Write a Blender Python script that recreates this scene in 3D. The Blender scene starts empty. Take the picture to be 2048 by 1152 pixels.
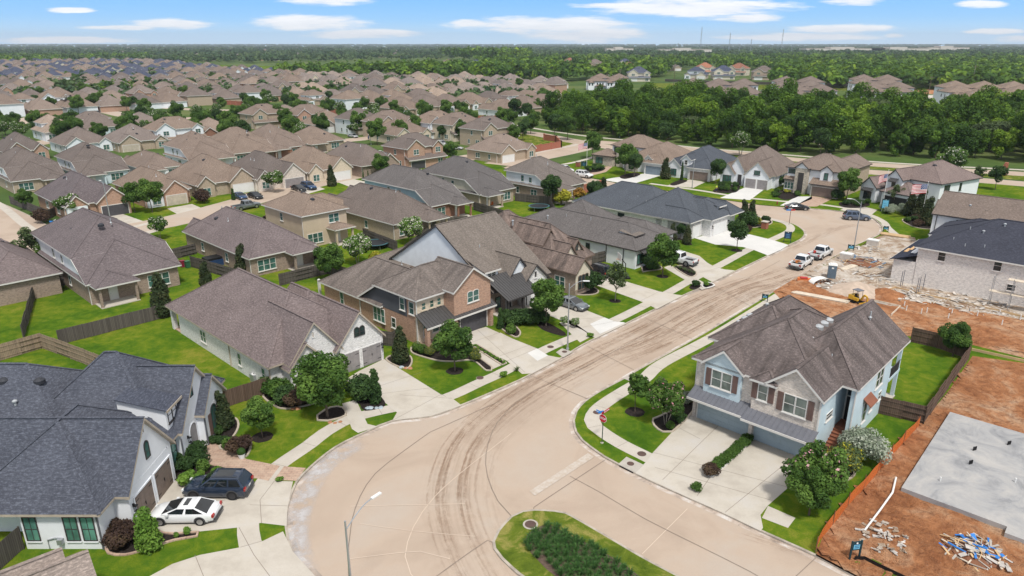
import bpy, bmesh, math, random
import numpy as np
from mathutils import Vector, Matrix
from mathutils.geometry import tessellate_polygon
R = math.radians
rnd = random.Random(7)
S = bpy.context.scene
COL = S.collection

# ------------------------------------------------------------------ camera
CAM_H = 33.0; FPX = 1400.0; PITCH = math.atan(489/1400)
cam = bpy.data.cameras.new('camera'); camo = bpy.data.objects.new('camera', cam); COL.objects.link(camo)
cam.sensor_width = 36; cam.lens = 36*FPX/2048; cam.clip_start = 0.5; cam.clip_end = 60000
camo.location = (0, 0, CAM_H); camo.rotation_euler = (math.pi/2-PITCH, 0, 0)
S.camera = camo
S.render.resolution_x = 1024; S.render.resolution_y = 576

def RAY(px, py):
    x = (px-1024)/FPX; y = -(py-576)/FPX
    return Vector((x, math.cos(PITCH)+y*math.sin(PITCH), -math.sin(PITCH)+y*math.cos(PITCH)))
def G(px, py, z=0.0):                 # a measured point of the place: where the sight line meets height z
    d = RAY(px, py); t = (z-CAM_H)/d.z
    return Vector((d.x*t, d.y*t, z))
def G2(px, py, z=0.0):
    p = G(px, py, z); return (p.x, p.y)

# ------------------------------------------------------------------ light
SUN_AZ, SUN_EL = -72.0, 60.0           # direction towards the sun, degrees from +X towards +Y
sd = Vector((math.cos(R(SUN_AZ))*math.cos(R(SUN_EL)), math.sin(R(SUN_AZ))*math.cos(R(SUN_EL)), math.sin(R(SUN_EL))))
sl = bpy.data.lights.new('sun', 'SUN'); sl.energy = 2.9; sl.angle = R(8); sl.color = (1, .965, .9)
so = bpy.data.objects.new('sun', sl); COL.objects.link(so); so.location = (0, 0, 80)
so.rotation_euler = sd.to_track_quat('Z', 'Y').to_euler()

W = bpy.data.worlds.new('World'); S.world = W; W.use_nodes = True
wt = W.node_tree; wt.nodes.clear()
def wn(t, **k):
    n = wt.nodes.new(t)
    for a, b in k.items(): setattr(n, a, b)
    return n
def wmath(op, a, b=None, c=None):
    n = wn('ShaderNodeMath', operation=op)
    for i, v in enumerate((a, b, c)):
        if v is None: continue
        if isinstance(v, (int, float)): n.inputs[i].default_value = v
        else: wt.links.new(v, n.inputs[i])
    return n.outputs[0]
sky = wn('ShaderNodeTexSky', sky_type='NISHITA'); sky.sun_disc = False
sky.sun_elevation = R(SUN_EL); sky.sun_rotation = R(90-SUN_AZ); sky.air_density = 1.0; sky.dust_density = 0.6; sky.ozone_density = 1.6
tc = wn('ShaderNodeTexCoord'); sx = wn('ShaderNodeSeparateXYZ'); wt.links.new(tc.outputs['Generated'], sx.inputs[0])
X, Y, Z = sx.outputs
ya = wmath('MAXIMUM', Y, 0.02)
U = wmath('DIVIDE', X, ya); V = wmath('DIVIDE', Z, ya)
# light band of sky colours above the horizon (the haze-free blue of the photograph's day)
ramp = wn('ShaderNodeValToRGB'); wt.links.new(wmath('MULTIPLY', Z, 1.0), ramp.inputs[0])
cr = ramp.color_ramp; cr.elements[0].position = 0.0; cr.elements[0].color = (.56, .77, .97, 1)
cr.elements[1].position = 1.0; cr.elements[1].color = (.07, .2, .55, 1)
for p, c in ((.012, (.48, .73, .97)), (.03, (.30, .60, .95)), (.058, (.20, .50, .92)), (.2, (.11, .30, .68))):
    e = cr.elements.new(p); e.color = (*c, 1)
skym = wn('ShaderNodeMix', data_type='RGBA'); skys = wn('ShaderNodeVectorMath', operation='SCALE')
wt.links.new(sky.outputs[0], skys.inputs[0]); skys.inputs['Scale'].default_value = 0.10
lowf = wn('ShaderNodeMapRange'); wt.links.new(Z, lowf.inputs[0])
lowf.inputs[1].default_value = .06; lowf.inputs[2].default_value = .30; lowf.inputs[3].default_value = 0; lowf.inputs[4].default_value = 1
skyb = wn('ShaderNodeVectorMath', operation='SCALE'); wt.links.new(ramp.outputs[0], skyb.inputs[0]); skyb.inputs['Scale'].default_value = 1.12
wt.links.new(lowf.outputs[0], skym.inputs[0]); wt.links.new(skyb.outputs[0], skym.inputs[6]); wt.links.new(skys.outputs[0], skym.inputs[7])
hv = wn('ShaderNodeCombineXYZ'); zz = wmath('MAXIMUM', Z, .12); wt.links.new(wmath('DIVIDE', X, zz), hv.inputs[0]); wt.links.new(wmath('DIVIDE', Y, zz), hv.inputs[1])
hn = wn('ShaderNodeTexNoise'); hn.inputs['Scale'].default_value = .9; hn.inputs['Detail'].default_value = 6; wt.links.new(hv.outputs[0], hn.inputs['Vector'])
hr = wn('ShaderNodeMapRange'); hr.interpolation_type = 'SMOOTHSTEP'; wt.links.new(hn.outputs[0], hr.inputs[0]); hr.inputs[1].default_value = .36; hr.inputs[2].default_value = .56
hm = wn('ShaderNodeMix', data_type='RGBA'); wt.links.new(wmath('MULTIPLY', hr.outputs[0], lowf.outputs[0]), hm.inputs[0]); wt.links.new(skym.outputs[2], hm.inputs[6]); hm.inputs[7].default_value = (.98, .95, .92, 1)
# clouds: flat streaks low over the horizon
vec = wn('ShaderNodeCombineXYZ'); wt.links.new(wmath('MULTIPLY', U, 9), vec.inputs[0]); wt.links.new(wmath('MULTIPLY', V, 70), vec.inputs[1])
nz = wn('ShaderNodeTexNoise'); nz.inputs['Scale'].default_value = 1.6; nz.inputs['Detail'].default_value = 7; nz.inputs['Roughness'].default_value = .62
wt.links.new(vec.outputs[0], nz.inputs['Vector'])
dist = wmath('MULTIPLY', wmath('SUBTRACT', nz.outputs[0], .5), 2.6)
mask = None
for (px, py, a, b) in ((620, 46, 120, 17), (720, 68, 120, 10), (1100, 50, 190, 17), (1170, 68, 130, 17), (940, 46, 40, 8), (1385, 15, 190, 19), (1260, 12, 110, 7), (1500, 36, 80, 8),
                       (1690, 58, 110, 9), (1600, 74, 170, 8), (1705, 4, 60, 7), (120, 80, 150, 7), (340, 48, 90, 11), (250, 55, 90, 5), (650, 2, 90, 9), (1990, 62, 60, 6), (1960, 8, 50, 8),
                       (2060, 78, 80, 7), (1790, 71, 24, 5), (140, 20, 50, 5), (-300, 40, 200, 14), (-800, 60, 260, 18), (2500, 40, 260, 16), (3100, 50, 300, 18)):
    d = RAY(px, py); u0 = d.x/d.y; v0 = d.z/d.y
    du = wmath('MULTIPLY', wmath('SUBTRACT', U, u0), FPX/a*.94); dv = wmath('MULTIPLY', wmath('SUBTRACT', V, v0), FPX/b*.94)
    r2 = wmath('ADD', wmath('MULTIPLY', du, du), wmath('MULTIPLY', dv, dv))
    m = wmath('SUBTRACT', 1.0, r2)
    mask = m if mask is None else wmath('MAXIMUM', mask, m)
cm = wn('ShaderNodeMapRange'); cm.interpolation_type = 'SMOOTHSTEP'
wt.links.new(wmath('ADD', mask, dist), cm.inputs[0]); cm.inputs[1].default_value = -.05; cm.inputs[2].default_value = .85
cs = wn('ShaderNodeMix', data_type='RGBA'); wt.links.new(wmath('MULTIPLY', cm.outputs[0], .93), cs.inputs[0])
wt.links.new(hm.outputs[2], cs.inputs[6])
ccol = wn('ShaderNodeMix', data_type='RGBA'); wt.links.new(nz.outputs[0], ccol.inputs[0])
ccol.inputs[6].default_value = (.78, .83, .90, 1); ccol.inputs[7].default_value = (1.25, 1.22, 1.2, 1)
wt.links.new(ccol.outputs[2], cs.inputs[7])
bg = wn('ShaderNodeBackground'); wt.links.new(cs.outputs[2], bg.inputs[0]); bg.inputs[1].default_value = .86
wo = wn('ShaderNodeOutputWorld'); wt.links.new(bg.outputs[0], wo.inputs[0])

S.view_settings.view_transform = 'Standard'; S.view_settings.look = 'None'; S.view_settings.gamma = 1; S.view_settings.exposure = 0.3
S.cycles.max_bounces = 5; S.cycles.diffuse_bounces = 2; S.cycles.transparent_max_bounces = 12; S.cycles.volume_bounces = 0

# ------------------------------------------------------------------ tagging
def tag(o, label=None, cat=None, group=None, kind=None):
    if label: o['label'] = label
    if cat: o['category'] = cat
    if group: o['group'] = group
    if kind: o['kind'] = kind
    return o
def empty(name, loc=(0, 0, 0), rz=0.0, label=None, cat=None, group=None):
    o = bpy.data.objects.new(name, None); o.empty_display_size = .3; COL.objects.link(o)
    o.location = loc; o.rotation_euler = (0, 0, rz); return tag(o, label, cat, group)
def copy_tree(o, loc=None, rz=None, sc=None, label=None, group=None, parent=None):
    c = o.copy(); COL.objects.link(c); c.parent = parent
    if loc is not None: c.location = loc
    if rz is not None: c.rotation_euler = (0, 0, rz)
    if sc is not None: c.scale = sc if isinstance(sc, tuple) else (sc, sc, sc)
    if label: c['label'] = label
    if group: c['group'] = group
    for ch in KIDS.get(o.name, ()): copy_tree(ch, parent=c)
    return c
KIDS = {}
def adopt(child, parent):
    child.parent = parent; KIDS.setdefault(parent.name, []).append(child)

# ------------------------------------------------------------------ materials
MATS = {}
class MT:
    def __init__(s, name, rough=.85, spec=.3, metal=0):
        s.m = bpy.data.materials.new(name); s.m.use_nodes = True; s.t = s.m.node_tree
        s.b = s.t.nodes['Principled BSDF']; s.b.inputs['Roughness'].default_value = rough
        s.b.inputs['Specular IOR Level'].default_value = spec; s.b.inputs['Metallic'].default_value = metal
        MATS[name] = s.m
    def n(s, t, **k):
        n = s.t.nodes.new(t)
        for a, b in k.items(): setattr(n, a, b)
        return n
    def l(s, a, b): s.t.links.new(a, b)
    def coord(s, which='Object', scale=(1, 1, 1)):
        c = s.n('ShaderNodeTexCoord'); m = s.n('ShaderNodeMapping'); m.inputs['Scale'].default_value = scale
        s.l(c.outputs[which], m.inputs[0]); return m.outputs[0]
    def world(s, scale=(1, 1, 1)):
        c = s.n('ShaderNodeNewGeometry'); m = s.n('ShaderNodeMapping'); m.inputs['Scale'].default_value = scale
        s.l(c.outputs['Position'], m.inputs[0]); return m.outputs[0]
    def noise(s, vec, scale, detail=4, rough=.55, dist=0):
        n = s.n('ShaderNodeTexNoise'); n.inputs['Scale'].default_value = scale; n.inputs['Detail'].default_value = detail
        n.inputs['Roughness'].default_value = rough; n.inputs['Distortion'].default_value = dist; s.l(vec, n.inputs['Vector']); return n.outputs[0]
    def ramp(s, fac, stops):
        n = s.n('ShaderNodeValToRGB'); s.l(fac, n.inputs[0]); e = n.color_ramp.elements
        e[0].position, e[0].color = stops[0][0], (*stops[0][1], 1); e[1].position, e[1].color = stops[-1][0], (*stops[-1][1], 1)
        for p, c in stops[1:-1]: q = e.new(p); q.color = (*c, 1)
        return n.outputs[0]
    def mix(s, fac, a, b, bt='MIX'):
        n = s.n('ShaderNodeMix', data_type='RGBA', blend_type=bt)
        for v, i in ((fac, 0), (a, 6), (b, 7)):
            if isinstance(v, (int, float)): n.inputs[i].default_value = v
            elif isinstance(v, tuple): n.inputs[i].default_value = (*v, 1)
            else: s.l(v, n.inputs[i])
        return n.outputs[2]
    def math(s, op, a, b=0.0):
        n = s.n('ShaderNodeMath', operation=op)
        for v, i in ((a, 0), (b, 1)):
            if isinstance(v, (int, float)): n.inputs[i].default_value = v
            else: s.l(v, n.inputs[i])
        return n.outputs[0]
    def mr(s, v, a, b, c=0.0, d=1.0, smooth=False):
        n = s.n('ShaderNodeMapRange'); s.l(v, n.inputs[0])
        if smooth: n.interpolation_type = 'SMOOTHSTEP'
        for i, q in zip((1, 2, 3, 4), (a, b, c, d)): n.inputs[i].default_value = q
        return n.outputs[0]
    def bump(s, h, strength=.3, dist=.05):
        n = s.n('ShaderNodeBump'); n.inputs['Strength'].default_value = strength; n.inputs['Distance'].default_value = dist
        s.l(h, n.inputs['Height']); s.l(n.outputs[0], s.b.inputs['Normal'])
    def col(s, c):
        if isinstance(c, tuple): s.b.inputs['Base Color'].default_value = (*c, 1)
        else: s.l(c, s.b.inputs['Base Color'])
        return s.m
def dk(c, f): return tuple(min(1, x*f) for x in c)
def plain(name, c, rough=.7, spec=.3, metal=0, var=.12, sc=1.5):
    if name in MATS: return MATS[name]
    m = MT(name, rough, spec, metal); v = m.noise(m.coord(), sc, 3)
    return m.col(m.ramp(v, [(.3, dk(c, 1-var)), (.7, dk(c, 1+var))]))
def shingle(name, c, c2, stain=0.0):
    m = MT(name, .93, .15); uv = m.coord('UV')
    br = m.n('ShaderNodeTexBrick'); m.l(uv, br.inputs['Vector']); br.inputs['Scale'].default_value = 1
    br.inputs['Brick Width'].default_value = .33; br.inputs['Row Height'].default_value = .145; br.inputs['Mortar Size'].default_value = .012; br.inputs['Mortar Smooth'].default_value = .6
    br.inputs['Color1'].default_value = (*c, 1); br.inputs['Color2'].default_value = (*c2, 1); br.inputs['Mortar'].default_value = (*dk(c, .5), 1); br.offset = .37; br.inputs['Bias'].default_value = -.1
    n1 = m.noise(m.world(), .35, 5, .6); n2 = m.noise(m.world(), 2.2, 3, .7)
    a = m.mix(m.mr(n1, .35, .7), br.outputs['Color'], m.mix(.5, br.outputs['Color'], dk(c, 1.35)))
    a = m.mix(m.mr(n2, .3, .75, 0, .35), a, dk(c2, .8)); n4 = m.noise(m.coord('UV', (3.2, 6.8, 1)), 1.0, 2, .8)
    a = m.mix(m.mr(n4, .40, .60, .55, 0), a, dk(c2, .62)); a = m.mix(m.mr(n4, .56, .70, 0, .55), a, dk(c, 1.5))
    oi = m.n('ShaderNodeObjectInfo'); a = m.mix(1.0, a, m.ramp(oi.outputs['Random'], [(0, (.74, .76, .80)), (.35, (.92, .92, .94)), (.7, (1.08, 1.02, .97)), (1, (1.22, 1.14, 1.04))]), 'MULTIPLY')
    if stain:
        c3 = m.n('ShaderNodeTexCoord'); mp = m.n('ShaderNodeMapping'); mp.inputs['Scale'].default_value = (.9, .16, 1); m.l(c3.outputs['UV'], mp.inputs[0])
        st = m.noise(mp.outputs[0], 1.0, 5, .65)
        st2 = m.math('MULTIPLY', m.mr(st, .4, .68, 0, 1), m.mr(n1, .3, .6, .3, 1))
        a = m.mix(m.math('MULTIPLY', st2, stain), a, (.045, .038, .036))
    m.col(a); m.bump(br.outputs['Fac'], .25, -.02); return m.m
def brick(name, c, c2, mortar, patch=None, scale=1.0, pt=.60):
    m = MT(name, .9, .2); br = m.n('ShaderNodeTexBrick'); m.l(m.coord('UV'), br.inputs['Vector']); br.inputs['Scale'].default_value = scale
    br.inputs['Brick Width'].default_value = .30; br.inputs['Row Height'].default_value = .10; br.inputs['Mortar Size'].default_value = .012
    br.inputs['Color1'].default_value = (*c, 1); br.inputs['Color2'].default_value = (*c2, 1); br.inputs['Mortar'].default_value = (*mortar, 1)
    n = m.noise(m.coord('UV'), 2.6, 4, .7)
    a = m.mix(m.mr(n, .35, .65, 0, .6), br.outputs['Color'], dk(c, 1.25)); n4 = m.noise(m.coord('UV', (3.0, 9, 1)), 1.0, 2, .8); a = m.mix(m.mr(n4, .38, .5, .5, 0), a, dk(c2, .72)); a = m.mix(m.mr(n4, .55, .66, 0, .4), a, dk(c, 1.35))
    if patch:
        p = m.noise(m.coord('UV', (1.6, 6.5, 1)), 1.7, 3, .75); a = m.mix(m.mr(p, pt, pt+.05), a, patch)
    m.col(a); m.bump(br.outputs['Fac'], .3, -.02); return m.m
def siding(name, c, step=.18):
    m = MT(name, .6, .3); w = m.n('ShaderNodeTexWave', wave_type='BANDS', bands_direction='Y', wave_profile='SAW'); m.l(m.coord('UV'), w.inputs['Vector'])
    w.inputs['Scale'].default_value = .314/step
    n = m.noise(m.coord('UV'), .8, 3)
    m.col(m.mix(m.mr(w.outputs['Fac'], 0, .12, .45, 0), m.ramp(n, [(.3, dk(c, .93)), (.7, dk(c, 1.04))]), dk(c, .5))); return m.m
def stone(name, c, c2):
    m = MT(name, .9, .2); v = m.n('ShaderNodeTexVoronoi', feature='F1'); m.l(m.coord('UV', (1, 2.2, 1)), v.inputs['Vector']); v.inputs['Scale'].default_value = 2.6
    a = m.ramp(m.noise(v.outputs['Color'], 3, 1), [(.3, c), (.7, c2)]); m.col(m.mix(m.mr(v.outputs['Distance'], .35, .6, 0, .6), a, dk(c, .45))); return m.m

shingle('roof_brown', (.228, .186, .162), (.160, .130, .113))
shingle('roof_brown_light', (.26, .215, .19), (.19, .158, .14))
shingle('roof_taupe', (.22, .19, .172), (.16, .14, .128), .7)
shingle('roof_grey_brown', (.185, .168, .16), (.135, .124, .118), .3)
shingle('roof_mauve', (.218, .180, .176), (.148, .120, .120))
shingle('roof_dark', (.088, .102, .138), (.052, .060, .085))
shingle('roof_slate', (.082, .098, .125), (.064, .076, .098))
shingle('roof_black', (.055, .062, .088), (.040, .045, .064))
shingle('roof_tan', (.32, .265, .23), (.24, .20, .175))
shingle('roof_clay', (.36, .17, .11), (.26, .12, .08))
shingle('roof_blue', (.085, .10, .15), (.06, .07, .11))
shingle('roof_stained', (.23, .186, .172), (.165, .134, .125), .95)
brick('brick_white', (.70, .69, .68), (.60, .59, .58), (.66, .65, .64), patch=(.34, .33, .33))
brick('brick_new', (.72, .67, .63), (.57, .52, .49), (.66, .64, .62), patch=(.30, .24, .21), pt=.67)
brick('brick_red', (.30, .135, .085), (.22, .095, .065), (.34, .27, .22))
brick('brick_pink', (.44, .27, .19), (.32, .18, .13), (.47, .38, .31))
brick('brick_tan', (.42, .34, .255), (.34, .26, .19), (.45, .38, .31))
brick('brick_mixed', (.33, .25, .20), (.20, .145, .12), (.38, .33, .28))
brick('brick_grey', (.68, .60, .53), (.54, .47, .41), (.54, .51, .47), scale=.6)
brick('brick_boundary', (.36, .12, .075), (.28, .09, .06), (.34, .22, .17))
brick('brick_cream', (.62, .53, .41), (.54, .45, .34), (.58, .52, .44))
siding('siding_white', (.76, .80, .84)); siding('siding_pale_blue', (.56, .67, .72)); siding('siding_beige', (.54, .44, .33))
siding('siding_charcoal', (.095, .10, .12)); siding('siding_blue', (.34, .50, .56)); siding('siding_cream', (.60, .56, .47))
stone('stone', (.50, .46, .41), (.30, .27, .25)); stone('stone_pale', (.62, .56, .47), (.46, .40, .33))
plain('stucco_white', (.76, .78, .81), .8, .2, 0, .03); plain('stucco_cream', (.62, .56, .46), .8, .2, 0, .05)
plain('trim_white', (.66, .64, .61), .6, .3, 0, .04); plain('trim_dark', (.055, .05, .05), .5); plain('trim_tan', (.42, .36, .29), .7); plain('trim_brown', (.16, .115, .09), .7)
plain('metal_roof', (.085, .082, .082), .45, .5, .3, .08); plain('metal_grey', (.16, .165, .19), .45, .5, .3, .08); plain('galv', (.42, .44, .46), .4, .5, .6, .1)
plain('shutter_brown', (.16, .10, .085), .7); plain('door_grey', (.27, .25, .25), .6); plain('door_charcoal', (.075, .072, .08), .55); plain('door_white', (.72, .72, .71), .55, .3, 0, .03)
plain('door_blue', (.36, .44, .48), .55, .3, 0, .04); plain('door_brown', (.20, .155, .13), .6); plain('door_black', (.02, .02, .022), .4); plain('door_tan', (.50, .44, .36), .6); plain('door_steel', (.20, .25, .30), .5)
plain('black', (.012, .012, .013), .5); plain('rubber', (.015, .015, .016), .8); plain('vent_dark', (.035, .037, .045), .6); plain('vent_metal', (.42, .44, .46), .5, .5, .2)
plain('wood_deck', (.22, .085, .05), .7); plain('white_plastic', (.72, .72, .70), .5, .4, 0, .05)
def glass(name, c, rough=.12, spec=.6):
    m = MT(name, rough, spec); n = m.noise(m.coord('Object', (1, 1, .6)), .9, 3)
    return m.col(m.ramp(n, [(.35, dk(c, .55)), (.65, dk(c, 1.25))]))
glass('glass_teal', (.055, .135, .12)); glass('glass_dark', (.03, .045, .05)); glass('glass_green', (.10, .25, .20)); glass('glass_blind', (.16, .19, .17)); glass('car_glass', (.012, .016, .02), .05, .8); glass('solar', (.012, .018, .04), .1, .7)  # blind panes take a grey green base colour
def leaf(name, a, b, c):
    m = MT(name, .7, .25); at = m.n('ShaderNodeAttribute', attribute_name='v'); n = m.noise(m.world(), .5, 3)
    v = m.math('ADD', m.math('MULTIPLY', at.outputs['Fac'], .72), m.math('MULTIPLY', n, .3))
    oi = m.n('ShaderNodeObjectInfo'); v = m.math('ADD', v, m.math('MULTIPLY', m.math('SUBTRACT', oi.outputs['Random'], .5), .16))
    m.col(m.ramp(v, [(.15, a), (.5, b), (.9, c)]))
    m.b.inputs['Subsurface Weight'].default_value = 0
    tr = m.n('ShaderNodeBsdfTranslucent'); tr.inputs[0].default_value = (*dk(c, 1.1), 1); mx = m.n('ShaderNodeMixShader'); mx.inputs[0].default_value = .22
    out = [n for n in m.t.nodes if n.type == 'OUTPUT_MATERIAL'][0]
    m.l(m.b.outputs[0], mx.inputs[1]); m.l(tr.outputs[0], mx.inputs[2]); m.l(mx.outputs[0], out.inputs[0]); return m.m
leaf('leaf_mid', (.020, .055, .010), (.060, .125, .020), (.150, .250, .045))
leaf('leaf_dark', (.014, .036, .010), (.036, .080, .020), (.085, .150, .038))
leaf('leaf_magnolia', (.020, .034, .014), (.042, .066, .024), (.110, .105, .042))
leaf('leaf_bright', (.050, .115, .015), (.100, .200, .026), (.180, .300, .045))
leaf('leaf_yellow', (.16, .19, .02), (.32, .33, .03), (.50, .44, .05))
leaf('leaf_olive', (.035, .060, .022), (.070, .108, .038), (.125, .165, .065))
leaf('leaf_forest', (.012, .038, .006), (.045, .105, .010), (.150, .255, .022))
leaf('leaf_forest_light', (.035, .085, .008), (.105, .200, .014), (.240, .340, .030))
leaf('leaf_red', (.035, .020, .018), (.075, .045, .032), (.12, .085, .045)); leaf('leaf_silver', (.10, .15, .09), (.25, .30, .21), (.50, .52, .44))
leaf('leaf_grass_clump', (.018, .055, .012), (.038, .105, .022), (.085, .175, .045)); leaf('leaf_orange', (.22, .10, .02), (.40, .20, .03), (.30, .30, .05))
leaf('flower_white', (.55, .55, .45), (.68, .66, .56), (.78, .76, .70)); leaf('flower_pink', (.45, .15, .2), (.60, .32, .36), (.65, .45, .45))
leaf('leaf_far', (.016, .046, .020), (.046, .094, .036), (.115, .170, .055))
plain('bark', (.13, .10, .08), .9, .1, 0, .25, 4); plain('bark_pale', (.30, .26, .22), .9, .1, 0, .2, 4)
# ------------------------------------------------------------------ ground materials
def ground_mats():
    m = MT('grass', .95, .0); p = m.world()
    n1 = m.noise(p, .12, 4, .6); n2 = m.noise(p, .9, 5, .7, .6); n3 = m.noise(p, 9, 3, .7)
    v = m.math('ADD', m.math('MULTIPLY', n1, .55), m.math('MULTIPLY', n2, .45))
    a = m.ramp(v, [(.36, (.042, .095, .009)), (.46, (.076, .138, .012)), (.54, (.130, .178, .015)), (.64, (.225, .220, .035))])
    a = m.mix(m.mr(n3, .35, .7, 0, .45), a, (.030, .085, .010)); m.col(a); m.bump(n3, .5, .05)
    m = MT('grass_dry', .95, .0); p = m.world(); n2 = m.noise(p, .5, 5, .7, .6); n3 = m.noise(p, 9, 3, .7)
    a = m.ramp(n2, [(.34, (.060, .095, .012)), (.5, (.120, .160, .020)), (.64, (.30, .26, .08))])
    a = m.mix(m.mr(n3, .35, .7, 0, .45), a, (.045, .07, .015)); m.col(a); m.bump(n3, .5, .05)
    m = MT('field', .95, .1); p = m.world(); n2 = m.noise(p, .02, 6, .65); n3 = m.noise(p, .3, 4, .7)
    a = m.ramp(n2, [(.36, (.045, .085, .022)), (.5, (.080, .125, .030)), (.64, (.150, .165, .06))]); m.col(m.mix(m.mr(n3, .3, .7, 0, .5), a, (.045, .08, .02)))
    m = MT('road', .9, .2); p = m.world(); n1 = m.noise(p, .09, 5, .6, .8); n2 = m.noise(p, .8, 5, .6); n3 = m.noise(p, 12, 2, .6)
    a = m.ramp(n1, [(.34, (.365, .288, .228)), (.5, (.43, .345, .275)), (.66, (.425, .362, .305))])
    a = m.mix(m.mr(n2, .35, .75, 0, .35), a, (.40, .305, .24)); a = m.mix(m.mr(n3, .4, .7, 0, .12), a, (.30, .25, .2)); m.col(a)
    m = MT('concrete', .88, .2); p = m.world(); n1 = m.noise(p, .35, 5, .65); n3 = m.noise(p, 7, 3, .7)
    a = m.ramp(n1, [(.3, (.40, .36, .31)), (.5, (.49, .45, .39)), (.75, (.50, .475, .45))]); m.col(m.mix(m.mr(n3, .35, .7, 0, .16), a, (.34, .31, .27)))
    m = MT('concrete_new', .85, .2); p = m.world(); n1 = m.noise(p, .35, 5, .65)
    m.col(m.ramp(n1, [(.3, (.54, .535, .52)), (.7, (.62, .61, .59))]))
    m = MT('sidewalk', .9, .2); p = m.world(); n1 = m.noise(p, .6, 5, .65); n3 = m.noise(p, 8, 3, .7)
    a = m.ramp(n1, [(.3, (.44, .40, .345)), (.7, (.52, .48, .425))]); m.col(m.mix(m.mr(n3, .35, .7, 0, .2), a, (.30, .27, .23)))
    m = MT('curb', .9, .2); p = m.world(); n1 = m.noise(p, 1.1, 5, .7)
    m.col(m.ramp(n1, [(.35, (.27, .235, .20)), (.6, (.44, .39, .33))]))
    m = MT('gutter', .9, .2); p = m.world(); n1 = m.noise(p, .35, 6, .7, 1)
    m.col(m.ramp(n1, [(.38, (.27, .23, .20)), (.5, (.44, .36, .30)), (.62, (.56, .53, .50))]))
    m = MT('joint', .95, .1); m.col((.20, .165, .14)); m = MT('joint_light', .95, .1); m.col((.60, .50, .41))
    m = MT('stop_paint', .8, .2); n = m.noise(m.world(), 3, 4, .7); m.col(m.ramp(n, [(.4, (.43, .36, .295)), (.6, (.49, .44, .39))]))
    m = MT('mulch', .98, .05); n = m.noise(m.world(), 6, 4, .7); m.col(m.ramp(n, [(.3, (.012, .010, .010)), (.7, (.045, .036, .032))]))
    m = MT('mulch_brown', .98, .05); n = m.noise(m.world(), 5, 4, .7); m.col(m.ramp(n, [(.3, (.07, .05, .04)), (.7, (.16, .115, .09))]))
    m = MT('paver', .9, .2); br = m.n('ShaderNodeTexBrick'); m.l(m.world(), br.inputs['Vector']); br.inputs['Scale'].default_value = 1; br.inputs['Brick Width'].default_value = .5; br.inputs['Row Height'].default_value = .25
    br.inputs['Mortar Size'].default_value = .02; br.inputs['Color1'].default_value = (.44, .30, .225, 1); br.inputs['Color2'].default_value = (.34, .225, .17, 1); br.inputs['Mortar'].default_value = (.22, .16, .13, 1)
    n = m.noise(m.world(), 1.2, 4, .7); m.col(m.mix(m.mr(n, .35, .65, 0, .6), br.outputs['Color'], (.52, .40, .31)))
    m = MT('dirt', .98, .05); p = m.world(); n1 = m.noise(p, .16, 5, .65, 1.2); n2 = m.noise(p, 1.3, 6, .75, .8); n3 = m.noise(p, 6, 4, .8)
    a = m.ramp(n1, [(.34, (.27, .11, .05)), (.47, (.43, .195, .092)), (.58, (.50, .29, .17)), (.7, (.52, .38, .27))]); a = m.mix(m.mr(n2, .46, .64, 0, .75), a, (.20, .085, .045)); a = m.mix(m.mr(n3, .6, .7, 0, .55), a, (.52, .36, .25))
    m.col(a); m.bump(m.math('ADD', n2, m.math('MULTIPLY', n3, .4)), 1.0, .35)
    m = MT('rubble_ground', .98, .05); p = m.world(); n1 = m.noise(p, .35, 6, .75, 1.0); n2 = m.noise(p, 2.3, 5, .8)
    a = m.ramp(n1, [(.34, (.22, .13, .08)), (.46, (.36, .28, .21)), (.56, (.50, .44, .38)), (.70, (.58, .54, .49))]); a = m.mix(m.mr(n2, .55, .68, 0, .75), a, (.24, .17, .12)); m.col(a); m.bump(n2, 1, .2)
    m = MT('slab', .85, .2); p = m.world(); n1 = m.noise(p, .28, 6, .7, 1.2); n2 = m.noise(p, 2, 5, .7)
    a = m.ramp(n1, [(.32, (.20, .205, .22)), (.48, (.33, .33, .335)), (.64, (.42, .405, .39))]); m.col(m.mix(m.mr(n2, .4, .7, 0, .35), a, (.30, .29, .28)))
    # mud streaks: real dried mud on the road, broken up by noise along the wheel direction
    m = MT('mud', .98, .05); uvn = m.n('ShaderNodeTexCoord'); mp = m.n('ShaderNodeMapping'); mp.inputs['Scale'].default_value = (.22, 3.4, 1); m.l(uvn.outputs['UV'], mp.inputs[0])
    n1 = m.noise(mp.outputs[0], 1.0, 5, .7, .4); n2 = m.noise(m.world(), 1.6, 5, .75)
    sp = m.n('ShaderNodeSeparateXYZ'); m.l(uvn.outputs['UV'], sp.inputs[0]); at = m.n('ShaderNodeAttribute', attribute_name='v')
    e = m.math('MULTIPLY', at.outputs['Fac'], m.mr(m.math('ADD', m.math('MULTIPLY', n1, .75), m.math('MULTIPLY', n2, .25)), .46, .60, 0, 1))
    m.col(m.ramp(n2, [(.3, (.29, .19, .13)), (.7, (.37, .265, .19))])); m.l(m.math('MULTIPLY', e, .68), m.b.inputs['Alpha'])
    m = MT('spill', .95, .1); n = m.noise(m.world(), .7, 5, .7); at = m.n('ShaderNodeAttribute', attribute_name='v')
    m.col((.56, .55, .56)); m.l(m.math('MULTIPLY', at.outputs['Fac'], m.mr(n, .38, .6, 0, .75)), m.b.inputs['Alpha'])
ground_mats()
M = MATS

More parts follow.
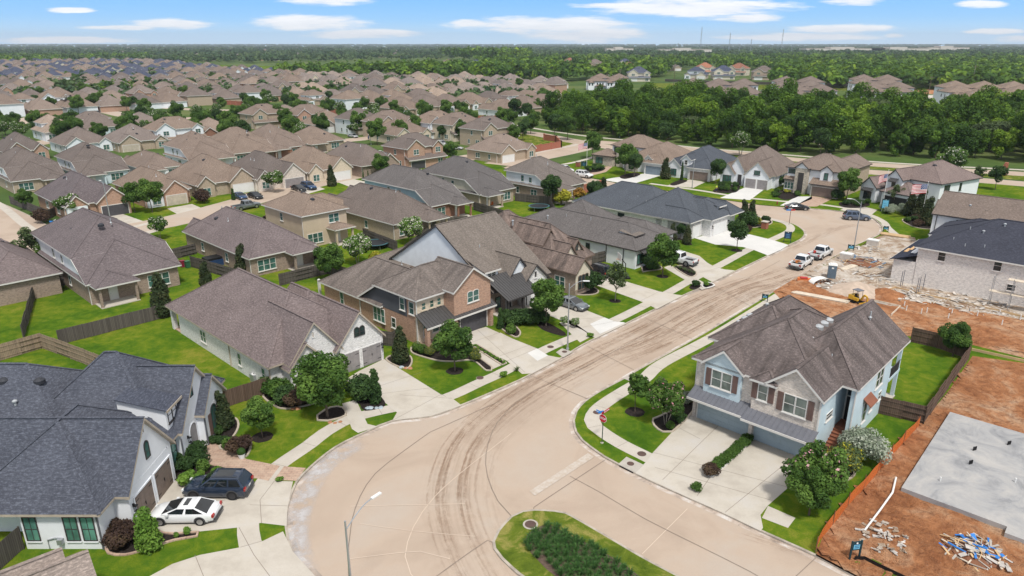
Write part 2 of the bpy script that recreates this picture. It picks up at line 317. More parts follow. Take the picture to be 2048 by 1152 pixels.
# ------------------------------------------------------------------ mesh helpers
def auto_uv(bm):
    uv = bm.loops.layers.uv.verify()
    for f in bm.faces:
        n = f.normal
        if abs(n.z) > .985: a, b = Vector((1, 0, 0)), Vector((0, 1, 0))
        else:
            a = Vector((-n.y, n.x, 0)).normalized(); b = n.cross(a)
        for l in f.loops: l[uv].uv = (l.vert.co.dot(a), l.vert.co.dot(b))
def mk(name, bm, mats, parent=None, uv=True, smooth=False):
    if uv: bm.normal_update(); auto_uv(bm)
    me = bpy.data.meshes.new(name); bm.to_mesh(me); bm.free()
    for m in (mats if isinstance(mats, (list, tuple)) else [mats]): me.materials.append(M[m] if isinstance(m, str) else m)
    if smooth: me.polygons.foreach_set('use_smooth', [True]*len(me.polygons))
    o = bpy.data.objects.new(name, me); COL.objects.link(o)
    if parent is not None: adopt(o, parent)
    return o
def box(bm, x0, x1, y0, y1, z0, z1, mi=0, M4=None):
    c = [(x0, y0, z0), (x1, y0, z0), (x1, y1, z0), (x0, y1, z0), (x0, y0, z1), (x1, y0, z1), (x1, y1, z1), (x0, y1, z1)]
    if M4 is not None: c = [M4 @ Vector(q) for q in c]
    v = [bm.verts.new(q) for q in c]
    for f in ((3, 2, 1, 0), (4, 5, 6, 7), (0, 1, 5, 4), (1, 2, 6, 5), (2, 3, 7, 6), (3, 0, 4, 7)):
        bm.faces.new([v[i] for i in f]).material_index = mi
def beam(bm, a, b, w, h=None, mi=0):
    a, b = Vector(a), Vector(b); h = h or w; d = b-a; L = d.length
    if L < 1e-5: return
    q = d.to_track_quat('X', 'Z').to_matrix().to_4x4(); box(bm, 0, L, -w/2, w/2, -h/2, h/2, mi, Matrix.Translation(a) @ q)
def prism(bm, pts, z0, z1, mi=0):           # pts: 2-D outline
    if area(pts) < 0: pts = pts[::-1]
    lo = [bm.verts.new((x, y, z0)) for x, y in pts]; hi = [bm.verts.new((x, y, z1)) for x, y in pts]; n = len(pts)
    for t in tessellate_polygon([[Vector((x, y, 0)) for x, y in pts]]):
        f = bm.faces.new([hi[i] for i in t]); f.normal_update(); f.material_index = mi
        if f.normal.z < 0: f.normal_flip()
    for i in range(n): bm.faces.new((lo[i], lo[(i+1) % n], hi[(i+1) % n], hi[i])).material_index = mi
def area(p): return .5*sum(p[i][0]*p[(i+1) % len(p)][1]-p[(i+1) % len(p)][0]*p[i][1] for i in range(len(p)))
def cyl(bm, p, r, h, n=12, r2=None, mi=0, axis='Z', cap=True):
    r2 = r if r2 is None else r2; p = Vector(p); a = []; b = []
    for i in range(n):
        t = 2*math.pi*i/n; c, s = math.cos(t), math.sin(t)
        if axis == 'Z': a.append(p+Vector((r*c, r*s, 0))); b.append(p+Vector((r2*c, r2*s, h)))
        elif axis == 'Y': a.append(p+Vector((r*s, 0, r*c))); b.append(p+Vector((r2*s, h, r2*c)))
        else: a.append(p+Vector((0, r*c, r*s))); b.append(p+Vector((h, r2*c, r2*s)))
    va = [bm.verts.new(q) for q in a]; vb = [bm.verts.new(q) for q in b]
    for i in range(n): bm.faces.new((va[i], va[(i+1) % n], vb[(i+1) % n], vb[i])).material_index = mi
    if cap: bm.faces.new(va[::-1]).material_index = mi; bm.faces.new(vb).material_index = mi
def tube(bm, pts, r, n=8, mi=0, r_end=None):
    pts = [Vector(p) for p in pts]; rings = []
    for i, p in enumerate(pts):
        d = (pts[min(i+1, len(pts)-1)]-pts[max(i-1, 0)]).normalized(); q = d.to_track_quat('Z', 'Y')
        rr = r if r_end is None else r+(r_end-r)*i/(len(pts)-1)
        rings.append([bm.verts.new(p+q @ Vector((rr*math.cos(2*math.pi*k/n), rr*math.sin(2*math.pi*k/n), 0))) for k in range(n)])
    for a, b in zip(rings, rings[1:]):
        for k in range(n): bm.faces.new((a[k], a[(k+1) % n], b[(k+1) % n], b[k])).material_index = mi
    bm.faces.new(rings[0][::-1]).material_index = mi; bm.faces.new(rings[-1]).material_index = mi
def spline(pts, step=1.0, closed=False):
    P = [Vector(p).to_2d() if len(p) > 2 else Vector(p) for p in pts]; out = []; n = len(P)
    for i in range(n if closed else n-1):
        p0 = P[(i-1) % n] if closed or i > 0 else P[0]; p1 = P[i]; p2 = P[(i+1) % n]; p3 = P[(i+2) % n] if closed or i+2 < n else P[-1]
        k = max(1, int((p2-p1).length/step))
        for j in range(k):
            t = j/k; out.append(.5*((2*p1)+(p2-p0)*t+(2*p0-5*p1+4*p2-p3)*t*t+(3*p1-p0-3*p2+p3)*t**3))
    if not closed: out.append(P[-1])
    return [(p.x, p.y) for p in out]
def offs(pts, d, closed=False):
    n = len(pts); out = []
    for i in range(n):
        a = Vector(pts[(i-1) % n] if closed or i > 0 else pts[0]); b = Vector(pts[(i+1) % n] if closed or i < n-1 else pts[-1])
        t = (b-a).normalized(); out.append((pts[i][0]-t.y*d, pts[i][1]+t.x*d))
    return out
def sheet(name, polys, z, mat, kind='structure', **k):   # flat sheets
    bm = bmesh.new()
    for pts in polys:
        v = [bm.verts.new((x, y, z)) for x, y in pts]
        for t in tessellate_polygon([[Vector((x, y, 0)) for x, y in pts]]):
            try: f = bm.faces.new([v[i] for i in t])
            except ValueError: continue
            f.normal_update()
            if f.normal.z < 0: f.normal_flip()
    o = mk(name, bm, mat); tag(o, kind=kind, **k); return o
def strip(bm, pts, d0, d1, z0, z1=None, closed=False, mi=0, vals=None):
    z1 = z0 if z1 is None else z1; A = offs(pts, d0, closed); B = offs(pts, d1, closed)
    va = [bm.verts.new((*p, z0)) for p in A]; vb = [bm.verts.new((*p, z1)) for p in B]; n = len(pts)
    for i in range(n if closed else n-1):
        j = (i+1) % n; f = bm.faces.new((va[i], va[j], vb[j], vb[i])); f.material_index = mi; f.normal_update()
        if f.normal.z < 0: f.normal_flip()
    return va, vb
def px(*pts): return [G2(*p) for p in pts]

# ------------------------------------------------------------------ the near street and the land round it
ZR = -.13                                       # street level below the lawns
left_px = [(760, 1420), (690, 1230), (631, 1152), (587, 1104), (574.5, 1054), (576, 1014), (594.5, 964), (622, 934), (672, 894), (732, 864), (787, 841), (862, 832), (924, 810), (1024, 767), (1064, 747.5), (1124, 715),
           (1174, 685), (1254, 646), (1366, 591), (1424, 565), (1536, 511), (1580, 489), (1602, 478), (1610, 467), (1602, 456), (1580, 445.5), (1536, 437), (1486, 426)]
left_far = [(1400, 414), (1300, 398), (1200, 380), (1120, 362), (1040, 345), (1005, 335)]
right_far = [(1056, 318), (1100, 332), (1144, 345), (1184, 356), (1249, 368), (1340, 382), (1449, 399), (1519, 409)]
right_px = [(1571, 413.5), (1636, 418), (1686, 423), (1738, 434), (1757, 445), (1764, 456), (1759, 467), (1741, 477), (1711, 491), (1656, 520), (1598, 552), (1546, 583), (1420, 659), (1274, 740), (1246, 757), (1199, 782),
            (1169, 802), (1151.5, 822), (1146, 840), (1151, 864), (1164, 881), (1209, 914), (1239, 930), (1270, 946), (1311, 966), (1374, 994), (1444, 1025), (1524, 1063), (1631, 1111), (1708, 1152), (1850, 1225), (2050, 1330)]
Lc = spline([G2(*p) for p in left_px], 1.0); Rc = spline([G2(*p) for p in right_px], 1.0)
Lf = [G2(*p) for p in left_far]; Rf = [G2(*p) for p in right_far]
bl = [(-11.5, 22), (-4, 8)]; br = [(30, 20), (26, 6)]
hole = bl[::-1]+Lc+Lf+Rf+Rc+br
outer = [(-9000, -60), (9000, -60), (9000, 9000), (-9000, 9000)]
bm = bmesh.new(); allp = outer+hole; vs = [bm.verts.new((x, y, 0)) for x, y in allp]
for t in tessellate_polygon([[Vector((x, y, 0)) for x, y in outer], [Vector((x, y, 0)) for x, y in hole]]):
    f = bm.faces.new([vs[i] for i in t]); f.normal_update()
    if f.normal.z < 0: f.normal_flip()
n = len(hole)
for i in range(n):
    a, b = hole[i], hole[(i+1) % n]; q = [bm.verts.new((*a, 0)), bm.verts.new((*b, 0)), bm.verts.new((*b, -.2)), bm.verts.new((*a, -.2))]; bm.faces.new(q)
tag(mk('ground', bm, 'field'), kind='structure')
sheet('road', [offs(hole, 0)], ZR, 'road')
# lawns (bright watered turf) over the field, block by block
nearL = [(-75, 20), (-11.8, 22)]+Lc+Lf+[G2(1000, 330), G2(860, 300), G2(480, 330), G2(0, 480)]+[(-120, 110), (-110, 20)]
sheet('lawn', [nearL], .004, 'grass')
nearR = Rf[1:]+Rc+[(34, 26), (60, 30), (100, 60), (150, 120)]+[G2(2048, 372), G2(1800, 352), G2(1600, 342), G2(1300, 322), G2(1140, 322)]
sheet('lawn', [nearR], .004, 'grass')
# kerb and gutter
for nm, line, d in (('kerb', Lc, 1), ('kerb', Rc, 1)):
    bm = bmesh.new(); strip(bm, line, 0, .17*d, .010); strip(bm, line, -.012, -.012, .010, ZR-.03); strip(bm, line, -.012, 0, .010)
    tag(mk(nm, bm, 'curb'), kind='structure')
    bm = bmesh.new(); strip(bm, line, -.40*d, 0, ZR+.004); tag(mk('gutter', bm, 'gutter'), kind='structure')

# island in the crossing
isl = spline([G2(*p) for p in [(1022, 1031), (1044, 1021), (1069, 1018), (1109, 1020), (1131.5, 1024), (1164, 1041), (1224, 1076), (1289, 1114), (1361, 1152), (1460, 1205), (1560, 1270), (1500, 1300), (1300, 1280), (1160, 1220), (1060, 1165), (1022, 1136), (1002, 1117), (987, 1097), (984.5, 1082), (995, 1060)]], .7, True)
if area(isl) < 0: isl = isl[::-1]
bm = bmesh.new(); prism(bm, isl, ZR-.05, .0); tag(mk('island_kerb', bm, 'curb'), kind='structure')
sheet('island_lawn', [offs(isl, .2, True)], .004, 'grass_dry')

# ------------------------------------------------------------------ paving
def path(name, pxs, w, z, mat='sidewalk', step=.8):
    line = spline([G2(*p) for p in pxs], step); bm = bmesh.new(); strip(bm, line, -w/2, w/2, z); o = mk(name, bm, mat); tag(o, kind='structure'); return line
SWL = path('sidewalk', [(600, 1230), (545, 1165), (515, 1125), (500, 1085), (496, 1045), (505, 1005), (534, 957), (559, 930), (619, 889), (650, 865), (700, 838), (760, 822), (830, 808), (893, 795), (960, 765), (1010, 742), (1099, 695), (1228, 641), (1330, 589), (1380, 561), (1440, 530), (1500, 498), (1560, 472), (1581, 459), (1573, 447), (1536, 437), (1440, 420)], 1.5, .008)
SWR = path('sidewalk', [(1560, 590), (1500, 628), (1421, 676), (1324, 727), (1289, 757), (1256, 777), (1219, 800), (1194, 820), (1184, 840), (1190, 853), (1210, 868), (1244, 889), (1284, 909), (1310, 922)], 1.5, .008)
path('sidewalk', [(1790, 468), (1775, 455), (1766, 443), (1740, 430), (1700, 418), (1640, 409), (1560, 402), (1480, 394), (1400, 381), (1300, 367)], 1.4, .008)
def pave(polys, mat='concrete', name='driveway', z=.012): return sheet(name, [px(*p) for p in polys], z, mat)
pave([[(255, 1064), (348, 955), (365, 955), (500, 972), (549, 962), (586, 963), (575, 1014), (573, 1052), (522, 1046), (478, 1055), (400, 1063), (330, 1067)],
      [(300, 1152), (345, 1128), (400, 1110), (480, 1095), (526, 1082), (566, 1063), (586, 1104), (630, 1152), (680, 1220), (380, 1260), (220, 1220)]])
pave([[(690, 760), (718, 742), (768, 718), (882, 789), (903, 800), (923, 811), (862, 832), (785, 841), (794, 825), (772, 807), (740, 785)]])
pave([[(684, 807), (712, 800), (735, 848), (755, 853), (716, 866), (704, 858)], [(942, 695), (956, 690), (1004, 730), (984, 739)], [(1119, 645), (1140, 640), (1185, 672), (1160, 685)], [(1328, 535), (1340, 530), (1424, 573), (1404, 580)]], name='walkway')
pave([[(900, 672), (922, 667), (972, 654), (1024, 677), (1074, 697), (1096, 711), (1122, 716), (1064, 747), (1044, 748), (1014, 722), (940, 686)]])
pave([[(1070, 590), (1100, 592), (1120, 600), (1209, 635), (1229, 643), (1253, 647), (1191, 677), (1165, 660), (1120, 640), (1060, 615)]])
pave([[(1150, 550), (1190, 545), (1214, 552), (1319, 583), (1344, 588), (1366, 591), (1314, 618), (1285, 604), (1199, 573), (1160, 560)]])
pave([[(1335, 495), (1361, 500), (1399, 512), (1414, 525), (1429, 534), (1450, 539), (1470, 541), (1424, 564), (1395, 548), (1345, 522), (1320, 510)]])
pave([[(1389, 476), (1449, 460), (1500, 469), (1545, 480), (1577, 490), (1561, 500), (1536, 511), (1508, 500), (1486, 494), (1430, 489)]], 'concrete_new')
pave([[(1380, 826), (1510, 880), (1625, 925), (1578, 974), (1536, 1011), (1521, 1030), (1526, 1056), (1521, 1062), (1444, 1025), (1374, 994), (1270, 946), (1294, 922), (1306, 905)], [(1536, 1012), (1591, 1036), (1576, 1056), (1524, 1036)]])
pave([[(1383, 858), (1360, 845), (1383, 822), (1400, 830)]], name='walkway', z=.016)
# right-hand row driveways (across the bulb)
for p, mt in (([(1291, 347), (1322, 351), (1262, 369), (1205, 360), (1225, 356)], 'concrete_new'), ([(1379, 359), (1411, 364), (1386, 376), (1345, 372), (1330, 372)], 'sidewalk'), ([(1490, 375), (1528, 379), (1500, 400), (1440, 396)], 'concrete_new'),
              ([(1594, 393), (1624, 393), (1624, 398), (1588, 412), (1560, 411)], 'concrete_new'), ([(1624, 392), (1664, 398), (1634, 413), (1588, 413)], 'paver'), ([(1706, 408), (1755, 420), (1740, 432), (1680, 420)], 'sidewalk'),
              ([(1180, 338), (1228, 331), (1212, 344), (1180, 352), (1165, 346)], 'paver')):
    pave([p], mt)
# block 2: the street behind the near row, and its branches on the left
def road(pxs, w, name='road', z=.010, mat='road', step=3):
    line = spline([G2(*p) for p in pxs], step); bm = bmesh.new(); strip(bm, line, -w/2-.25, w/2+.25, z-.003); bm2 = bmesh.new(); strip(bm2, line, -w/2, w/2, z+.003)
    tag(mk('kerb', bm, 'curb'), kind='structure'); tag(mk(name, bm2, mat), kind='structure'); return line
road([(-420, 640), (-100, 545), (60, 500), (200, 468), (330, 445), (430, 420), (560, 384), (650, 362), (760, 342), (900, 322), (960, 312), (1005, 322)], 8.6)
road([(90, 492), (0, 435), (-120, 380)], 8.6, z=.016)
road([(1000, 330), (1060, 316), (1120, 304), (1170, 292), (1180, 288)], 11)
road([(760, 243), (900, 256), (1000, 262), (1060, 266), (1130, 279), (1180, 288), (1240, 297), (1330, 306), (1460, 322), (1600, 337), (1720, 343), (1850, 352), (2048, 368), (2300, 390)], 7.5, z=.018)
road([(1180, 283), (1280, 290), (1400, 300), (1500, 309), (1600, 320), (1760, 330), (1880, 338), (2048, 348), (2300, 362)], 7.0, z=.018)
path('sidewalk', [(930, 236), (1040, 252), (1100, 262), (1180, 273), (1280, 283), (1400, 296), (1500, 304), (1700, 320), (1850, 330), (2048, 340), (2300, 352)], 2.2, .020)
path('sidewalk', [(1035, 314), (1100, 300), (1150, 290), (1175, 280)], 1.6, .020); path('sidewalk', [(1120, 330), (1160, 322), (1200, 310)], 1.6, .020)
path('sidewalk', [(-60, 380), (0, 410), (50, 450), (80, 466), (130, 472), (210, 466), (300, 446)], 1.6, .020)
for pxs in ([(-60, 300), (60, 290), (200, 262), (330, 262)], [(430, 300), (560, 292), (700, 280), (800, 270), (930, 262)], [(0, 258), (150, 214), (300, 238), (480, 232), (640, 262)], [(100, 178), (160, 190), (330, 215), (500, 222), (700, 232)]):
    road(pxs, 8.2, z=.012)
# garden driveways of the rows on the left (concrete)
for p in ([(190, 433), (245, 428), (300, 447), (330, 458), (290, 470)], [(334, 417), (384, 408), (430, 428), (450, 440), (385, 445)], [(470, 391), (505, 384), (540, 396), (480, 412)], [(570, 372), (612, 364), (650, 378), (600, 392)], [(672, 363), (706, 358), (740, 365), (700, 374)], [(775, 346), (797, 343), (815, 350), (790, 354)]):
    pave([p])
# boulevard lawns beyond
sheet('lawn', [px((1000, 292), (1040, 262), (1110, 275), (1180, 283), (1170, 292), (1060, 318)), px((1180, 290), (1330, 300), (1500, 316), (1700, 334), (1900, 348), (2060, 362), (2060, 352), (1850, 340), (1600, 324), (1400, 304), (1200, 286))], .006, 'grass_dry')
# bare earth and rubble on the building plots
sheet('bare_earth', [px((1631, 1111), (1646, 1072), (1700, 1002), (1760, 932), (1800, 886), (1850, 838), (1895, 785), (1945, 712), (2048, 726), (2500, 800), (2700, 1300), (1850, 1225), (1708, 1152))], .010, 'dirt')
sheet('bare_earth', [px((1546, 583), (1598, 552), (1640, 545), (1720, 560), (1790, 590), (1900, 612), (2048, 640), (2400, 700), (2500, 780), (2048, 716), (1945, 690), (1815, 672), (1700, 655), (1590, 628))], .012, 'dirt')
sheet('rubble_ground', [px((1598, 552), (1656, 520), (1711, 495), (1759, 472), (1780, 470), (1830, 475), (1850, 540), (2048, 590), (2400, 650), (2400, 690), (2048, 640), (1900, 612), (1790, 588), (1720, 572), (1640, 562))], .016, 'rubble_ground')
sheet('grass_verge', [px((1640, 536), (1656, 520), (1711, 491), (1745, 476), (1752, 480), (1700, 512), (1668, 530)), px((1700, 1125), (1745, 1118), (1800, 1145), (1860, 1190), (1760, 1180))], .020, 'grass_dry')

from mathutils import noise as NZ
def inside(p, poly):
    c = False; n = len(poly)
    for i in range(n):
        (x1, y1), (x2, y2) = poly[i], poly[(i+1) % n]
        if (y1 > p[1]) != (y2 > p[1]) and p[0] < (x2-x1)*(p[1]-y1)/(y2-y1)+x1: c = not c
    return c
def rough(name, pxs, mat, amp, z=.02, st=.45, f=.5):      # churned ground with real relief and a ragged edge
    poly = px(*pxs); xs = [p[0] for p in poly]; ys = [p[1] for p in poly]; bm = bmesh.new(); V = {}
    def vt(i, j):
        if (i, j) not in V:
            x, y = min(xs)+i*st, min(ys)+j*st; h = NZ.fractal((x*f, y*f, 3), 1, 2, 4)+.5*NZ.noise((x*2.3, y*2.3, 0)); rut = .35*math.sin((x*.70+y*.71)*2.6+2*NZ.noise((x*.1, y*.1, 7)))
            V[i, j] = bm.verts.new((x+.3*st*NZ.noise((x, y, 1)), y+.3*st*NZ.noise((x, y, 2)), z+amp*max(-.15, .35+.8*h+rut*.4)))
        return V[i, j]
    for i in range(int((max(xs)-min(xs))/st)):
        for j in range(int((max(ys)-min(ys))/st)):
            c = (min(xs)+(i+.5)*st, min(ys)+(j+.5)*st)
            q = (c[0]+.8*NZ.noise((c[0]*.8, c[1]*.8, 5)), c[1]+.8*NZ.noise((c[0]*.8, c[1]*.8, 9)))
            if inside(q, poly): bm.faces.new((vt(i, j), vt(i+1, j), vt(i+1, j+1), vt(i, j+1)))
    tag(mk(name, bm, mat, uv=False, smooth=True), kind='structure')
rough('bare_earth', [(1640, 1108), (1650, 1075), (1704, 1006), (1763, 936), (1803, 890), (1852, 842), (1895, 790), (1945, 720), (2048, 733), (2300, 780), (2300, 1200), (1850, 1215), (1720, 1150)], 'dirt', .16)
rough('bare_earth', [(1556, 583), (1600, 556), (1640, 560), (1720, 577), (1790, 596), (1900, 618), (2048, 645), (2300, 690), (2300, 740), (2048, 708), (1945, 684), (1815, 666), (1700, 650), (1600, 625)], 'dirt', .20)
rough('rubble_ground', [(1606, 550), (1660, 520), (1713, 497), (1759, 475), (1820, 478), (1840, 520), (1780, 560), (1900, 592), (2048, 618), (2300, 660), (2300, 680), (2048, 636), (1900, 608), (1790, 586), (1720, 570), (1640, 558)], 'rubble_ground', .14, .025)
# ------------------------------------------------------------------ houses
class House:
    def __init__(s, name, label, org, ang, cat='house', group=None, z=0.0):
        s.e = empty(name, (org[0], org[1], z), R(ang), label, cat, group); s.g = {}; s.k = 0; s.org = Vector((*org, 0)); s.ang = ang
    def bm(s, key):
        if key not in s.g: s.g[key] = bmesh.new()
        return s.g[key]
    def jit(s): s.k += 1; return (s.k % 9)*.004
    def wall(s, x0, x1, y0, y1, z0, z1, mat='brick_red', part='wall'):
        box(s.bm((part, mat)), x0, x1, y0, y1, z0, z1)
    def roof(s, x0, x1, y0, y1, ze, p=.62, ax='x', ends='hh', o=.45, mat='roof_brown', wall=None, rp=.5, hf=1.0, trim='trim_white', gw=None, rk=.3, gend=None):
        """gable/hip block over the rectangle; ends = (low end, high end) along the ridge axis; o eave overhang, rk rake overhang"""
        ze = ze+s.jit(); ov = o
        if ax == 'y': T = lambda x, y, z: (y, x, z); a0, a1, b0, b1 = y0, y1, x0, x1
        else: T = lambda x, y, z: (x, y, z); a0, a1, b0, b1 = x0, x1, y0, y1
        # local a = along ridge, b = across
        B0, B1 = b0-ov, b1+ov; bc = B0+(B1-B0)*rp; half = min(bc-B0, B1-bc); h = p*(max(bc-B0, B1-bc))
        A0 = a0-(ov if ends[0] == 'h' else rk if ends[0] == 'g' else 0); A1 = a1+(ov if ends[1] == 'h' else rk if ends[1] == 'g' else 0)
        r0 = A0+(half*hf if ends[0] == 'h' else 0); r1 = A1-(half*hf if ends[1] == 'h' else 0)
        if r0 > r1: r0 = r1 = (r0+r1)/2
        b = s.bm(('roof', mat)); zt = ze+.16
        V = [b.verts.new(T(*q)) for q in ((A0, B0, zt), (A1, B0, zt), (A1, B1, zt), (A0, B1, zt))]
        W0 = b.verts.new(T(r0, bc, zt+h)); W1 = W0 if abs(r0-r1) < 1e-4 else b.verts.new(T(r1, bc, zt+h))
        fs = [(V[0], V[1], W1, W0) if W1 is not W0 else (V[0], V[1], W0), (V[2], V[3], W0, W1) if W1 is not W0 else (V[2], V[3], W0)]
        fs.append((V[3], V[0], W0)); fs.append((V[1], V[2], W1))
        for f, e in zip(fs, ('s', 's', ends[0], ends[1])):
            if e in 'go': continue
            q = b.faces.new(f); q.normal_update()
            if q.normal.z < 0: q.normal_flip()
        # ridge and hip caps
        cb = s.bm(('roof', mat))
        if r1-r0 > .3: beam(cb, T(r0, bc, zt+h+.015), T(r1, bc, zt+h+.015), .26, .05)
        for e, A, r in ((ends[0], A0, r0), (ends[1], A1, r1)):
            if e == 'h':
                for BB in (B0, B1): beam(cb, T(A, BB, zt+.01), T(r, bc, zt+h+.01), .24, .04)
        # eave board + soffit
        t = s.bm(('fascia', trim)); q0 = A0 if ends[0] == 'h' else a0+.02; q1 = A1 if ends[1] == 'h' else a1-.02
        c0, c1 = T(q0, B0, ze-.04), T(q1, B1, zt-.006)
        box(t, min(c0[0], c1[0]), max(c0[0], c1[0]), min(c0[1], c1[1]), max(c0[1], c1[1]), c0[2], c1[2])
        wb = s.bm(('wall', gw or wall or 'brick_red'))
        for e, A, aw, sg in ((ends[0], A0, a0, 1), (ends[1], A1, a1, -1)):
            if e != 'g': continue
            aw += sg*.012
            for BB in (B0, B1):
                d = .24; pts = [(A, BB, zt-.008), (A, bc, zt+h-.008), (A, bc, zt+h-d), (A, BB, zt-d)]; pt2 = [(aw, *q[1:]) for q in pts]
                va = [t.verts.new(T(*q)) for q in pts]; vb = [t.verts.new(T(*q)) for q in pt2]
                t.faces.new(va); t.faces.new(vb)
                for i in range(4): t.faces.new((va[i], va[(i+1) % 4], vb[(i+1) % 4], vb[i]))
            k = p*(b0-B0)
            tri = [(aw, b0, ze-.02), (aw, b1, ze-.02), (aw, b1, zt+p*(B1-b1)-.1), (aw, bc, zt+h-.12), (aw, b0, zt+k-.1)]
            wb.faces.new([wb.verts.new(T(*q)) for q in tri])
        return ze+.16+h
    def shed(s, x0, x1, y0, y1, z0, z1, mat='metal_roof', dirn='y', ribs=True, th=.08, trim='trim_white', part='awning', cheek=None):
        """mono-pitch roof: low at y0 (z0), high at y1 (z1)"""
        b = s.bm((part, mat)); V = [(x0, y0, z0), (x1, y0, z0), (x1, y1, z1), (x0, y1, z1)]
        if dirn == 'x': V = [(x0, y0, z0), (x0, y1, z0), (x1, y1, z1), (x1, y0, z1)]
        lo = [b.verts.new(q) for q in V]; hi = [b.verts.new((q[0], q[1], q[2]+th)) for q in V]
        b.faces.new(lo[::-1]); b.faces.new(hi)
        for i in range(4): b.faces.new((lo[i], lo[(i+1) % 4], hi[(i+1) % 4], hi[i]))
        if ribs:
            if dirn == 'y':
                n = int(abs(x1-x0)/.42)
                for i in range(n+1):
                    x = x0+(x1-x0)*i/n; beam(b, (x, y0, z0+th+.02), (x, y1, z1+th+.02), .045, .06)
            else:
                n = int(abs(y1-y0)/.42)
                for i in range(n+1):
                    y = y0+(y1-y0)*i/n; beam(b, (x0, y, z0+th+.02), (x1, y, z1+th+.02), .045, .06)
        if cheek:
            w = s.bm(('wall', cheek[0])); zb = cheek[1]; ya = y0+.3; k = (z1-z0)/(y1-y0)
            for x in (x0+.27, x1-.27): w.faces.new([w.verts.new(q) for q in ((x, ya, zb), (x, ya, z0+.3*k), (x, y1, z1), (x, y1, zb))])
        t = s.bm(('fascia', trim))
        if dirn == 'y': box(t, min(x0, x1)-.02, max(x0, x1)+.02, min(y0, y0-.05), max(y0, y0-.02), z0-.12, z0+th)
        else: box(t, x0-.05, x0-.02, y0, y1, z0-.12, z0+th)
    def F(s, face, c):          # frame of a wall face: returns map (u, z, out) -> xyz
        return {'f': lambda u, z, o: (u, c-o, z), 'b': lambda u, z, o: (u, c+o, z), 'l': lambda u, z, o: (c-o, u, z), 'r': lambda u, z, o: (c+o, u, z)}[face]
    def fbox(s, b, f, u0, u1, z0, z1, o0, o1):
        p, q = f(u0, z0, o0), f(u1, z1, o1); box(b, min(p[0], q[0]), max(p[0], q[0]), min(p[1], q[1]), max(p[1], q[1]), min(p[2], q[2]), max(p[2], q[2]))
    def win(s, face, c, u, z, w=.9, h=1.5, n=1, gl='glass_teal', fr='trim_white', arch=False, sill=True, shut=None, bars=True, name='window', sm=None):
        f = s.F(face, c); b = bmesh.new(); g = bmesh.new(); d = .07
        for i in range(n):
            u0 = u+(i-(n-1)/2)*(w+.12)-w/2; u1 = u0+w
            s.fbox(g, f, u0, u1, z, z+h, -.02, .018)
            if arch:
                k = 8; base = z+h; ring = [g.verts.new(f(u0+w/2+w/2*math.cos(math.pi*j/k), base+w/2*math.sin(math.pi*j/k)*(.9 if arch is True else arch), .018)) for j in range(k+1)]; g.faces.new(ring)
                for j in range(k):
                    a0, a1 = math.pi*j/k, math.pi*(j+1)/k; rr = w/2+d/2; am = (.9 if arch is True else arch)
                    beam(b, f(u0+w/2+rr*math.cos(a0), base+rr*am*math.sin(a0), .03), f(u0+w/2+rr*math.cos(a1), base+rr*am*math.sin(a1), .03), d, d)
            else: s.fbox(b, f, u0-d, u1+d, z+h, z+h+d, -.02, .06)
            s.fbox(b, f, u0-d, u0, z, z+h, -.02, .06); s.fbox(b, f, u1, u1+d, z, z+h, -.02, .06); s.fbox(b, f, u0-d, u1+d, z-d, z, -.02, .06)
            if bars:
                s.fbox(b, f, u0, u1, z+h*.48, z+h*.48+.045, 0, .04)
                if bars == 2: s.fbox(b, f, (u0+u1)/2-.02, (u0+u1)/2+.02, z, z+h+(w/2 if arch else 0)*.85, 0, .038)
        W_ = n*w+(n-1)*.12
        if sill: s.fbox(b, f, u-W_/2-.14, u+W_/2+.14, z-d-.09, z-d-.003, -.02, .12)
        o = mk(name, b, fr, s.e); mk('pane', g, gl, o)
        if sm: q = bmesh.new(); s.fbox(q, f, u-W_/2-.1, u+W_/2+.1, z-d-.1, z-d-.003, -.02, .10); mk('sill', q, sm, o)
        if shut:
            for sg in (-1, 1):
                sb = bmesh.new(); cu = u+sg*(W_/2+.12+.25); s.fbox(sb, f, cu-.24, cu+.24, z-.05, z+h+.05, -.01, .05)
                for j in range(3): s.fbox(sb, f, cu-.24+j*.165, cu-.24+j*.165+.14, z-.05, z+h+.05, .05, .07)
                mk('shutter', sb, shut, s.e)
    def garage(s, face, c, u, w=4.9, h=2.15, mat='door_grey', z=0, trim='trim_white', hinges=False, wins=False):
        f = s.F(face, c); b = bmesh.new(); s.fbox(b, f, u-w/2, u+w/2, z, z+h, -.03, .03); nr = 4; nc = max(2, round(w/.62))
        for i in range(nr):
            for j in range(nc):
                a0 = u-w/2+.06+(w-.12)*j/nc; a1 = u-w/2+.06+(w-.12)*(j+1)/nc; z0 = z+.05+(h-.1)*i/nr; z1 = z+.05+(h-.1)*(i+1)/nr
                s.fbox(b, f, a0+.05, a1-.05, z0+.04, z1-.05, .03, .048)
        o = mk('garage_door', b, mat, s.e); t = bmesh.new(); d = .13
        s.fbox(t, f, u-w/2-d, u-w/2, z, z+h+d, -.02, .07); s.fbox(t, f, u+w/2, u+w/2+d, z, z+h+d, -.02, .07); s.fbox(t, f, u-w/2, u+w/2, z+h, z+h+d, -.02, .07)
        mk('frame', t, trim, o)
        if hinges:
            for sg in (-1, 1):
                for zz in (.35, h-.4): t = bmesh.new(); s.fbox(t, f, u+sg*(w/2-.06), u+sg*(w/2-.5), z+zz, z+zz+.06, .048, .06); mk('hinge', t, 'black', o)
            t = bmesh.new(); s.fbox(t, f, u-.03, u+.03, z+1.0, z+1.25, .048, .09); mk('handle', t, 'black', o)
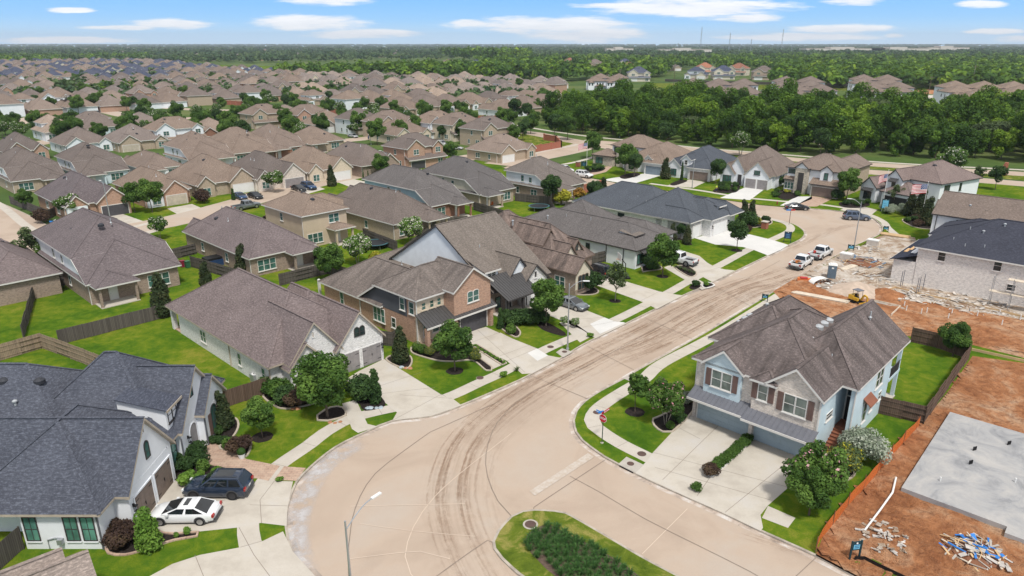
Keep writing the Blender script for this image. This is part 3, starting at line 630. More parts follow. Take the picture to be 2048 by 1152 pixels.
    def door(s, face, c, u, z=0, w=.95, h=2.2, mat='door_black', trim='trim_white', tr=0):
        f = s.F(face, c); b = bmesh.new(); s.fbox(b, f, u-w/2, u+w/2, z, z+h, -.02, .03)
        for z0, z1 in ((.15, .9), (1.05, h-.15)): s.fbox(b, f, u-w/2+.14, u+w/2-.14, z+z0, z+z1, .03, .045)
        o = mk('door', b, mat, s.e); t = bmesh.new(); d = .1
        s.fbox(t, f, u-w/2-d, u-w/2, z, z+h+d+tr, -.02, .07); s.fbox(t, f, u+w/2, u+w/2+d, z, z+h+d+tr, -.02, .07); s.fbox(t, f, u-w/2, u+w/2, z+h, z+h+d, -.02, .07)
        if tr: s.fbox(t, f, u-w/2, u+w/2, z+h+tr, z+h+tr+d, -.02, .07)
        mk('frame', t, trim, o); hb = bmesh.new(); s.fbox(hb, f, u+w/2-.14, u+w/2-.08, z+1, z+1.12, .03, .1); mk('handle', hb, 'galv', o)
        if tr: g = bmesh.new(); s.fbox(g, f, u-w/2, u+w/2, z+h+d, z+h+tr, -.02, .02); mk('pane', g, 'glass_dark', o)
    def post(s, x, y, z0, z1, w=.32, mat='brick_red', cap=True):
        b = bmesh.new(); box(b, x-w/2, x+w/2, y-w/2, y+w/2, z0, z1); mk('post', b, mat, s.e)
    def slab(s, x0, x1, y0, y1, h=.1, mat='concrete'):
        b = bmesh.new(); box(b, x0, x1, y0, y1, 0, h); mk('patio', b, mat, s.e)
    def pipe(s, x, y, z0, z1, mat='trim_white', r=.05):
        b = bmesh.new(); box(b, x-r, x+r, y-r, y+r, z0, z1); mk('downspout', b, mat, s.e)
    def vent(s, x, y, z, kind='pipe'):
        b = bmesh.new()
        if kind == 'pipe': cyl(b, (x, y, z-.4), .06, .9, 8); cyl(b, (x, y, z-.12), .17, .14, 8, .07)
        elif kind == 'cap': cyl(b, (x, y, z-.4), .10, .75, 8); cyl(b, (x, y, z+.3), .19, .1, 10); cyl(b, (x, y, z+.4), .19, .08, 10, .05)
        elif kind == 'dome': cyl(b, (x, y, z-.3), .42, .36, 16, .42); cyl(b, (x, y, z+.06), .42, .14, 16, .15)
        elif kind == 'turtle': cyl(b, (x, y, z-.25), .42, .27, 14, .42); cyl(b, (x, y, z+.02), .42, .16, 14, .2)
        elif kind == 'box': box(b, x-.22, x+.22, y-.2, y+.2, z-.15, z+.12)
        mk('roof_vent', b, {'pipe': 'vent_metal', 'cap': 'vent_metal', 'turtle': 'vent_dark', 'dome': 'vent_metal', 'box': 'vent_dark'}[kind], s.e)
    def lamp(s, face, c, u, z, mat='black'):
        f = s.F(face, c); b = bmesh.new(); s.fbox(b, f, u-.05, u+.05, z+.35, z+.6, 0, .12); s.fbox(b, f, u-.13, u+.13, z, z+.03, .08, .3); s.fbox(b, f, u-.15, u+.15, z+.42, z+.46, .06, .32)
        for du in (-.12, .1):
            for oo in (.09, .27): s.fbox(b, f, u+du, u+du+.02, z, z+.45, oo, oo+.02)
        mk('wall_lantern', b, mat, s.e)
    def done(s):
        for (part, mat), b in s.g.items(): mk(part, b, mat, s.e)
        s.g = {}; return s.e
    def zroof(s): pass

# generic family house, from the measured eave corners (pixels at eave height) -> real position and size
def fit(corners, ze, ang):
    a = R(ang); Ux = Vector((math.cos(a), math.sin(a))); Vx = Vector((-math.sin(a), math.cos(a)))
    P = [Vector(G2(x, y, ze)) for x, y in corners]
    us = [p.dot(Ux) for p in P]; vs = [p.dot(Vx) for p in P]; u0, u1, v0, v1 = min(us), max(us), min(vs), max(vs)
    o = Ux*u0+Vx*v0; return (o.x, o.y), u1-u0, v1-v0
def family_house(label, org, ang, w, d, st=1, roof='roof_brown', wall='brick_red', upper='siding_white', p=.62, seed=0, gab=(1, 1), gmat='door_white', back=True, upper_part=None, detail=2, name='family_house', group=None, axis=None, trim='trim_white', gl='glass_teal', cat_=False):
    """front faces -y; 1 = single storey, 2 = full two storeys, 1.5 = steep roof with a half storey"""
    q = random.Random(seed); H = House(name, label, org, ang, group=group); o = .45
    ze = {1: 2.9, 1.5: 3.1, 2: 5.6}[st]; ax = axis or ('y' if d > w else 'x')
    kw = dict(mat=roof, trim=trim)
    H.wall(0, w, 1.2, d, 0, ze, wall); top = H.roof(0, w, 1.2, d, ze, p, ax, 'hh', wall=wall, **kw)
    if st == 2:
        H.wall(-.01, w+.01, 1.19, d+.01, 2.8, ze-.05, upper)
        H.wall(0, w, -.4, 1.3, 0, 2.7, wall); H.shed(-.3, w+.3, -1.0, 1.25, 2.6, 3.7, mat=roof, ribs=False, trim=trim, part='porch_roof')
    if cat_:
        run = 2.6/p; H.wall(0, w, 1.2, d-run, 2.9, 5.55, upper); H.roof(0, w, 1.2, d-run-.45, 5.5, p, 'y' if d-run > w else 'x', 'hh', wall=upper, **kw)
        b = H.bm(('roof', roof)); ya, yb = d-run, d+.45; za, zb_ = 5.66, 2.88+.1; b.faces.new([b.verts.new(q) for q in ((-.45, ya-.05, za+.02), (w+.45, ya-.05, za+.02), (w+.45, yb, zb_), (-.45, yb, zb_))])
        u_ = H.bm(('wall', upper)); t_ = H.bm(('fascia', trim))
        for x_ in (0, w): u_.faces.new([u_.verts.new(q) for q in ((x_, d-run-.1, 2.8), (x_, d-run-.1, 5.6), (x_, d-.1, 2.8))])
        for x_ in (-.43, w+.43): beam(t_, (x_, ya, za-.12), (x_, yb, zb_-.12), .05, .2)
        for fc, c in (('r', w+.003), ('l', -.003)): H.win(fc, c, d*.42, 3.7, .8, 1.3, 1, gl=gl, fr=trim); H.win(fc, c, d*.58, 3.7, .8, 1.1, 1, gl=gl, fr=trim)
    # front gables
    gx0 = .3 if gab[0] else w-5.9; gw_ = min(6.0, w*.52)
    gz = 2.8 if st != 2 else 5.5
    H.wall(gx0, gx0+gw_, -.2 if st != 2 else .3, 3, 0, gz, wall); H.roof(gx0, gx0+gw_, -.2 if st != 2 else .3, d*.42, gz, p*1.15, 'y', 'go', wall=wall, o=.35, **kw)
    fy = -.2 if st != 2 else -.4
    H.garage('f', fy, gx0+gw_/2, min(4.9, gw_-.7), 2.15, gmat, trim=trim)
    if gab[1]:
        x2 = w-.2 if gab[0] else 3.9; H.wall(x2-3.7, x2, .5, 4, 0, gz-.1, upper if q.random() < .3 else wall); H.roof(x2-3.7, x2, .5, d*.35, gz-.1, p*1.25, 'y', 'go', wall=wall, o=.3, **kw)
        H.win('f', .5 if st != 2 else -.4, x2-1.85, .6, .75, 1.5, 2, gl=gl, fr=trim)
        if st == 2: H.win('f', .5, x2-1.85, 3.9, .75, 1.3, 2, gl=gl, fr=trim)
    if st == 2: H.win('f', .3, gx0+gw_/2, 3.9, .8, 1.3, 2, gl=gl, fr=trim)
    if st == 1.5:
        # half storey wall in a big side gable
        zz = ze+1.5; H.wall(w*.12, w*.88, 1.6, d*.55, ze, zz+1.0, upper); H.roof(w*.12, w*.88, 1.6, d*.55, zz+1.0, p, 'x', 'hh', wall=upper, o=.35, **kw)
        H.win('f', 1.6, w*.5, zz-.4, .8, 1.1, 2, gl=gl, fr=trim)
        H.win('r', w*.88, d*.3, zz-.3, .8, 1.1, 1, gl=gl, fr=trim); H.win('l', w*.12, d*.3, zz-.3, .8, 1.1, 1, gl=gl, fr=trim)
    # sides
    for fc, c in (('r', w), ('l', 0)):
        for k in range(2 if detail > 1 else 1): H.win(fc, c, d*(.3+.35*k)+q.uniform(-.6, .6), .9, .8, 1.3, 1+(q.random() < .4), gl=gl, fr=trim)
        if st == 2: H.win(fc, c+(.01 if fc == 'r' else -.01), d*.5, 3.8, .8, 1.3, 1, gl=gl, fr=trim)
    if back:
        px0 = w*.55 if q.random() < .5 else .3; pw = w*.42
        H.win('b', d, w-(px0+pw/2) if True else 0, .7, .85, 1.6, 3, gl=gl, fr=trim)
        H.roof(px0, px0+pw, d-1, d+2.4, 2.75, p*.7, 'y', 'oh', wall=wall, o=.35, **kw); H.slab(px0, px0+pw, d, d+2.6)
        H.post(px0+.2, d+2.3, 0, 2.75, .3, wall); H.post(px0+pw-.2, d+2.3, 0, 2.75, .3, wall)
        H.door('b', d, px0+pw/2, 0, .95, 2.1, 'door_white')
        if st == 2: H.win('b', d, w*.3, 3.7, .9, 1.4, 2, gl=gl, fr=trim)
    bc = (w/2, (1.2+d)/2)
    for k in range(3 if detail > 1 else 1):
        tx = q.uniform(-.25, .25)*w; ty = q.uniform(-.3, .3)*d
        run = min(w/2-abs(tx), (d-1.2)/2-abs(ty))+o
        H.vent(bc[0]+tx, bc[1]+ty-(1.5 if cat_ else 0), ze+.16+p*run+.05+(2.3 if cat_ else 0), q.choice(['pipe', 'pipe', 'box', 'turtle']))
    if detail > 1: H.pipe(-.03, 1.3, 0, ze, trim); H.pipe(w+.03, d-.1, 0, ze, trim)
    return H.done()
# ------------------------------------------------------------------ the houses round the near street
T0 = 46.3
# A: white painted house with slate-dark roof, lower left (front faces +X)
H = House('painted_house', 'white painted house with steep dark slate roof, behind the dark suv and the white sedan', (-27.0, 40.0), 90)
sw = 'stucco_white'; kw = dict(mat='roof_dark', wall=sw, trim='trim_tan')
H.wall(1.6, 8.1, 0, 10, 0, 3.2, sw); H.roof(1.6, 8.1, 0, 10.5, 3.0, 1.17, 'y', 'go', o=.35, **kw)
H.wall(8.1, 18.9, .5, 12, 0, 3.2, sw); H.roof(7.9, 19.0, .5, 12.6, 3.0, .92, 'y', 'hh', **kw)
H.wall(6, 18.8, 6.5, 30, 0, 3.1, sw); H.roof(6, 18.8, 6.6, 32, 3.0, .72, 'y', 'hh', **kw)
H.wall(-.25, 8, 1.14, 6.5, 0, 3.1, sw); H.roof(-.25, 11.5, 1.14, 10.4, 3.0, .82, 'x', 'hh', **kw)
H.wall(9.9, 17.1, .02, 5, 0, 3.2, sw); H.roof(9.9, 17.1, 0, 6.5, 3.0, 1.08, 'y', 'go', o=.3, **kw)
H.wall(12.9, 17.25, -.55, 4, 0, 3.1, sw); H.roof(12.9, 17.25, -.55, 5, 2.95, 1.08, 'y', 'go', o=.3, **kw)
H.wall(9.3, 11.3, .6, 1.5, 2.6, 5.6, sw); H.shed(9.0, 11.6, .3, 4.3, 5.5, 6.5, mat='roof_dark', ribs=False, trim='trim_tan', part='dormer_roof', cheek=('stucco_white', 3.2))
H.win('f', .62, 10.3, 4.2, .62, 1.15, 2, fr='trim_dark', gl='glass_dark')
H.garage('f', 0, 3.45, 2.45, 2.35, 'door_brown', trim='stucco_white', hinges=True); H.garage('f', 0, 6.35, 2.45, 2.35, 'door_brown', trim='stucco_white', hinges=True)
H.win('f', 0, 4.9, 4.05, .5, .95, 1, arch=1.4, fr='trim_dark', sill=False); H.win('f', 0, 4.85, 6.15, .16, .55, 1, fr='stucco_white', gl='trim_tan', sill=False, bars=False, name='gable_slot')
H.win('f', .5, 9.1, .55, 1.3, 2.2, 1, fr='trim_dark', gl='glass_green', bars=2)
H.win('f', .02, 12.0, .05, 1.25, 2.0, 1, arch=1.1, fr='stucco_white', gl='door_grey', sill=False, bars=False, name='arched_entry')
H.win('f', .02, 12.7, 5.0, .45, .8, 1, arch=1.4, fr='trim_dark', sill=False)
H.win('f', -.55, 14.9, .5, 1.05, 1.9, 1, arch=1.0, fr='trim_dark', gl='glass_teal', bars=2, shut='shutter_brown'); H.win('f', -.55, 14.9, 4.4, .14, .5, 1, fr='stucco_white', gl='trim_tan', sill=False, bars=False, name='gable_slot')
for u in (1.95, 3.1, 5.85): H.win('l', -.25, u, .75, .82, 1.85, 1, fr='trim_dark', gl='glass_green', bars=2, sill=False, sm='stucco_white')
H.lamp('f', 0, 1.95, 1.5); H.lamp('f', .02, 10.9, 1.6); H.pipe(-.3, 1.2, 0, 3, 'metal_grey'); H.pipe(9.75, -.05, 0, 2.6, 'metal_grey'); H.pipe(13.0, -.62, 0, 2.9, 'metal_grey')
for x, y, z, k in ((11.2, 11.4, 7.2, 'turtle'), (11.2, 14.3, 7.2, 'turtle'), (9.4, 12.4, 5.9, 'cap'), (7.9, 12.2, 4.9, 'cap'), (6.6, 8.7, 5.2, 'pipe'), (5.0, 9.8, 5.4, 'pipe'), (5.2, 10.8, 4.8, 'box')): H.vent(x, y, z, k)
b = bmesh.new(); tube(b, [(-.32, 4.9, .1), (-.32, 4.9, .8), (-.32, 4.4, .95), (-.32, 4.0, .95)], .04); box(b, -.55, -.27, 3.8, 4.15, .55, .95); mk('gas_meter', b, 'galv', H.e)
H.done()

# A2: corner of the roof of the next house, at the bottom left edge
H = House('brown_roof_house', 'brown shingled roof corner cut off by the bottom left edge of the photo', (-24.4, 32.9), 41)
k_ = dict(mat='roof_tan', wall='brick_tan', trim='trim_white', rk=.1); H.wall(-11, -.2, -3, 3, 0, 3.2, 'brick_tan'); H.roof(-11, 0, -3, 3, 3.2, .62, 'x', 'gg', **k_); H.wall(-11, -1.3, -1.5, 4.2, 0, 3.2, 'brick_tan'); H.roof(-11, -1.1, -1.9, 4.1, 3.2, .64, 'x', 'gg', **k_)
H.done()

# B: white brick house, steep gables
H = House('white_brick_house', 'whitewashed brick house with three steep front gables and twin grey garage doors', G2(768, 718), T0)
kw = dict(mat='roof_mauve', wall='brick_white', trim='trim_tan')
H.wall(-12.5, 0, 1.6, 23.7, 0, 3, 'brick_white'); H.roof(-12.5, -.1, 1.5, 25.8, 2.9, .70, 'y', 'hh', **kw)
H.wall(-5.4, 0, 0, 6, 0, 3, 'brick_white'); H.roof(-5.75, -.1, 0, 9, 2.75, 1.13, 'y', 'go', o=.35, **kw)
H.roof(-7.4, .0, 4.5, 12.0, 2.9, 1.0, 'y', 'ho', o=.3, **kw)
H.wall(-10.4, -5.2, .25, 6, 0, 3, 'brick_white'); H.roof(-11.0, -5.25, .25, 9, 2.8, 1.22, 'y', 'go', o=.25, **kw)
H.wall(-11.2, -7.5, -.05, 5, 0, 2.5, 'brick_white'); H.roof(-11.2, -7.45, -.05, 5, 2.4, 1.1, 'y', 'go', o=.3, **kw)
H.garage('f', 0, -1.55, 2.4, 2.15, 'door_grey', hinges=True, trim='brick_white'); H.garage('f', 0, -4.3, 2.3, 2.15, 'door_grey', hinges=True, trim='brick_white')
H.win('f', 0, -2.9, 3.75, .55, .7, 2, arch=1.0, fr='trim_dark', gl='glass_dark', sill=False); H.win('f', .25, -8.2, 5.1, .14, .55, 1, fr='brick_white', gl='trim_tan', sill=False, bars=False, name='gable_slot')
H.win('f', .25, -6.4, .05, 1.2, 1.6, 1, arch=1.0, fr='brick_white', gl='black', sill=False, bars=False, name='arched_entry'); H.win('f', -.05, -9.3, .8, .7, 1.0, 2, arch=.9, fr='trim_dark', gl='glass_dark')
for u, n in ((3.0, 1), (17.0, 2), (8.2, 1)): H.win('l', -12.5, u, .9, .6, 1.3, n, gl='glass_teal')
H.post(-12.35, 25.6, 0, 2.9, .5, 'brick_white'); H.slab(-12.5, -.5, 23.7, 25.9, .1, 'paver'); H.pipe(-12.55, 10.4, 0, 2.9, 'trim_tan'); H.pipe(-12.55, 1.6, 0, 2.9, 'trim_tan')
for x, y, z, k in ((-8.0, 16.5, 5.8, 'cap'), (-10.0, 13, 4.7, 'box'), (-9.3, 12.0, 5.0, 'box'), (-10.9, 12.8, 4.0, 'pipe'), (-9.5, 6.5, 4.9, 'box'), (-10.6, 5.6, 4.2, 'pipe'), (-11.4, 3.6, 3.6, 'pipe')): H.vent(x, y, z, k)
H.lamp('f', 0, -.2, 1.5); H.done()

# C: two storey pink brick house
H = House('two_storey_brick_house', 'two storey pink brick house with charcoal siding patch and charcoal garage door', G2(986.1, 651.4), 46.0)
kw = dict(mat='roof_taupe', trim='trim_white')
H.wall(-10.1, 0, 2.1, 9.2, 0, 5.7, 'brick_pink'); H.wall(-10.11, -6.05, 2.09, 2.4, 0, 5.65, 'brick_cream')
H.roof(-10.1, 0, 2.1, 9.6, 5.5, .56, 'x', 'hh', wall='brick_pink', **kw)
H.wall(-6.0, -.1, .3, 4, 2.6, 5.95, 'brick_pink'); H.roof(-6.0, -.1, .3, 6.5, 5.75, .72, 'y', 'go', wall='brick_pink', o=.3, **kw)
H.wall(-5.9, -.1, .55, 4, 0, 2.8, 'brick_pink'); H.wall(-10.1, -.1, 8.5, 21.8, 0, 3.1, 'brick_pink'); H.roof(-10.1, -.1, 8.6, 22, 2.95, .62, 'y', 'oh', wall='brick_pink', **kw)
b = H.bm(('roof', 'roof_taupe')); H.k += 1
V = [(-10.5, 9.4, 5.72), (.4, 9.4, 5.72), (.4, 13.6, 3.1), (-10.5, 13.6, 3.1)]; b.faces.new([b.verts.new(q) for q in V])
b = H.bm(('wall', 'siding_charcoal'))
for x in (-10.13,): b.faces.new([b.verts.new(q) for q in ((x, 3.9, 3.0), (x, 13.2, 3.0), (x, 9.5, 5.5), (x, 3.9, 5.5))])
t = H.bm(('fascia', 'trim_white')); beam(t, (-10.5, 9.4, 5.62), (-10.5, 13.6, 3.02), .06, .2)
H.shed(-10.45, .55, -.1, 2.1, 2.62, 3.75); H.shed(-9.9, -6.0, 1.9, 3.3, 3.6, 3.7, ribs=False, part='flashing', mat='metal_roof')
H.garage('f', .55, -2.75, 4.3, 2.2, 'door_charcoal'); H.win('f', .3, -3.0, 4.0, .8, 1.15, 2, arch=.45, gl='glass_teal')
for u in (-9.1, -7.9, -6.8): H.win('f', 2.09, u, 4.1, .5, .8, 1, gl='glass_teal', fr='brick_cream')
H.win('f', 2.1, -8.9, .8, .7, 1.4, 1); H.win('f', 2.1, -6.9, .9, .9, 1.1, 2); H.door('f', 2.1, -5.2, 0, .95, 2.1, 'door_black')
H.post(-10.2, .2, 0, 2.6, .45, 'brick_pink'); H.post(-5.9, .2, 0, 2.6, .4, 'brick_pink'); H.post(-.1, .3, 0, 2.6, .45, 'brick_pink')
H.win('l', -10.14, 4.7, 3.7, .8, 1.4, 1); H.win('l', -10.12, 3.0, 3.6, .8, 1.4, 1); H.win('l', -10.12, 9.5, .9, .65, 1.7, 3); H.win('l', -10.12, 6.6, .9, .7, 1.2, 1, gl='glass_dark'); H.win('l', -10.12, 17.6, .8, .7, 1.8, 1)
H.pipe(-10.2, 2.0, 0, 5.5); H.pipe(-10.2, 13.4, 0, 3.0); H.vent(-6.2, 8.3, 6.4, 'cap'); H.vent(-3, 14, 5.6, 'pipe'); H.lamp('f', .55, -5.2, 1.5); H.slab(-10.2, -6, .1, 2.1, .12, 'paver'); H.slab(-9.5, -2, 21.8, 24, .1)
H.post(-9.9, 23.4, 0, 3, .3, 'trim_white'); H.done()

# D: big white gable
H = House('big_gable_house', 'tall house with a huge white sided gable wall facing left', G2(1067.6, 623.4), T0)
kw = dict(mat='roof_grey_brown', trim='trim_dark')
H.wall(-4.5, 6.4, 3.2, 24, 0, 3.1, 'brick_mixed'); H.roof(-4.5, 6.4, 3.2, 24, 3.0, .64, 'x', 'gg', wall='brick_mixed', gw='siding_white', rk=.25, **kw)
H.wall(-4.2, 4, 22, 27, 0, 2.8, 'brick_mixed'); H.roof(-4.5, 5.5, 20, 27.3, 2.7, .45, 'x', 'hh', wall='brick_mixed', **kw)
H.wall(.3, 5.1, 2.2, 7, 0, 2.9, 'brick_white'); H.roof(.3, 5.1, 2.2, 10, 2.85, .9, 'y', 'go', wall='brick_white', o=.3, **kw)
H.wall(-1.6, 3.6, 3.6, 8, 3, 3.4, 'siding_white'); H.roof(-1.6, 3.6, 3.6, 10.5, 3.1, 1.15, 'y', 'go', wall='siding_white', o=.2, **kw)
H.wall(-4.3, -2.0, 4.6, 7.5, 3.2, 5.3, 'siding_white'); H.shed(-4.6, -1.7, 4.3, 9.4, 5.3, 6.9, mat='roof_grey_brown', ribs=False, trim='trim_white', part='dormer_roof', cheek=('siding_white', 3.2))
H.win('f', 4.6, -3.15, 4.5, .62, .6, 2, gl='glass_dark'); H.shed(-4.7, 1.2, .1, 4.4, 2.6, 4.6, trim='trim_dark')
H.garage('f', 2.2, 2.85, 3.7, 2.2, 'door_white', trim='trim_dark'); H.win('f', 2.2, 2.7, 3.6, .4, .8, 1, fr='brick_white', gl='trim_dark', bars=False, name='gable_vent'); H.lamp('f', 2.2, .65, 1.4)
H.post(-4.4, .4, 0, 2.6, .3, 'trim_dark'); H.post(-1.6, .4, 0, 2.6, .3, 'trim_dark'); H.post(1.0, .4, 0, 2.6, .3, 'trim_dark'); H.door('f', 3.2, -1.4, 0); H.win('f', 3.2, -3.4, .8, .8, 1.3, 1, fr='trim_dark'); H.slab(-4.6, 1.2, .2, 3.2, .12)
H.win('l', -4.5, 19, .8, .8, 1.3, 2); H.vent(-1, 9, 7, 'pipe'); H.vent(3, 17, 7.4, 'pipe'); H.done()

# E: steep stained roof with stepped gables
H = House('stepped_gable_house', 'cream stucco house with steep stained roof, stepped gables and tall arched window', G2(1141.2, 581.5), T0)
kw = dict(mat='roof_stained', trim='trim_brown', wall='stucco_cream')
H.wall(-1.0, 8, 2.5, 21, 0, 3.1, 'brick_mixed'); H.roof(-1.0, 8, 2.5, 21, 3.0, .98, 'y', 'hh', o=.35, **kw)
H.wall(-1.2, 2.0, -1.8, 4, 0, 3.2, 'stucco_cream'); H.wall(-1.22, -.9, -1.79, 5, 0, 3.1, 'brick_mixed'); H.wall(-1.25, 2.05, -1.84, -1.5, 0, .8, 'brick_mixed'); H.roof(-1.2, 2.0, -1.8, 8, 3.05, 1.02, 'y', 'go', o=.3, **kw)
H.wall(.6, 3.6, 2.0, 4, 0, 4.0, 'stucco_cream'); H.roof(.6, 3.6, 2.0, 8, 3.8, 1.3, 'y', 'go', o=.15, **kw)
H.wall(.6, 3.8, 6.0, 8, 3, 5.5, 'stucco_cream'); H.roof(.6, 3.8, 6.0, 12, 5.2, 1.25, 'y', 'go', o=.15, **kw)
H.wall(3.4, 6.8, 3.2, 6, 0, 3.5, 'stucco_cream'); H.roof(3.4, 6.8, 3.2, 10, 3.3, 1.3, 'y', 'go', o=.2, **kw)
H.roof(-1, 8, 12, 20, 4.2, .95, 'x', 'hh', o=.35, **kw)
H.win('f', -1.84, .4, .7, .62, 1.9, 3, arch=.5, gl='glass_dark', fr='trim_brown'); H.garage('f', 3.2, 5.1, 2.7, 2.2, 'door_tan', trim='stucco_cream'); H.win('l', -1.22, 1, .9, .8, 1.3, 2); H.win('f', 3.2, 5.1, 4.2, .6, .8, 1, arch=1, gl='glass_dark', fr='trim_brown')
H.vent(-.3, 1.5, 3.9, 'pipe'); H.vent(1.8, 13, 7.3, 'cap'); H.done()

# F: low grey-brown roof, white walls
H = House('white_bungalow', 'long white bungalow with low grey brown hip roof beside the white pickup in its driveway', G2(1273, 533.3), T0)
kw = dict(mat='roof_grey_brown', trim='trim_dark', wall='brick_white')
H.wall(-1.4, 8.2, -.6, 25, 0, 3.1, 'stucco_white'); H.roof(-1.4, 8.2, -.6, 25, 3.0, .50, 'y', 'hh', **kw)
H.wall(7, 12, 1.0, 12, 0, 3.1, 'stucco_white'); H.roof(5.2, 12, .9, 12, 3.02, .52, 'y', 'hh', **kw); H.roof(4.5, 13, 12, 24, 3.0, .55, 'x', 'hh', **kw)
H.wall(1.2, 2.9, 1.4, 3.2, 3, 4.5, 'stucco_white'); H.shed(.7, 3.4, 1.0, 4.2, 4.5, 4.9, mat='roof_grey_brown', ribs=False, trim='trim_dark', part='dormer_roof', cheek=('stucco_white', 3)); H.win('f', 1.4, 2.05, 3.9, 1.1, .45, 1, fr='trim_dark', gl='glass_dark', sill=False)
H.win('l', -1.4, 13.0, .7, .95, 2.0, 3, fr='trim_white', gl='glass_dark'); H.win('l', -1.4, 8.6, 1.3, .7, 1.1, 1, fr='trim_dark', gl='glass_dark'); H.win('f', -.6, .6, .7, .9, 1.5, 3, fr='trim_dark', gl='glass_green')
H.garage('f', 1.0, 9.4, 4.4, 2.2, 'door_charcoal', trim='trim_dark'); H.door('f', -.6, 4.4); H.shed(-.6, 1.9, -1.5, -.6, 2.5, 2.9, mat='metal_roof', trim='trim_dark'); H.pipe(-1.47, 1.6, 0, 3, 'trim_dark'); H.pipe(-1.47, 4.9, 0, 3, 'trim_dark')
for x, y, z, k in ((.6, 19, 4.6, 'cap'), (1.0, 7, 4.4, 'box'), (2.3, 11, 5.2, 'pipe'), (1.2, 4, 4.3, 'box'), (2, 16, 5, 'pipe')): H.vent(x, y, z, k)
H.done()

# F2: slate-blue hip roof, white garage doors
H = House('slate_roof_house', 'pale brick house with wide slate blue hip roof and two white garage doors', (32.43, 122.07), T0)
kw = dict(mat='roof_slate', trim='trim_white', wall='brick_white')
H.wall(-2.0, 9, 5.3, 25, 0, 3.1, 'brick_white'); H.roof(-2.0, 11, 5.3, 25.5, 3.0, .58, 'y', 'hh', **kw)
H.wall(-2.0, 9.2, -.5, 6.5, 0, 3.1, 'brick_white'); H.roof(-2.0, 10.5, -.3, 12.5, 3.03, .66, 'x', 'hh', **kw)
H.wall(-2.0, 1.6, -.5, 4, 0, 3.1, 'brick_white'); H.roof(-2.0, 2.2, -.45, 6, 3.06, .72, 'y', 'ho', **kw)
H.wall(2.4, 9.3, -2.2, 4, 0, 3.1, 'brick_white'); H.roof(2.3, 9.3, -2.2, 7, 3.08, .72, 'y', 'ho', **kw); H.wall(9.3, 13, -1.5, 7, 0, 3.1, 'brick_white'); H.roof(8.6, 13.0, -2.6, 9, 3.0, .75, 'y', 'hh', **kw)
H.wall(6.8, 8.7, -1.0, 1.6, 3.2, 4.7, 'stucco_white'); H.shed(6.4, 9.1, -1.5, 2.4, 4.7, 5.5, mat='roof_slate', ribs=False, part='dormer_roof', cheek=('stucco_white', 3)); H.win('f', -1.0, 7.75, 3.7, .8, .8, 1, gl='glass_dark')
H.garage('f', -2.2, 5.9, 4.9, 2.2, 'door_white'); H.garage('f', -.5, .35, 2.5, 2.2, 'door_white'); H.door('f', -1.5, 10.6, 0, mat='door_white'); H.lamp('f', -2.2, 2.9, 1.5); H.lamp('f', -2.2, 8.9, 1.5)
for y in (10.4, 11.2, 12.4, 13.6, 14.4, 15.5, 16.6, 17.8): H.vent(3.6, y, 5.95, 'box')
H.vent(1.5, 13, 5.0, 'pipe'); H.vent(.6, 10.5, 4.6, 'pipe'); H.vent(0, 9, 4.2, 'pipe'); H.win('l', -2.0, 14.2, .2, 1.6, 2.4, 1, gl='glass_dark', name='glazed_door', sill=False); H.win('l', -2.0, 20, 1.4, .4, .6, 1); H.done()

# G: big brick-and-siding house lower right
H = House('large_brick_house', 'large two storey grey brick house with pale blue siding and two blue grey garage doors', G2(*(1380+15*.3299, 560+822*.3299)), -43.5)
kw = dict(mat='roof_stained', trim='trim_white'); bg_ = 'brick_grey'; pb = 'siding_pale_blue'
H.wall(0, 11.0, 0, 14, 0, 6.05, bg_); H.wall(11.0, 11.12, .25, 6.3, 0, 6.0, pb); H.roof(0, 11.0, .1, 14.6, 5.85, .62, 'y', 'hh', wall=bg_, **kw)
H.wall(-1.15, 6, 5.2, 16.4, 0, 6, bg_); H.roof(-1.15, 6.4, 5.2, 16.6, 5.85, .78, 'y', 'hh', wall=bg_, **kw)
H.wall(.95, 4.45, -.35, .1, 3.0, 6.2, pb); H.roof(.95, 4.45, -.35, 5.5, 5.85, .82, 'y', 'go', wall=pb, o=.3, **kw)
H.wall(5.6, 11.12, -.45, .1, 2.7, 6.1, bg_); H.roof(6.9, 11.3, -.45, 6.5, 5.85, .84, 'y', 'go', wall=bg_, o=.3, **kw); H.roof(5.6, 7.4, -.45, 6.0, 5.83, .62, 'y', 'ho', wall=bg_, o=.3, **kw)
H.wall(9.0, 12.5, 6.3, 13.9, 0, 6.0, pb); H.wall(12.2, 12.5, 3.9, 6.3, 0, 6.0, pb); H.roof(5.4, 12.5, 3.7, 17.3, 5.85, .80, 'y', 'hg', wall=pb, o=.4, **kw)
H.wall(4, 9.0, 13.5, 17.1, 0, 6.0, pb)
H.shed(.05, 5.75, -1.5, -.02, 2.55, 3.2, mat='metal_grey'); H.shed(5.4, 11.45, -1.75, -.47, 2.5, 3.05, mat='metal_grey')
H.garage('f', 0, 3.0, 5.0, 2.2, 'door_blue'); H.garage('f', 0, 8.45, 4.95, 2.2, 'door_blue'); H.wall(5.65, 5.95, -.5, 0, 0, 2.6, bg_); H.wall(11.0, 11.13, -.45, .3, 0, 6, bg_); H.wall(-.02, .3, -.12, 0, 0, 2.6, bg_)
H.win('f', -.35, 2.65, 3.95, .85, 1.55, 2, gl='glass_blind', shut='shutter_brown'); H.win('f', -.45, 6.5, 4.25, .75, 1.35, 1, gl='glass_blind', shut='shutter_brown'); H.win('f', -.45, 9.3, 3.95, .85, 1.6, 2, gl='glass_blind', shut='shutter_brown')
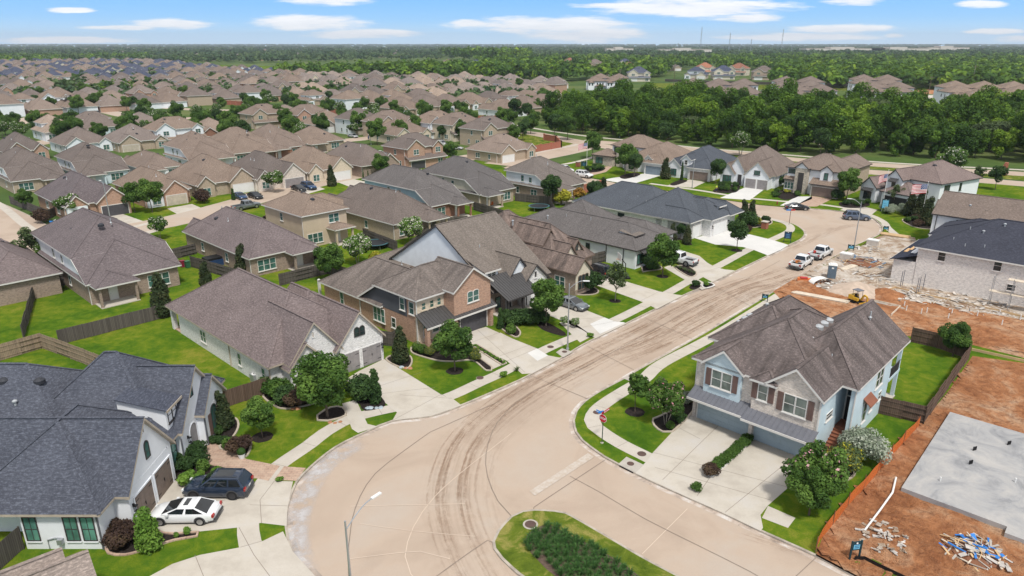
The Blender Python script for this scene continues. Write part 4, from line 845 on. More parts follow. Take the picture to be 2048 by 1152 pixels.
H.win('r', 11.12, 2.6, 3.0, 1.3, .6, 1, gl='glass_dark'); H.door('f', 6.3, 11.75, 1.5, .95, 2.3, 'door_black', tr=.9); H.slab(11.12, 12.5, 4.9, 6.3, 1.5, 'wood_deck')
H.win('r', 12.5, 7.6, 1.2, .8, 1.9, 1, gl='glass_dark'); H.win('r', 12.5, 9.3, 1.6, .7, 1.2, 1, gl='glass_dark'); H.win('r', 12.5, 11.6, 1.8, .7, .8, 1, gl='glass_dark'); H.win('r', 12.5, 10.6, 3.6, .85, 1.6, 2, gl='glass_dark'); H.shed(13.2, 12.5, 6.7, 8.6, 3.1, 3.7, mat='wood_deck', dirn='x', ribs=False)
H.slab(9.0, 12.6, 13.9, 17.2, .15); b = bmesh.new(); box(b, 9.0, 12.55, 13.9, 17.2, 2.75, 3.05); mk('balcony_floor', b, 'siding_pale_blue', H.e)
H.post(12.35, 17.0, 0, 5.9, .32, pb); H.post(12.35, 14.0, 3, 5.9, .2, pb); H.post(9.1, 17.0, 0, 5.9, .3, pb)
b = bmesh.new(); beam(b, (12.5, 14, 4.05), (12.5, 17.0, 4.05), .06); beam(b, (9.1, 17.1, 4.05), (12.5, 17.1, 4.05), .06)
for k in range(24): beam(b, (12.5, 14.1+k*.122, 3.05), (12.5, 14.1+k*.122, 4.05), .025)
for k in range(26): beam(b, (9.2+k*.125, 17.1, 3.05), (9.2+k*.125, 17.1, 4.05), .025)
mk('railing', b, 'trim_dark', H.e)
st_ = bmesh.new()
for k in range(8): box(st_, 11.14, 12.2, 2.4+k*.32, 2.4+k*.32+.4, 0, .19*(k+1)-.04); box(st_, 11.13, 12.21, 2.38+k*.32, 2.4+k*.32+.36, .19*(k+1)-.038, .19*(k+1))
mk('front_steps', st_, 'wood_deck', H.e)
for y, z in ((8.4, 8.6), (9.6, 8.6), (10.8, 8.55)): H.vent(7.3, y, z, 'dome')
for x, y, z, k in ((7.6, 6.2, 7.9, 'cap'), (8.2, 6.6, 7.7, 'pipe'), (-.2, 8, 6.8, 'cap'), (.6, 12.5, 7.6, 'cap'), (-.1, 10.5, 7.1, 'dome'), (-.1, 9.4, 7.1, 'dome'), (10, 13.8, 8.8, 'pipe'), (9.8, 5.2, 7.2, 'pipe')): H.vent(x, y, z, k)
H.pipe(11.25, -.35, 0, 5.9); H.pipe(-.05, .1, 0, 5.9); H.pipe(12.57, 3.9, 0, 5.9); H.done()

# H: house under construction
H = House('unfinished_brick_house', 'unfinished pale brick house with black roof and scaffold along its wall', (55.85, 98.06), -43.5)
kw = dict(mat='roof_black', trim='trim_white', wall='brick_new')
H.wall(2.9, 24, 0, 15, 0, 5.8, 'brick_new'); H.roof(2.9, 24, 0, 15, 5.55, .50, 'x', 'hh', **kw); H.wall(0, 3, 0, 14, 0, 3.3, 'brick_new'); H.shed(-.45, 2.9, -.4, 14.5, 3.2, 4.4, mat='roof_black', dirn='x', ribs=False, part='low_roof')
H.wall(1.4, 20, 15, 24, 0, 4.4, 'brick_new'); H.roof(1.2, 21, 14.5, 24.5, 4.3, .45, 'x', 'hh', **kw); H.roof(17, 26, 6, 20, 5.6, .62, 'y', 'hh', **kw)
for u in (5.95, 12.6, 16.6): H.win('f', 0, u, 4.25, .85, 1.35, 1, gl='glass_dark', fr='brick_new')
H.win('f', 0, 14.6, 1.9, .9, .8, 1, gl='glass_dark', fr='brick_new'); H.win('f', 0, 18.2, 1.6, .9, .9, 1, gl='glass_dark', fr='brick_new')
b = bmesh.new()
for k, (x, y, z) in enumerate(((.2, 3.8, 3.48), (.6, 5.0, 3.6), (1.3, 9.6, 3.8), (2.0, 10.2, 4.1))): box(b, x, x+1.2, y, y+2.3, z+.12, z+.2, 0, Matrix.Rotation(R(0), 4, 'Z'))
mk('roof_sheathing', b, 'plywood' if 'plywood' in MATS else plain('plywood', (.56, .36, .19), .85), H.e)
b = bmesh.new(); box(b, 1.7, 2.7, 1.5, 4.6, 4.2, 4.28); mk('membrane', b, 'stucco_white', H.e)
for x, y, z, k in ((9.5, 4.3, 8.0, 'cap'), (11.5, 6.2, 9.0, 'cap'), (6.5, 2.2, 6.8, 'pipe'), (8.2, 1.2, 6.4, 'pipe'), (10.4, 1.6, 6.6, 'pipe'), (7.8, 4.6, 8.1, 'pipe')): H.vent(x, y, z, k)
H.done()
# I: long brown roof, white upper wall
H = House('white_long_house', 'long white house with plain brown gable roof behind the unfinished black roofed house', (81.89, 132.26), -43.5)
kw = dict(mat='roof_brown', trim='trim_dark', wall='stucco_white')
H.wall(3.4, 26, -18.4, -7.2, 0, 5.9, 'stucco_white'); H.roof(3.4, 26, -18.4, -7.2, 5.6, .50, 'x', 'gh', rk=.2, **kw); H.wall(2.2, 4, -12.5, -8, 0, 4.5, 'stucco_white'); H.roof(2.2, 6, -12.5, -8, 4.3, .9, 'x', 'go', o=.2, **kw)
for u in (7.5, 9.2, 14.6, 19): H.win('f', -18.4, u, 4.1, 1.0, 1.0, 1, gl='glass_teal', fr='trim_dark')
for u, z in ((-16.5, 1), (-14, 1), (-11, .8), (-14, 3.6)): H.win('l', 3.4, u, z, .7, 1.4, 1, gl='glass_dark', fr='trim_dark')
for x in (4.0, 12.0, 18): H.pipe(x, -18.46, 0, 5.5, 'trim_dark')
H.vent(8, -15.8, 7.1, 'cap'); H.vent(10.5, -16.2, 6.9, 'box'); H.done()
# J: white farmhouse on the bulb
H = House('white_farmhouse', 'white two storey house with mauve brown roof and black garage opening, behind the flagpoles', G2(1759.75, 410), -60)
kw = dict(mat='roof_mauve', trim='trim_dark', wall='stucco_white')
H.wall(0, 6.2, 0, 6, 0, 3.1, 'stucco_white'); H.roof(0, 6.4, 0, 7, 3.0, .55, 'y', 'hh', **kw); H.wall(-1.5, 9.5, 4.5, 19, 0, 5.9, 'stucco_white'); H.roof(-1.5, 9.5, 4.5, 19, 5.6, .58, 'y', 'hh', **kw)
H.wall(-.6, 2.9, 1.8, 6, 3, 5.9, 'stucco_white'); H.roof(-.6, 2.9, 1.8, 9, 5.5, 1.05, 'y', 'go', o=.3, **kw); H.win('f', 1.8, 1.1, 3.7, .75, 1.5, 1, gl='glass_dark', fr='trim_dark'); H.shed(.2, 2.0, 1.0, 1.8, 5.2, 5.75, mat='metal_roof', trim='trim_dark')
H.wall(-5.6, -2.0, .8, 6, 0, 3.3, 'stucco_white'); H.roof(-5.6, -2.0, .8, 8, 3.1, 1.05, 'y', 'go', o=.3, **kw); H.win('f', .8, -3.8, .7, .8, 1.5, 2, gl='glass_dark', fr='trim_dark'); H.shed(-5.0, -2.6, 0, .8, 2.5, 3.0, mat='metal_roof', trim='trim_dark')
H.garage('f', 0, 3.1, 4.9, 2.2, 'door_black', trim='trim_dark'); H.win('r', 9.5, 7, 3.7, .9, 1.5, 2, gl='glass_dark', fr='trim_dark'); H.win('r', 9.5, 12, 3.7, .7, 1.5, 1, gl='glass_dark', fr='trim_dark'); H.win('f', 4.5, 6, 3.8, .9, 1.0, 2, gl='glass_teal', fr='trim_dark')
H.roof(-6, -1.5, 7, 15, 3.6, .5, 'y', 'hh', **kw); H.wall(-5.8, -1.5, 7, 15, 0, 3.6, 'stucco_white'); H.vent(5, 9, 8.6, 'turtle'); H.done()
# K: two storey with stone tower
H = House('stone_tower_house', 'white and stone house with tall dark entry slot and tan brick side wall', (68.59, 158.85), -43.5)
kw = dict(mat='roof_brown', trim='trim_dark', wall='stucco_white')
H.wall(-6.6, 6.0, 1.6, 13, 0, 5.8, 'stucco_white'); H.wall(5.9, 6.04, 1.61, 13.02, 0, 5.75, 'brick_tan'); H.roof(-6.6, 6.0, 1.6, 13, 5.6, .5, 'x', 'hh', **kw); H.roof(-1, 6, 5, 19, 5.62, .5, 'y', 'hg', gw='brick_tan', **kw); H.wall(0, 6.03, 12, 19, 0, 5.6, 'brick_tan')
H.wall(-.3, 5.8, 0, 3, 0, 2.9, 'stone'); H.shed(-.6, 6.2, -.5, 1.6, 2.75, 3.9, mat='roof_brown', ribs=False, trim='trim_dark', part='porch_roof'); H.garage('f', 0, 2.5, 4.9, 2.2, 'door_brown')
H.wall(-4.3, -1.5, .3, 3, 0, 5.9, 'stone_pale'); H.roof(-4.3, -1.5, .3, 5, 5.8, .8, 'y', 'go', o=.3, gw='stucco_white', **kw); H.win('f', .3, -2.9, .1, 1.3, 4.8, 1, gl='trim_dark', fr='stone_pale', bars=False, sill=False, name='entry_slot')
H.wall(1.2, 3.8, .9, 3, 3, 5.9, 'stucco_white'); H.roof(1.2, 3.8, .9, 5, 5.6, .8, 'y', 'go', o=.3, **kw); H.win('f', .9, 2.5, 3.9, .8, 1.4, 1, fr='trim_dark'); H.win('f', 1.6, -5.5, 4.4, .5, .9, 3, fr='trim_dark'); H.wall(-6.8, -4.3, .8, 2, 0, 3.0, 'stone'); H.shed(-7.0, -4.3, .4, 1.6, 3.0, 3.6, mat='roof_brown', ribs=False, trim='trim_dark', part='porch_roof'); H.win('f', .8, -5.6, .8, .6, 1.5, 3, fr='trim_white')
H.win('r', 6.04, 7, 3.8, .8, 1.3, 2, fr='trim_brown', gl='glass_dark'); H.vent(0, 9, 8.2, 'pipe'); H.done()
# L: twin steep white gables
H = House('twin_gable_house', 'white house with steep front gables, large brown roof and twin grey garage doors', G2(1490.25, 375), -38)
kw = dict(mat='roof_brown', trim='trim_tan', wall='stucco_white')
H.wall(-7, 6, 3, 20, 0, 3.1, 'stucco_white'); H.roof(-7, 6, 3, 20, 3.0, .80, 'y', 'hh', **kw); H.wall(-.4, 5.4, 0, 6, 0, 3.1, 'stucco_white'); H.roof(-.4, 5.4, 0, 10, 3.0, 1.05, 'y', 'go', o=.3, **kw)
H.wall(-5.0, -1.2, 1.6, 6, 0, 4.0, 'stucco_white'); H.roof(-5.0, -1.2, 1.6, 10, 3.6, 1.5, 'y', 'go', o=.2, **kw); H.wall(-6.8, -3.4, .9, 6, 0, 2.9, 'stucco_white'); H.roof(-6.8, -3.4, .9, 6, 2.7, 1.3, 'y', 'go', o=.25, **kw)
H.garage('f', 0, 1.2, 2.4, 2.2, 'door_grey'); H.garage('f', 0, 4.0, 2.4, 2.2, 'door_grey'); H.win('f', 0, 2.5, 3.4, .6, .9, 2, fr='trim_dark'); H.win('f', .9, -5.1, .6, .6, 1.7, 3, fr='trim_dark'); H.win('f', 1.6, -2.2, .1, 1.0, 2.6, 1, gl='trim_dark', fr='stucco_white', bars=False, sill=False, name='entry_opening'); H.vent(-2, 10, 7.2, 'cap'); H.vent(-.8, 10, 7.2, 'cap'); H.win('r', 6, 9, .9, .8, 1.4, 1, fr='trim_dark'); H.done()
# M: slate roof cottage
H = House('slate_roof_cottage', 'white cottage with slate blue roof left of the steep gabled white house', G2(1379, 358.75), -38)
kw = dict(mat='roof_slate', trim='trim_white', wall='stucco_white')
H.wall(-7, 5.6, 1.5, 18, 0, 3.1, 'stucco_white'); H.roof(-7, 5.6, 1.5, 19, 3.0, .62, 'y', 'hh', **kw); H.wall(-.6, 5.4, 0, 4, 0, 3, 'brick_white'); H.roof(-.6, 5.4, 0, 5, 2.95, .6, 'y', 'ho', **kw)
H.wall(-6.4, -3.0, .2, 4, 0, 3.0, 'stucco_white'); H.roof(-6.4, -3.0, .2, 7, 2.9, .95, 'y', 'go', o=.3, **kw); H.wall(-3.0, -.5, 1.0, 4, 3, 4.9, 'stucco_white'); H.roof(-3.0, -.5, 1.0, 7, 4.6, .9, 'y', 'go', o=.25, **kw); H.win('f', 1.0, -1.75, 3.5, .7, 1.1, 1, gl='glass_dark'); H.win('f', .2, -4.7, .7, .7, 1.5, 2, fr='trim_dark')
H.garage('f', 0, 2.4, 4.8, 2.2, 'door_brown'); H.vent(-2, 8, 5.8, 'pipe'); H.vent(-1, 12, 6, 'box'); H.vent(-1, 14, 6, 'box'); H.done()
# N: grey garage, stone gable
H = House('stone_front_house', 'single storey house with brown roof, little stone gable and blue grey garage door', G2(1291.5, 347.5), -40)
kw = dict(mat='roof_brown', trim='trim_white', wall='stucco_white')
H.wall(-7.5, 5, 1.5, 20, 0, 3.1, 'stucco_white'); H.roof(-7.5, 5.2, 1.5, 20, 3.0, .58, 'y', 'hh', **kw); H.wall(-.6, 4.9, 0, 4, 0, 3, 'stucco_white'); H.roof(-.6, 4.9, 0, 5, 2.95, .55, 'y', 'ho', **kw)
H.wall(-6.6, -3.4, .4, 4, 0, 3.0, 'stone'); H.roof(-6.6, -3.4, .4, 7, 2.9, .9, 'y', 'go', o=.3, gw='stone', mat='roof_brown', trim='trim_white'); H.wall(-.8, 1.2, .6, 4, 2.9, 4.0, 'stucco_white'); H.roof(-.8, 1.2, .6, 7, 3.8, .9, 'y', 'go', o=.25, **kw); H.garage('f', 0, 2.2, 4.6, 2.2, 'door_steel'); H.win('f', .6, .2, 3.4, .4, .5, 1, gl='glass_dark'); H.win('f', .4, -5, .6, 1.2, 1.9, 1, arch=1, gl='glass_dark', fr='stone'); H.vent(-2, 9, 5.9, 'pipe'); H.done()
# P: two storey white with stone
H = House('corner_two_storey_house', 'two storey white house with brown hip roof at the corner beside the farthest flagpole', G2(1218, 333), -40)
kw = dict(mat='roof_brown', trim='trim_dark', wall='stucco_white')
H.wall(-1, 11, 3, 13, 0, 5.8, 'stucco_white'); H.roof(-1, 11, 3, 13, 5.6, .52, 'x', 'hh', **kw); H.wall(-5.5, 1, 0, 5, 0, 2.9, 'stone_pale'); H.roof(-5.5, 1, 0, 5.5, 2.8, .5, 'x', 'hh', **kw); H.wall(1.5, 4.4, 1.2, 4, 0, 5.8, 'stone_pale'); H.roof(1.5, 4.4, 1.2, 5, 5.6, .5, 'y', 'hh', **kw)
H.roof(4.4, 10, -.5, 4, 2.9, .5, 'x', 'hh', **kw); H.wall(4.6, 9.8, 0, 4, 0, 2.9, 'stucco_white'); H.garage('f', 0, 7.3, 4.7, 2.2, 'door_brown'); H.win('f', 1.2, 2.9, 3.7, .8, 1.4, 1, fr='trim_dark'); H.win('f', 3, .4, 3.9, .7, 1.3, 2, fr='trim_dark'); H.win('f', 3, 7, 3.9, .8, 1.2, 1, fr='trim_dark'); H.win('f', 0, -3.4, .7, 1.1, 1.6, 2, fr='trim_dark'); H.win('l', -1, 8, 3.8, .8, 1.3, 2, fr='trim_dark'); H.win('r', 11, 8, 3.8, .8, 1.3, 1, fr='trim_dark'); H.done()
# ------------------------------------------------------------------ the rows of houses behind (positions measured at their eaves)
def mid(label, A, B, ze, d, face, **k):
    a = R(T0); Ux = Vector((math.cos(a), math.sin(a), 0)); Vx = Vector((-math.sin(a), math.cos(a), 0))
    PA, PB = G(*A, ze), G(*B, ze); w = (PB-PA).dot(Ux); w = max(9, min(16.5, w*1.06))-.4; PA = PA+Ux*.45+Vx*.45
    if face == 'SE': org, ang = PA, T0
    else: org, ang = PA+Ux*w+Vx*d, T0+180
    return family_house(label, (org.x, org.y), ang, w, d, **k)
g2 = dict(group='houses in the rows behind the near street')
# row backing onto the near gardens (fronts turned away)
mid('brown brick house with rear windows above the long dark lawn fence', (171, 571), (351, 536), 3.0, 25, 'NW', wall='brick_mixed', upper='siding_white', cat_=True, roof='roof_mauve', p=.62, seed=3, **g2)
mid('brick house with mauve roof and blue pool cover tub beside its wall', (497, 519), (622, 492), 3.0, 24, 'NW', wall='brick_mixed', roof='roof_mauve', p=.74, seed=5, **g2)
mid('two storey beige sided house with brown hip roof above the white flowering trees', (602, 434), (661, 420), 5.7, 14, 'NW', st=2, wall='siding_beige', upper='siding_beige', roof='roof_brown', p=.5, seed=8, gab=(1, 0), **g2)
H = House('beige_house_wing', 'low beige rear wing with brown roof beside the two storey beige house', G2(657, 460, 0), T0, **g2)
H.wall(.5, 8.0, 2.2, 10, 0, 2.9, 'siding_beige'); H.roof(.3, 8.2, .2, 11, 2.8, .5, 'x', 'oh', mat='roof_brown', wall='siding_beige'); H.post(7.9, .5, 0, 2.8, .4, 'brick_tan'); H.post(4.2, .5, 0, 2.8, .4, 'brick_tan'); H.win('f', 2.2, 2.0, .8, .9, 1.4, 1); H.win('f', 2.2, 6, .8, .9, 1.4, 2); H.slab(.5, 8.2, .2, 2.2); H.done()
mid('long brown roofed house with a small rear porch gable over the garden fence', (787, 451), (878, 431), 2.9, 24, 'NW', wall='brick_tan', roof='roof_brown', p=.74, seed=11, **g2)
mid('brick house with pale blue upper gable wall and white patio posts', (861, 414), (946, 404), 3.0, 23, 'NW', wall='brick_red', upper='siding_blue', cat_=True, roof='roof_grey_brown', p=.62, seed=14, **g2)
mid('tan brick house with white patio posts right of the blue gabled house', (959, 390), (1029, 377), 3.0, 20, 'NW', wall='brick_tan', upper='siding_cream', cat_=True, roof='roof_grey_brown', p=.62, seed=17, **g2)
mid('brick house with white upper wall behind the round trampoline and yellow shrubs', (1104, 380), (1166, 366), 3.0, 15, 'NW', wall='brick_mixed', upper='siding_white', cat_=True, roof='roof_grey_brown', p=.58, seed=19, **g2)
mid('brown brick house cut off by the left edge, below the corner street', (-40, 578), (48, 520), 3.0, 18, 'NW', wall='brick_mixed', roof='roof_mauve', p=.66, seed=21, back=False, **g2)
def sidewall(px_a, px_b, zt, ztop, mat, label):  # upper storey wall with its own hip over a house
    pass
# far side of the second street (fronts towards us)
row3 = [('brick house with dark garage door beside the corner street sign', (128, 417), (246, 397), 19, dict(wall='brick_pink', gmat='door_charcoal', gab=(0, 1), seed=31, roof='roof_mauve')),
 ('red brick house with cream garage door behind two bushy trees', (290, 392), (384, 381), 18, dict(wall='brick_pink', gmat='door_tan', gab=(0, 1), seed=32)),
 ('tan brick house with white garage door and dark blue car outside', (394, 374), (512, 361), 17, dict(wall='brick_tan', gmat='door_white', gab=(0, 1), seed=33)),
 ('pale stone house with grey garage door behind the black and blue cars', (514, 361), (613, 350), 17, dict(wall='brick_grey', gmat='door_grey', gab=(0, 1), seed=34)),
 ('cream brick house with bright white garage door and cypress by its window', (618, 347), (711, 338), 17, dict(wall='brick_cream', gmat='door_white', gab=(0, 1), seed=35)),
 ('long taupe brick house with white garage door behind the lamp post tree', (729, 335), (799, 326), 20, dict(wall='brick_mixed', gmat='door_white', gab=(0, 0), seed=36))]
for lb, A, B, d, k in row3: mid(lb, A, B, 2.9, d+1, 'SE', back=False, p=.76, **{**dict(roof='roof_brown'), **k}, **g2)
mid('two storey pink brick house with charcoal side wall at the end of its row', (814, 300), (869, 288), 5.6, 11, 'SE', st=2, wall='brick_pink', upper='brick_pink', roof='roof_brown', gmat='door_charcoal', seed=37, back=False, **g2)
row4 = [('brown roofed house with dark rear patio at the left edge of the photo', (21, 364), (126, 354), 21, 1, dict(wall='brick_tan', upper='siding_white', cat_=True, p=.62, seed=41)),
 ('pale blue sided house with twin rear windows under a broad brown roof', (158, 350), (249, 339), 19, 1, dict(wall='siding_pale_blue', upper='siding_white', cat_=True, p=.62, seed=42)),
 ('white walled single storey house behind the red brick garage house', (287, 340), (357, 330), 18, 1, dict(wall='siding_white', p=.62, seed=43)),
 ('white sided house with tall side wall and brown roof left of a brick one', (377, 321), (455, 310), 18, 1, dict(wall='siding_white', upper='siding_white', cat_=True, p=.6, seed=44)),
 ('brown brick house with small rear windows right of the tall white sided one', (460, 309), (530, 297), 17, 1, dict(wall='brick_mixed', upper='brick_mixed', cat_=True, p=.62, seed=45)),
 ('brick house with white upper gable behind the pale stone front', (540, 299), (608, 292), 17, 1, dict(wall='brick_red', upper='siding_white', cat_=True, p=.62, seed=46)),
 ('tan brick house with neat hip roof left of the street of parked cars', (612, 288), (690, 281), 16, 1, dict(wall='brick_tan', p=.62, seed=47))]
for lb, A, B, d, st, k in row4: mid(lb, A, B, 3.0, d, 'NW', st=st, **{**dict(roof='roof_brown'), **k}, **g2)
row5 = [('red brick gabled garage house at the far left edge, third street', (8, 306), (93, 298), 17, 1, dict(wall='brick_pink', p=.76)), ('brown roofed house with small covered porch right of the brick gabled garage', (128, 292), (222, 284), 17, 1, dict(wall='siding_white')),
 ('tan brick house with two large front gables in the third row', (236, 287), (320, 276), 17, 1, dict(wall='brick_tan', roof='roof_brown_light')), ('two storey white house with dark shutters in the third row', (310, 263), (400, 252), 12, 2, dict(wall='siding_white', upper='siding_white')),
 ('brown roofed brick bungalow right of the white shuttered house', (400, 270), (472, 262), 16, 1, dict(wall='brick_red', roof='roof_brown_light'))]
for i, (lb, A, B, d, st, k) in enumerate(row5): mid(lb, A, B, 5.6 if st == 2 else 3.0, d, 'SE', st=st, back=False, seed=50+i, gmat='door_tan', **{**dict(roof='roof_brown'), **k}, **g2)
row6 = [('white walled house with light tan roof left of the solar panel roof', (88, 267), (138, 259), 18, 1.5, 'siding_white', 'roof_tan'), ('house with dark solar panels on its brown roof', (160, 259), (226, 249), 17, 1.5, 'siding_pale_blue', 'roof_brown'),
 ('brown roofed house with open rear patio right of the solar panel roof', (262, 252), (318, 245), 17, 1, 'brick_tan', 'roof_brown_light')]
for i, (lb, A, B, d, st, w_, rf) in enumerate(row6): mid(lb, A, B, 3.0, d, 'NW', st=st, wall=w_, roof=rf, seed=60+i, **g2)
row7 = [('tan and brick two storey house left of the pink brick pair', (505, 231), (558, 224), 2, 'brick_tan', 'roof_brown'), ('cream stone fronted house with double dormers beside the pink brick two storey', (556, 238), (600, 229), 1, 'brick_cream', 'roof_brown_light'),
 ('pink brick two storey house with twin gables over its street trees', (594, 232), (668, 226), 2, 'brick_pink', 'roof_brown'), ('single storey stone cottage left of the grey two storey house', (640, 252), (700, 244), 1, 'stone', 'roof_brown'),
 ('grey and white two storey house with the silver car outside', (704, 241), (762, 236), 2, 'siding_white', 'roof_brown'), ('tan gabled two storey house with solar panels on its roof', (762, 247), (830, 239), 2, 'brick_tan', 'roof_brown'),
 ('single storey tan house between the solar roof and the twin peaked house', (792, 272), (858, 262), 1, 'brick_cream', 'roof_brown'), ('white sided two storey house with small black windows and stone porch', (860, 248), (920, 240), 2, 'siding_white', 'roof_brown'),
 ('tall cream stone house with white side wall and silver sedan outside', (905, 252), (965, 245), 2, 'brick_cream', 'roof_brown'), ('two storey tan brick house with shuttered window near the brick boundary wall', (968, 262), (1030, 253), 2, 'brick_tan', 'roof_brown')]
for i, (lb, A, B, st, w_, rf) in enumerate(row7): mid(lb, A, B, 5.6 if st == 2 else 3.0, 12 if st == 2 else 16, 'SE', st=st, wall=w_, upper=w_ if 'brick' in w_ else 'siding_white', roof=rf, seed=70+i, back=False, gmat='door_white' if i % 2 else 'door_tan', **g2)
mid('long tan brick house with blank side wall behind the red boundary wall', (1000, 306), (1076, 290), 3.2, 14, 'SE', wall='brick_tan', roof='roof_brown_light', seed=88, back=False, **g2)
# solar panels lie on their roofs
def solar(pxs, label, z0, group='rooftop solar arrays'):
    bm = bmesh.new(); c = [G(x, y, z) for x, y, z in pxs]; n = (c[1]-c[0]).cross(c[3]-c[0]).normalized(); n = n if n.z > 0 else -n
    for i in range(4):
        for j in range(2):
            q = []
            for u, v in ((i/4+.01, j/2+.02), ((i+1)/4-.01, j/2+.02), ((i+1)/4-.01, (j+1)/2-.02), (i/4+.01, (j+1)/2-.02)):
                q.append(c[0].lerp(c[1], u).lerp(c[3].lerp(c[2], u), v)+n*.12)
            lo = [bm.verts.new(p-n*.05) for p in q]; hi = [bm.verts.new(p) for p in q]; bm.faces.new(hi); bm.faces.new(lo[::-1])
            for k in range(4): bm.faces.new((lo[k], lo[(k+1) % 4], hi[(k+1) % 4], hi[k]))
    tag(mk('solar_array', bm, 'solar'), label, 'solar panels', group)

# distant houses: a lattice of streets; nearest ones keep their parts, the farthest are single bodies
def flatten(root, name):
    bm = bmesh.new(); mats = []
    def walk(o):
        for n in KIDS.get(o.name, ()):
            if n.data:
                t = bmesh.new(); t.from_mesh(n.data); mp = []
                for m in n.data.materials:
                    if m.name not in mats: mats.append(m.name)
                    mp.append(mats.index(m.name))
                for f in t.faces: f.material_index = mp[f.material_index]
                tmp = bpy.data.meshes.new('t'); t.to_mesh(tmp); t.free(); bm.from_mesh(tmp); bpy.data.meshes.remove(tmp)
            walk(n)
    walk(root); me = bpy.data.meshes.new(name); bm.to_mesh(me); bm.free()
    for m in mats: me.materials.append(bpy.data.materials[m])
    return me
def kill(o):
    for c in KIDS.pop(o.name, []): kill(c)
    bpy.data.objects.remove(o)
LOOK = {'slate': ('roof_blue', 'stucco_cream', 'dark slate roofed'), 'brown': ('roof_brown', 'brick_tan', 'brown roofed'), 'brown2': ('roof_brown', 'siding_white', 'brown roofed white walled'), 'tan': ('roof_tan', 'brick_cream', 'pale tan roofed'), 'light': ('roof_brown_light', 'brick_pink', 'light brown roofed'), 'clay': ('roof_clay', 'stucco_cream', 'red clay roofed')}
PROTO = {}
for k, (rf, wl, nm) in LOOK.items():
    for v, st in enumerate((1, 2, 1.5)):
        w, d = ((13.6, 20), (13.6, 13), (13.6, 18))[v]
        if k == 'clay': st = 2
        e = family_house('', (0, 0), 0, w, d, st, rf, wl, 'siding_white' if v != 1 else wl, .68, 100+v, (v % 2, 1), back=False, detail=1)
        PROTO[k, v] = (flatten(e, 'family_house'), e, w, d)
far_spots = []
aT = R(T0); UT = Vector((math.cos(aT), math.sin(aT))); VT = Vector((-math.sin(aT), math.cos(aT)))
def to_px(x, y, z=0):
    d = Vector((x, y, z-CAM_H)); c, s_ = math.cos(PITCH), math.sin(PITCH); f = d.y*c-d.z*s_; u = d.y*s_+d.z*c
    return (1024+FPX*d.x/f, 576-FPX*u/f)
REG = [(-260, 262), (60, 242), (250, 232), (480, 218), (560, 205), (700, 224), (860, 232), (1085, 236), (1118, 175), (960, 166), (700, 162), (560, 150), (430, 140), (300, 126), (-200, 122)]
HOLES = [[(420, 262), (1060, 262), (1060, 240), (900, 233), (690, 225), (560, 215), (480, 221)], [(110, 196), (190, 198), (195, 178), (100, 172)], [(440, 145), (620, 150), (620, 128), (440, 128)]]
midpos = [o.location.to_2d() for o in COL.objects if o.type == 'EMPTY' and o.get('category') == 'house']
slots = []; per = 84.0; vi = 0; v0 = 245
while v0 < 1500:
    for side, dv in ((0, 0), (1, 40)):
        u = -1250.0
        while u < 900:
            c = UT*(u+rnd.uniform(-.6, .6))+VT*(v0+dv+rnd.uniform(-1, 1)); pxy = to_px(c.x, c.y)
            if c.y > 60 and -230 < pxy[0] < 1130 and inside(pxy, REG) and not any(inside(pxy, h) for h in HOLES) and min((c-m).length for m in midpos) > 13: slots.append((c.length, c, side, vi*2+side, pxy))
            u += 15.3
    v0 += per; vi += 1
slots.sort(key=lambda s: s[0])
rows = {}
for s in slots[:300]: rows.setdefault(s[3], []).append(s)
ORD = ['first', 'second', 'third', 'fourth', 'fifth', 'sixth', 'seventh', 'eighth', 'ninth', 'tenth', 'eleventh', 'twelfth', 'thirteenth', 'fourteenth', 'fifteenth', 'sixteenth', 'seventeenth', 'eighteenth', 'nineteenth', 'twentieth']
def ordn(i): return ORD[i] if i < 20 else f'{i+1}th' if (i+1) % 10 not in (1, 2, 3) or (i+1) % 100 in (11, 12, 13) else f'{i+1}'+{1: 'st', 2: 'nd', 3: 'rd'}[(i+1) % 10]
def look(pxy):
    x, y = pxy; r = rnd.random()
    if y < 166 and x < 330: return 'slate' if r < .75 else 'brown'
    if y < 158: return 'slate' if r < .25 else ('brown' if r < .7 else 'brown2')
    if x > 600 and y < 205: return 'tan' if r < .55 else ('light' if r < .8 else 'brown')
    if x < 260 and y > 190: return 'light' if r < .45 else 'brown2'
    return 'brown' if r < .6 else ('light' if r < .8 else 'brown2')
nfar = 0; rk = sorted(rows)
for ri, key in enumerate(rk):
    L = sorted(rows[key], key=lambda s: s[4][0])
    for i, (dist_, c, side, _, pxy) in enumerate(L):
        k = look(pxy); v = rnd.choice((0, 0, 1, 2)); me, proto, w, d = PROTO[k, v]; ang = T0+(180 if side == 0 else 0)+rnd.uniform(-3, 3)
        org = c-Vector((math.cos(R(ang)), math.sin(R(ang))))*w/2-Vector((-math.sin(R(ang)), math.cos(R(ang))))*d/2
        lb = f'{LOOK[k][2]} house, {ordn(i)} from the left in the {ordn(ri)} distant row'
        if pxy[1] > 196:
            o = copy_tree(proto, (org.x, org.y, 0), R(ang), (1, 1, rnd.uniform(.95, 1.1)), lb, 'distant houses of the subdivision')
        else:
            o = bpy.data.objects.new('family_house', me); COL.objects.link(o); o.location = (org.x, org.y, 0); o.rotation_euler = (0, 0, R(ang)); o.scale = (1, 1, rnd.uniform(.95, 1.12)); tag(o, lb, 'house', 'distant houses of the subdivision')
        nfar += 1
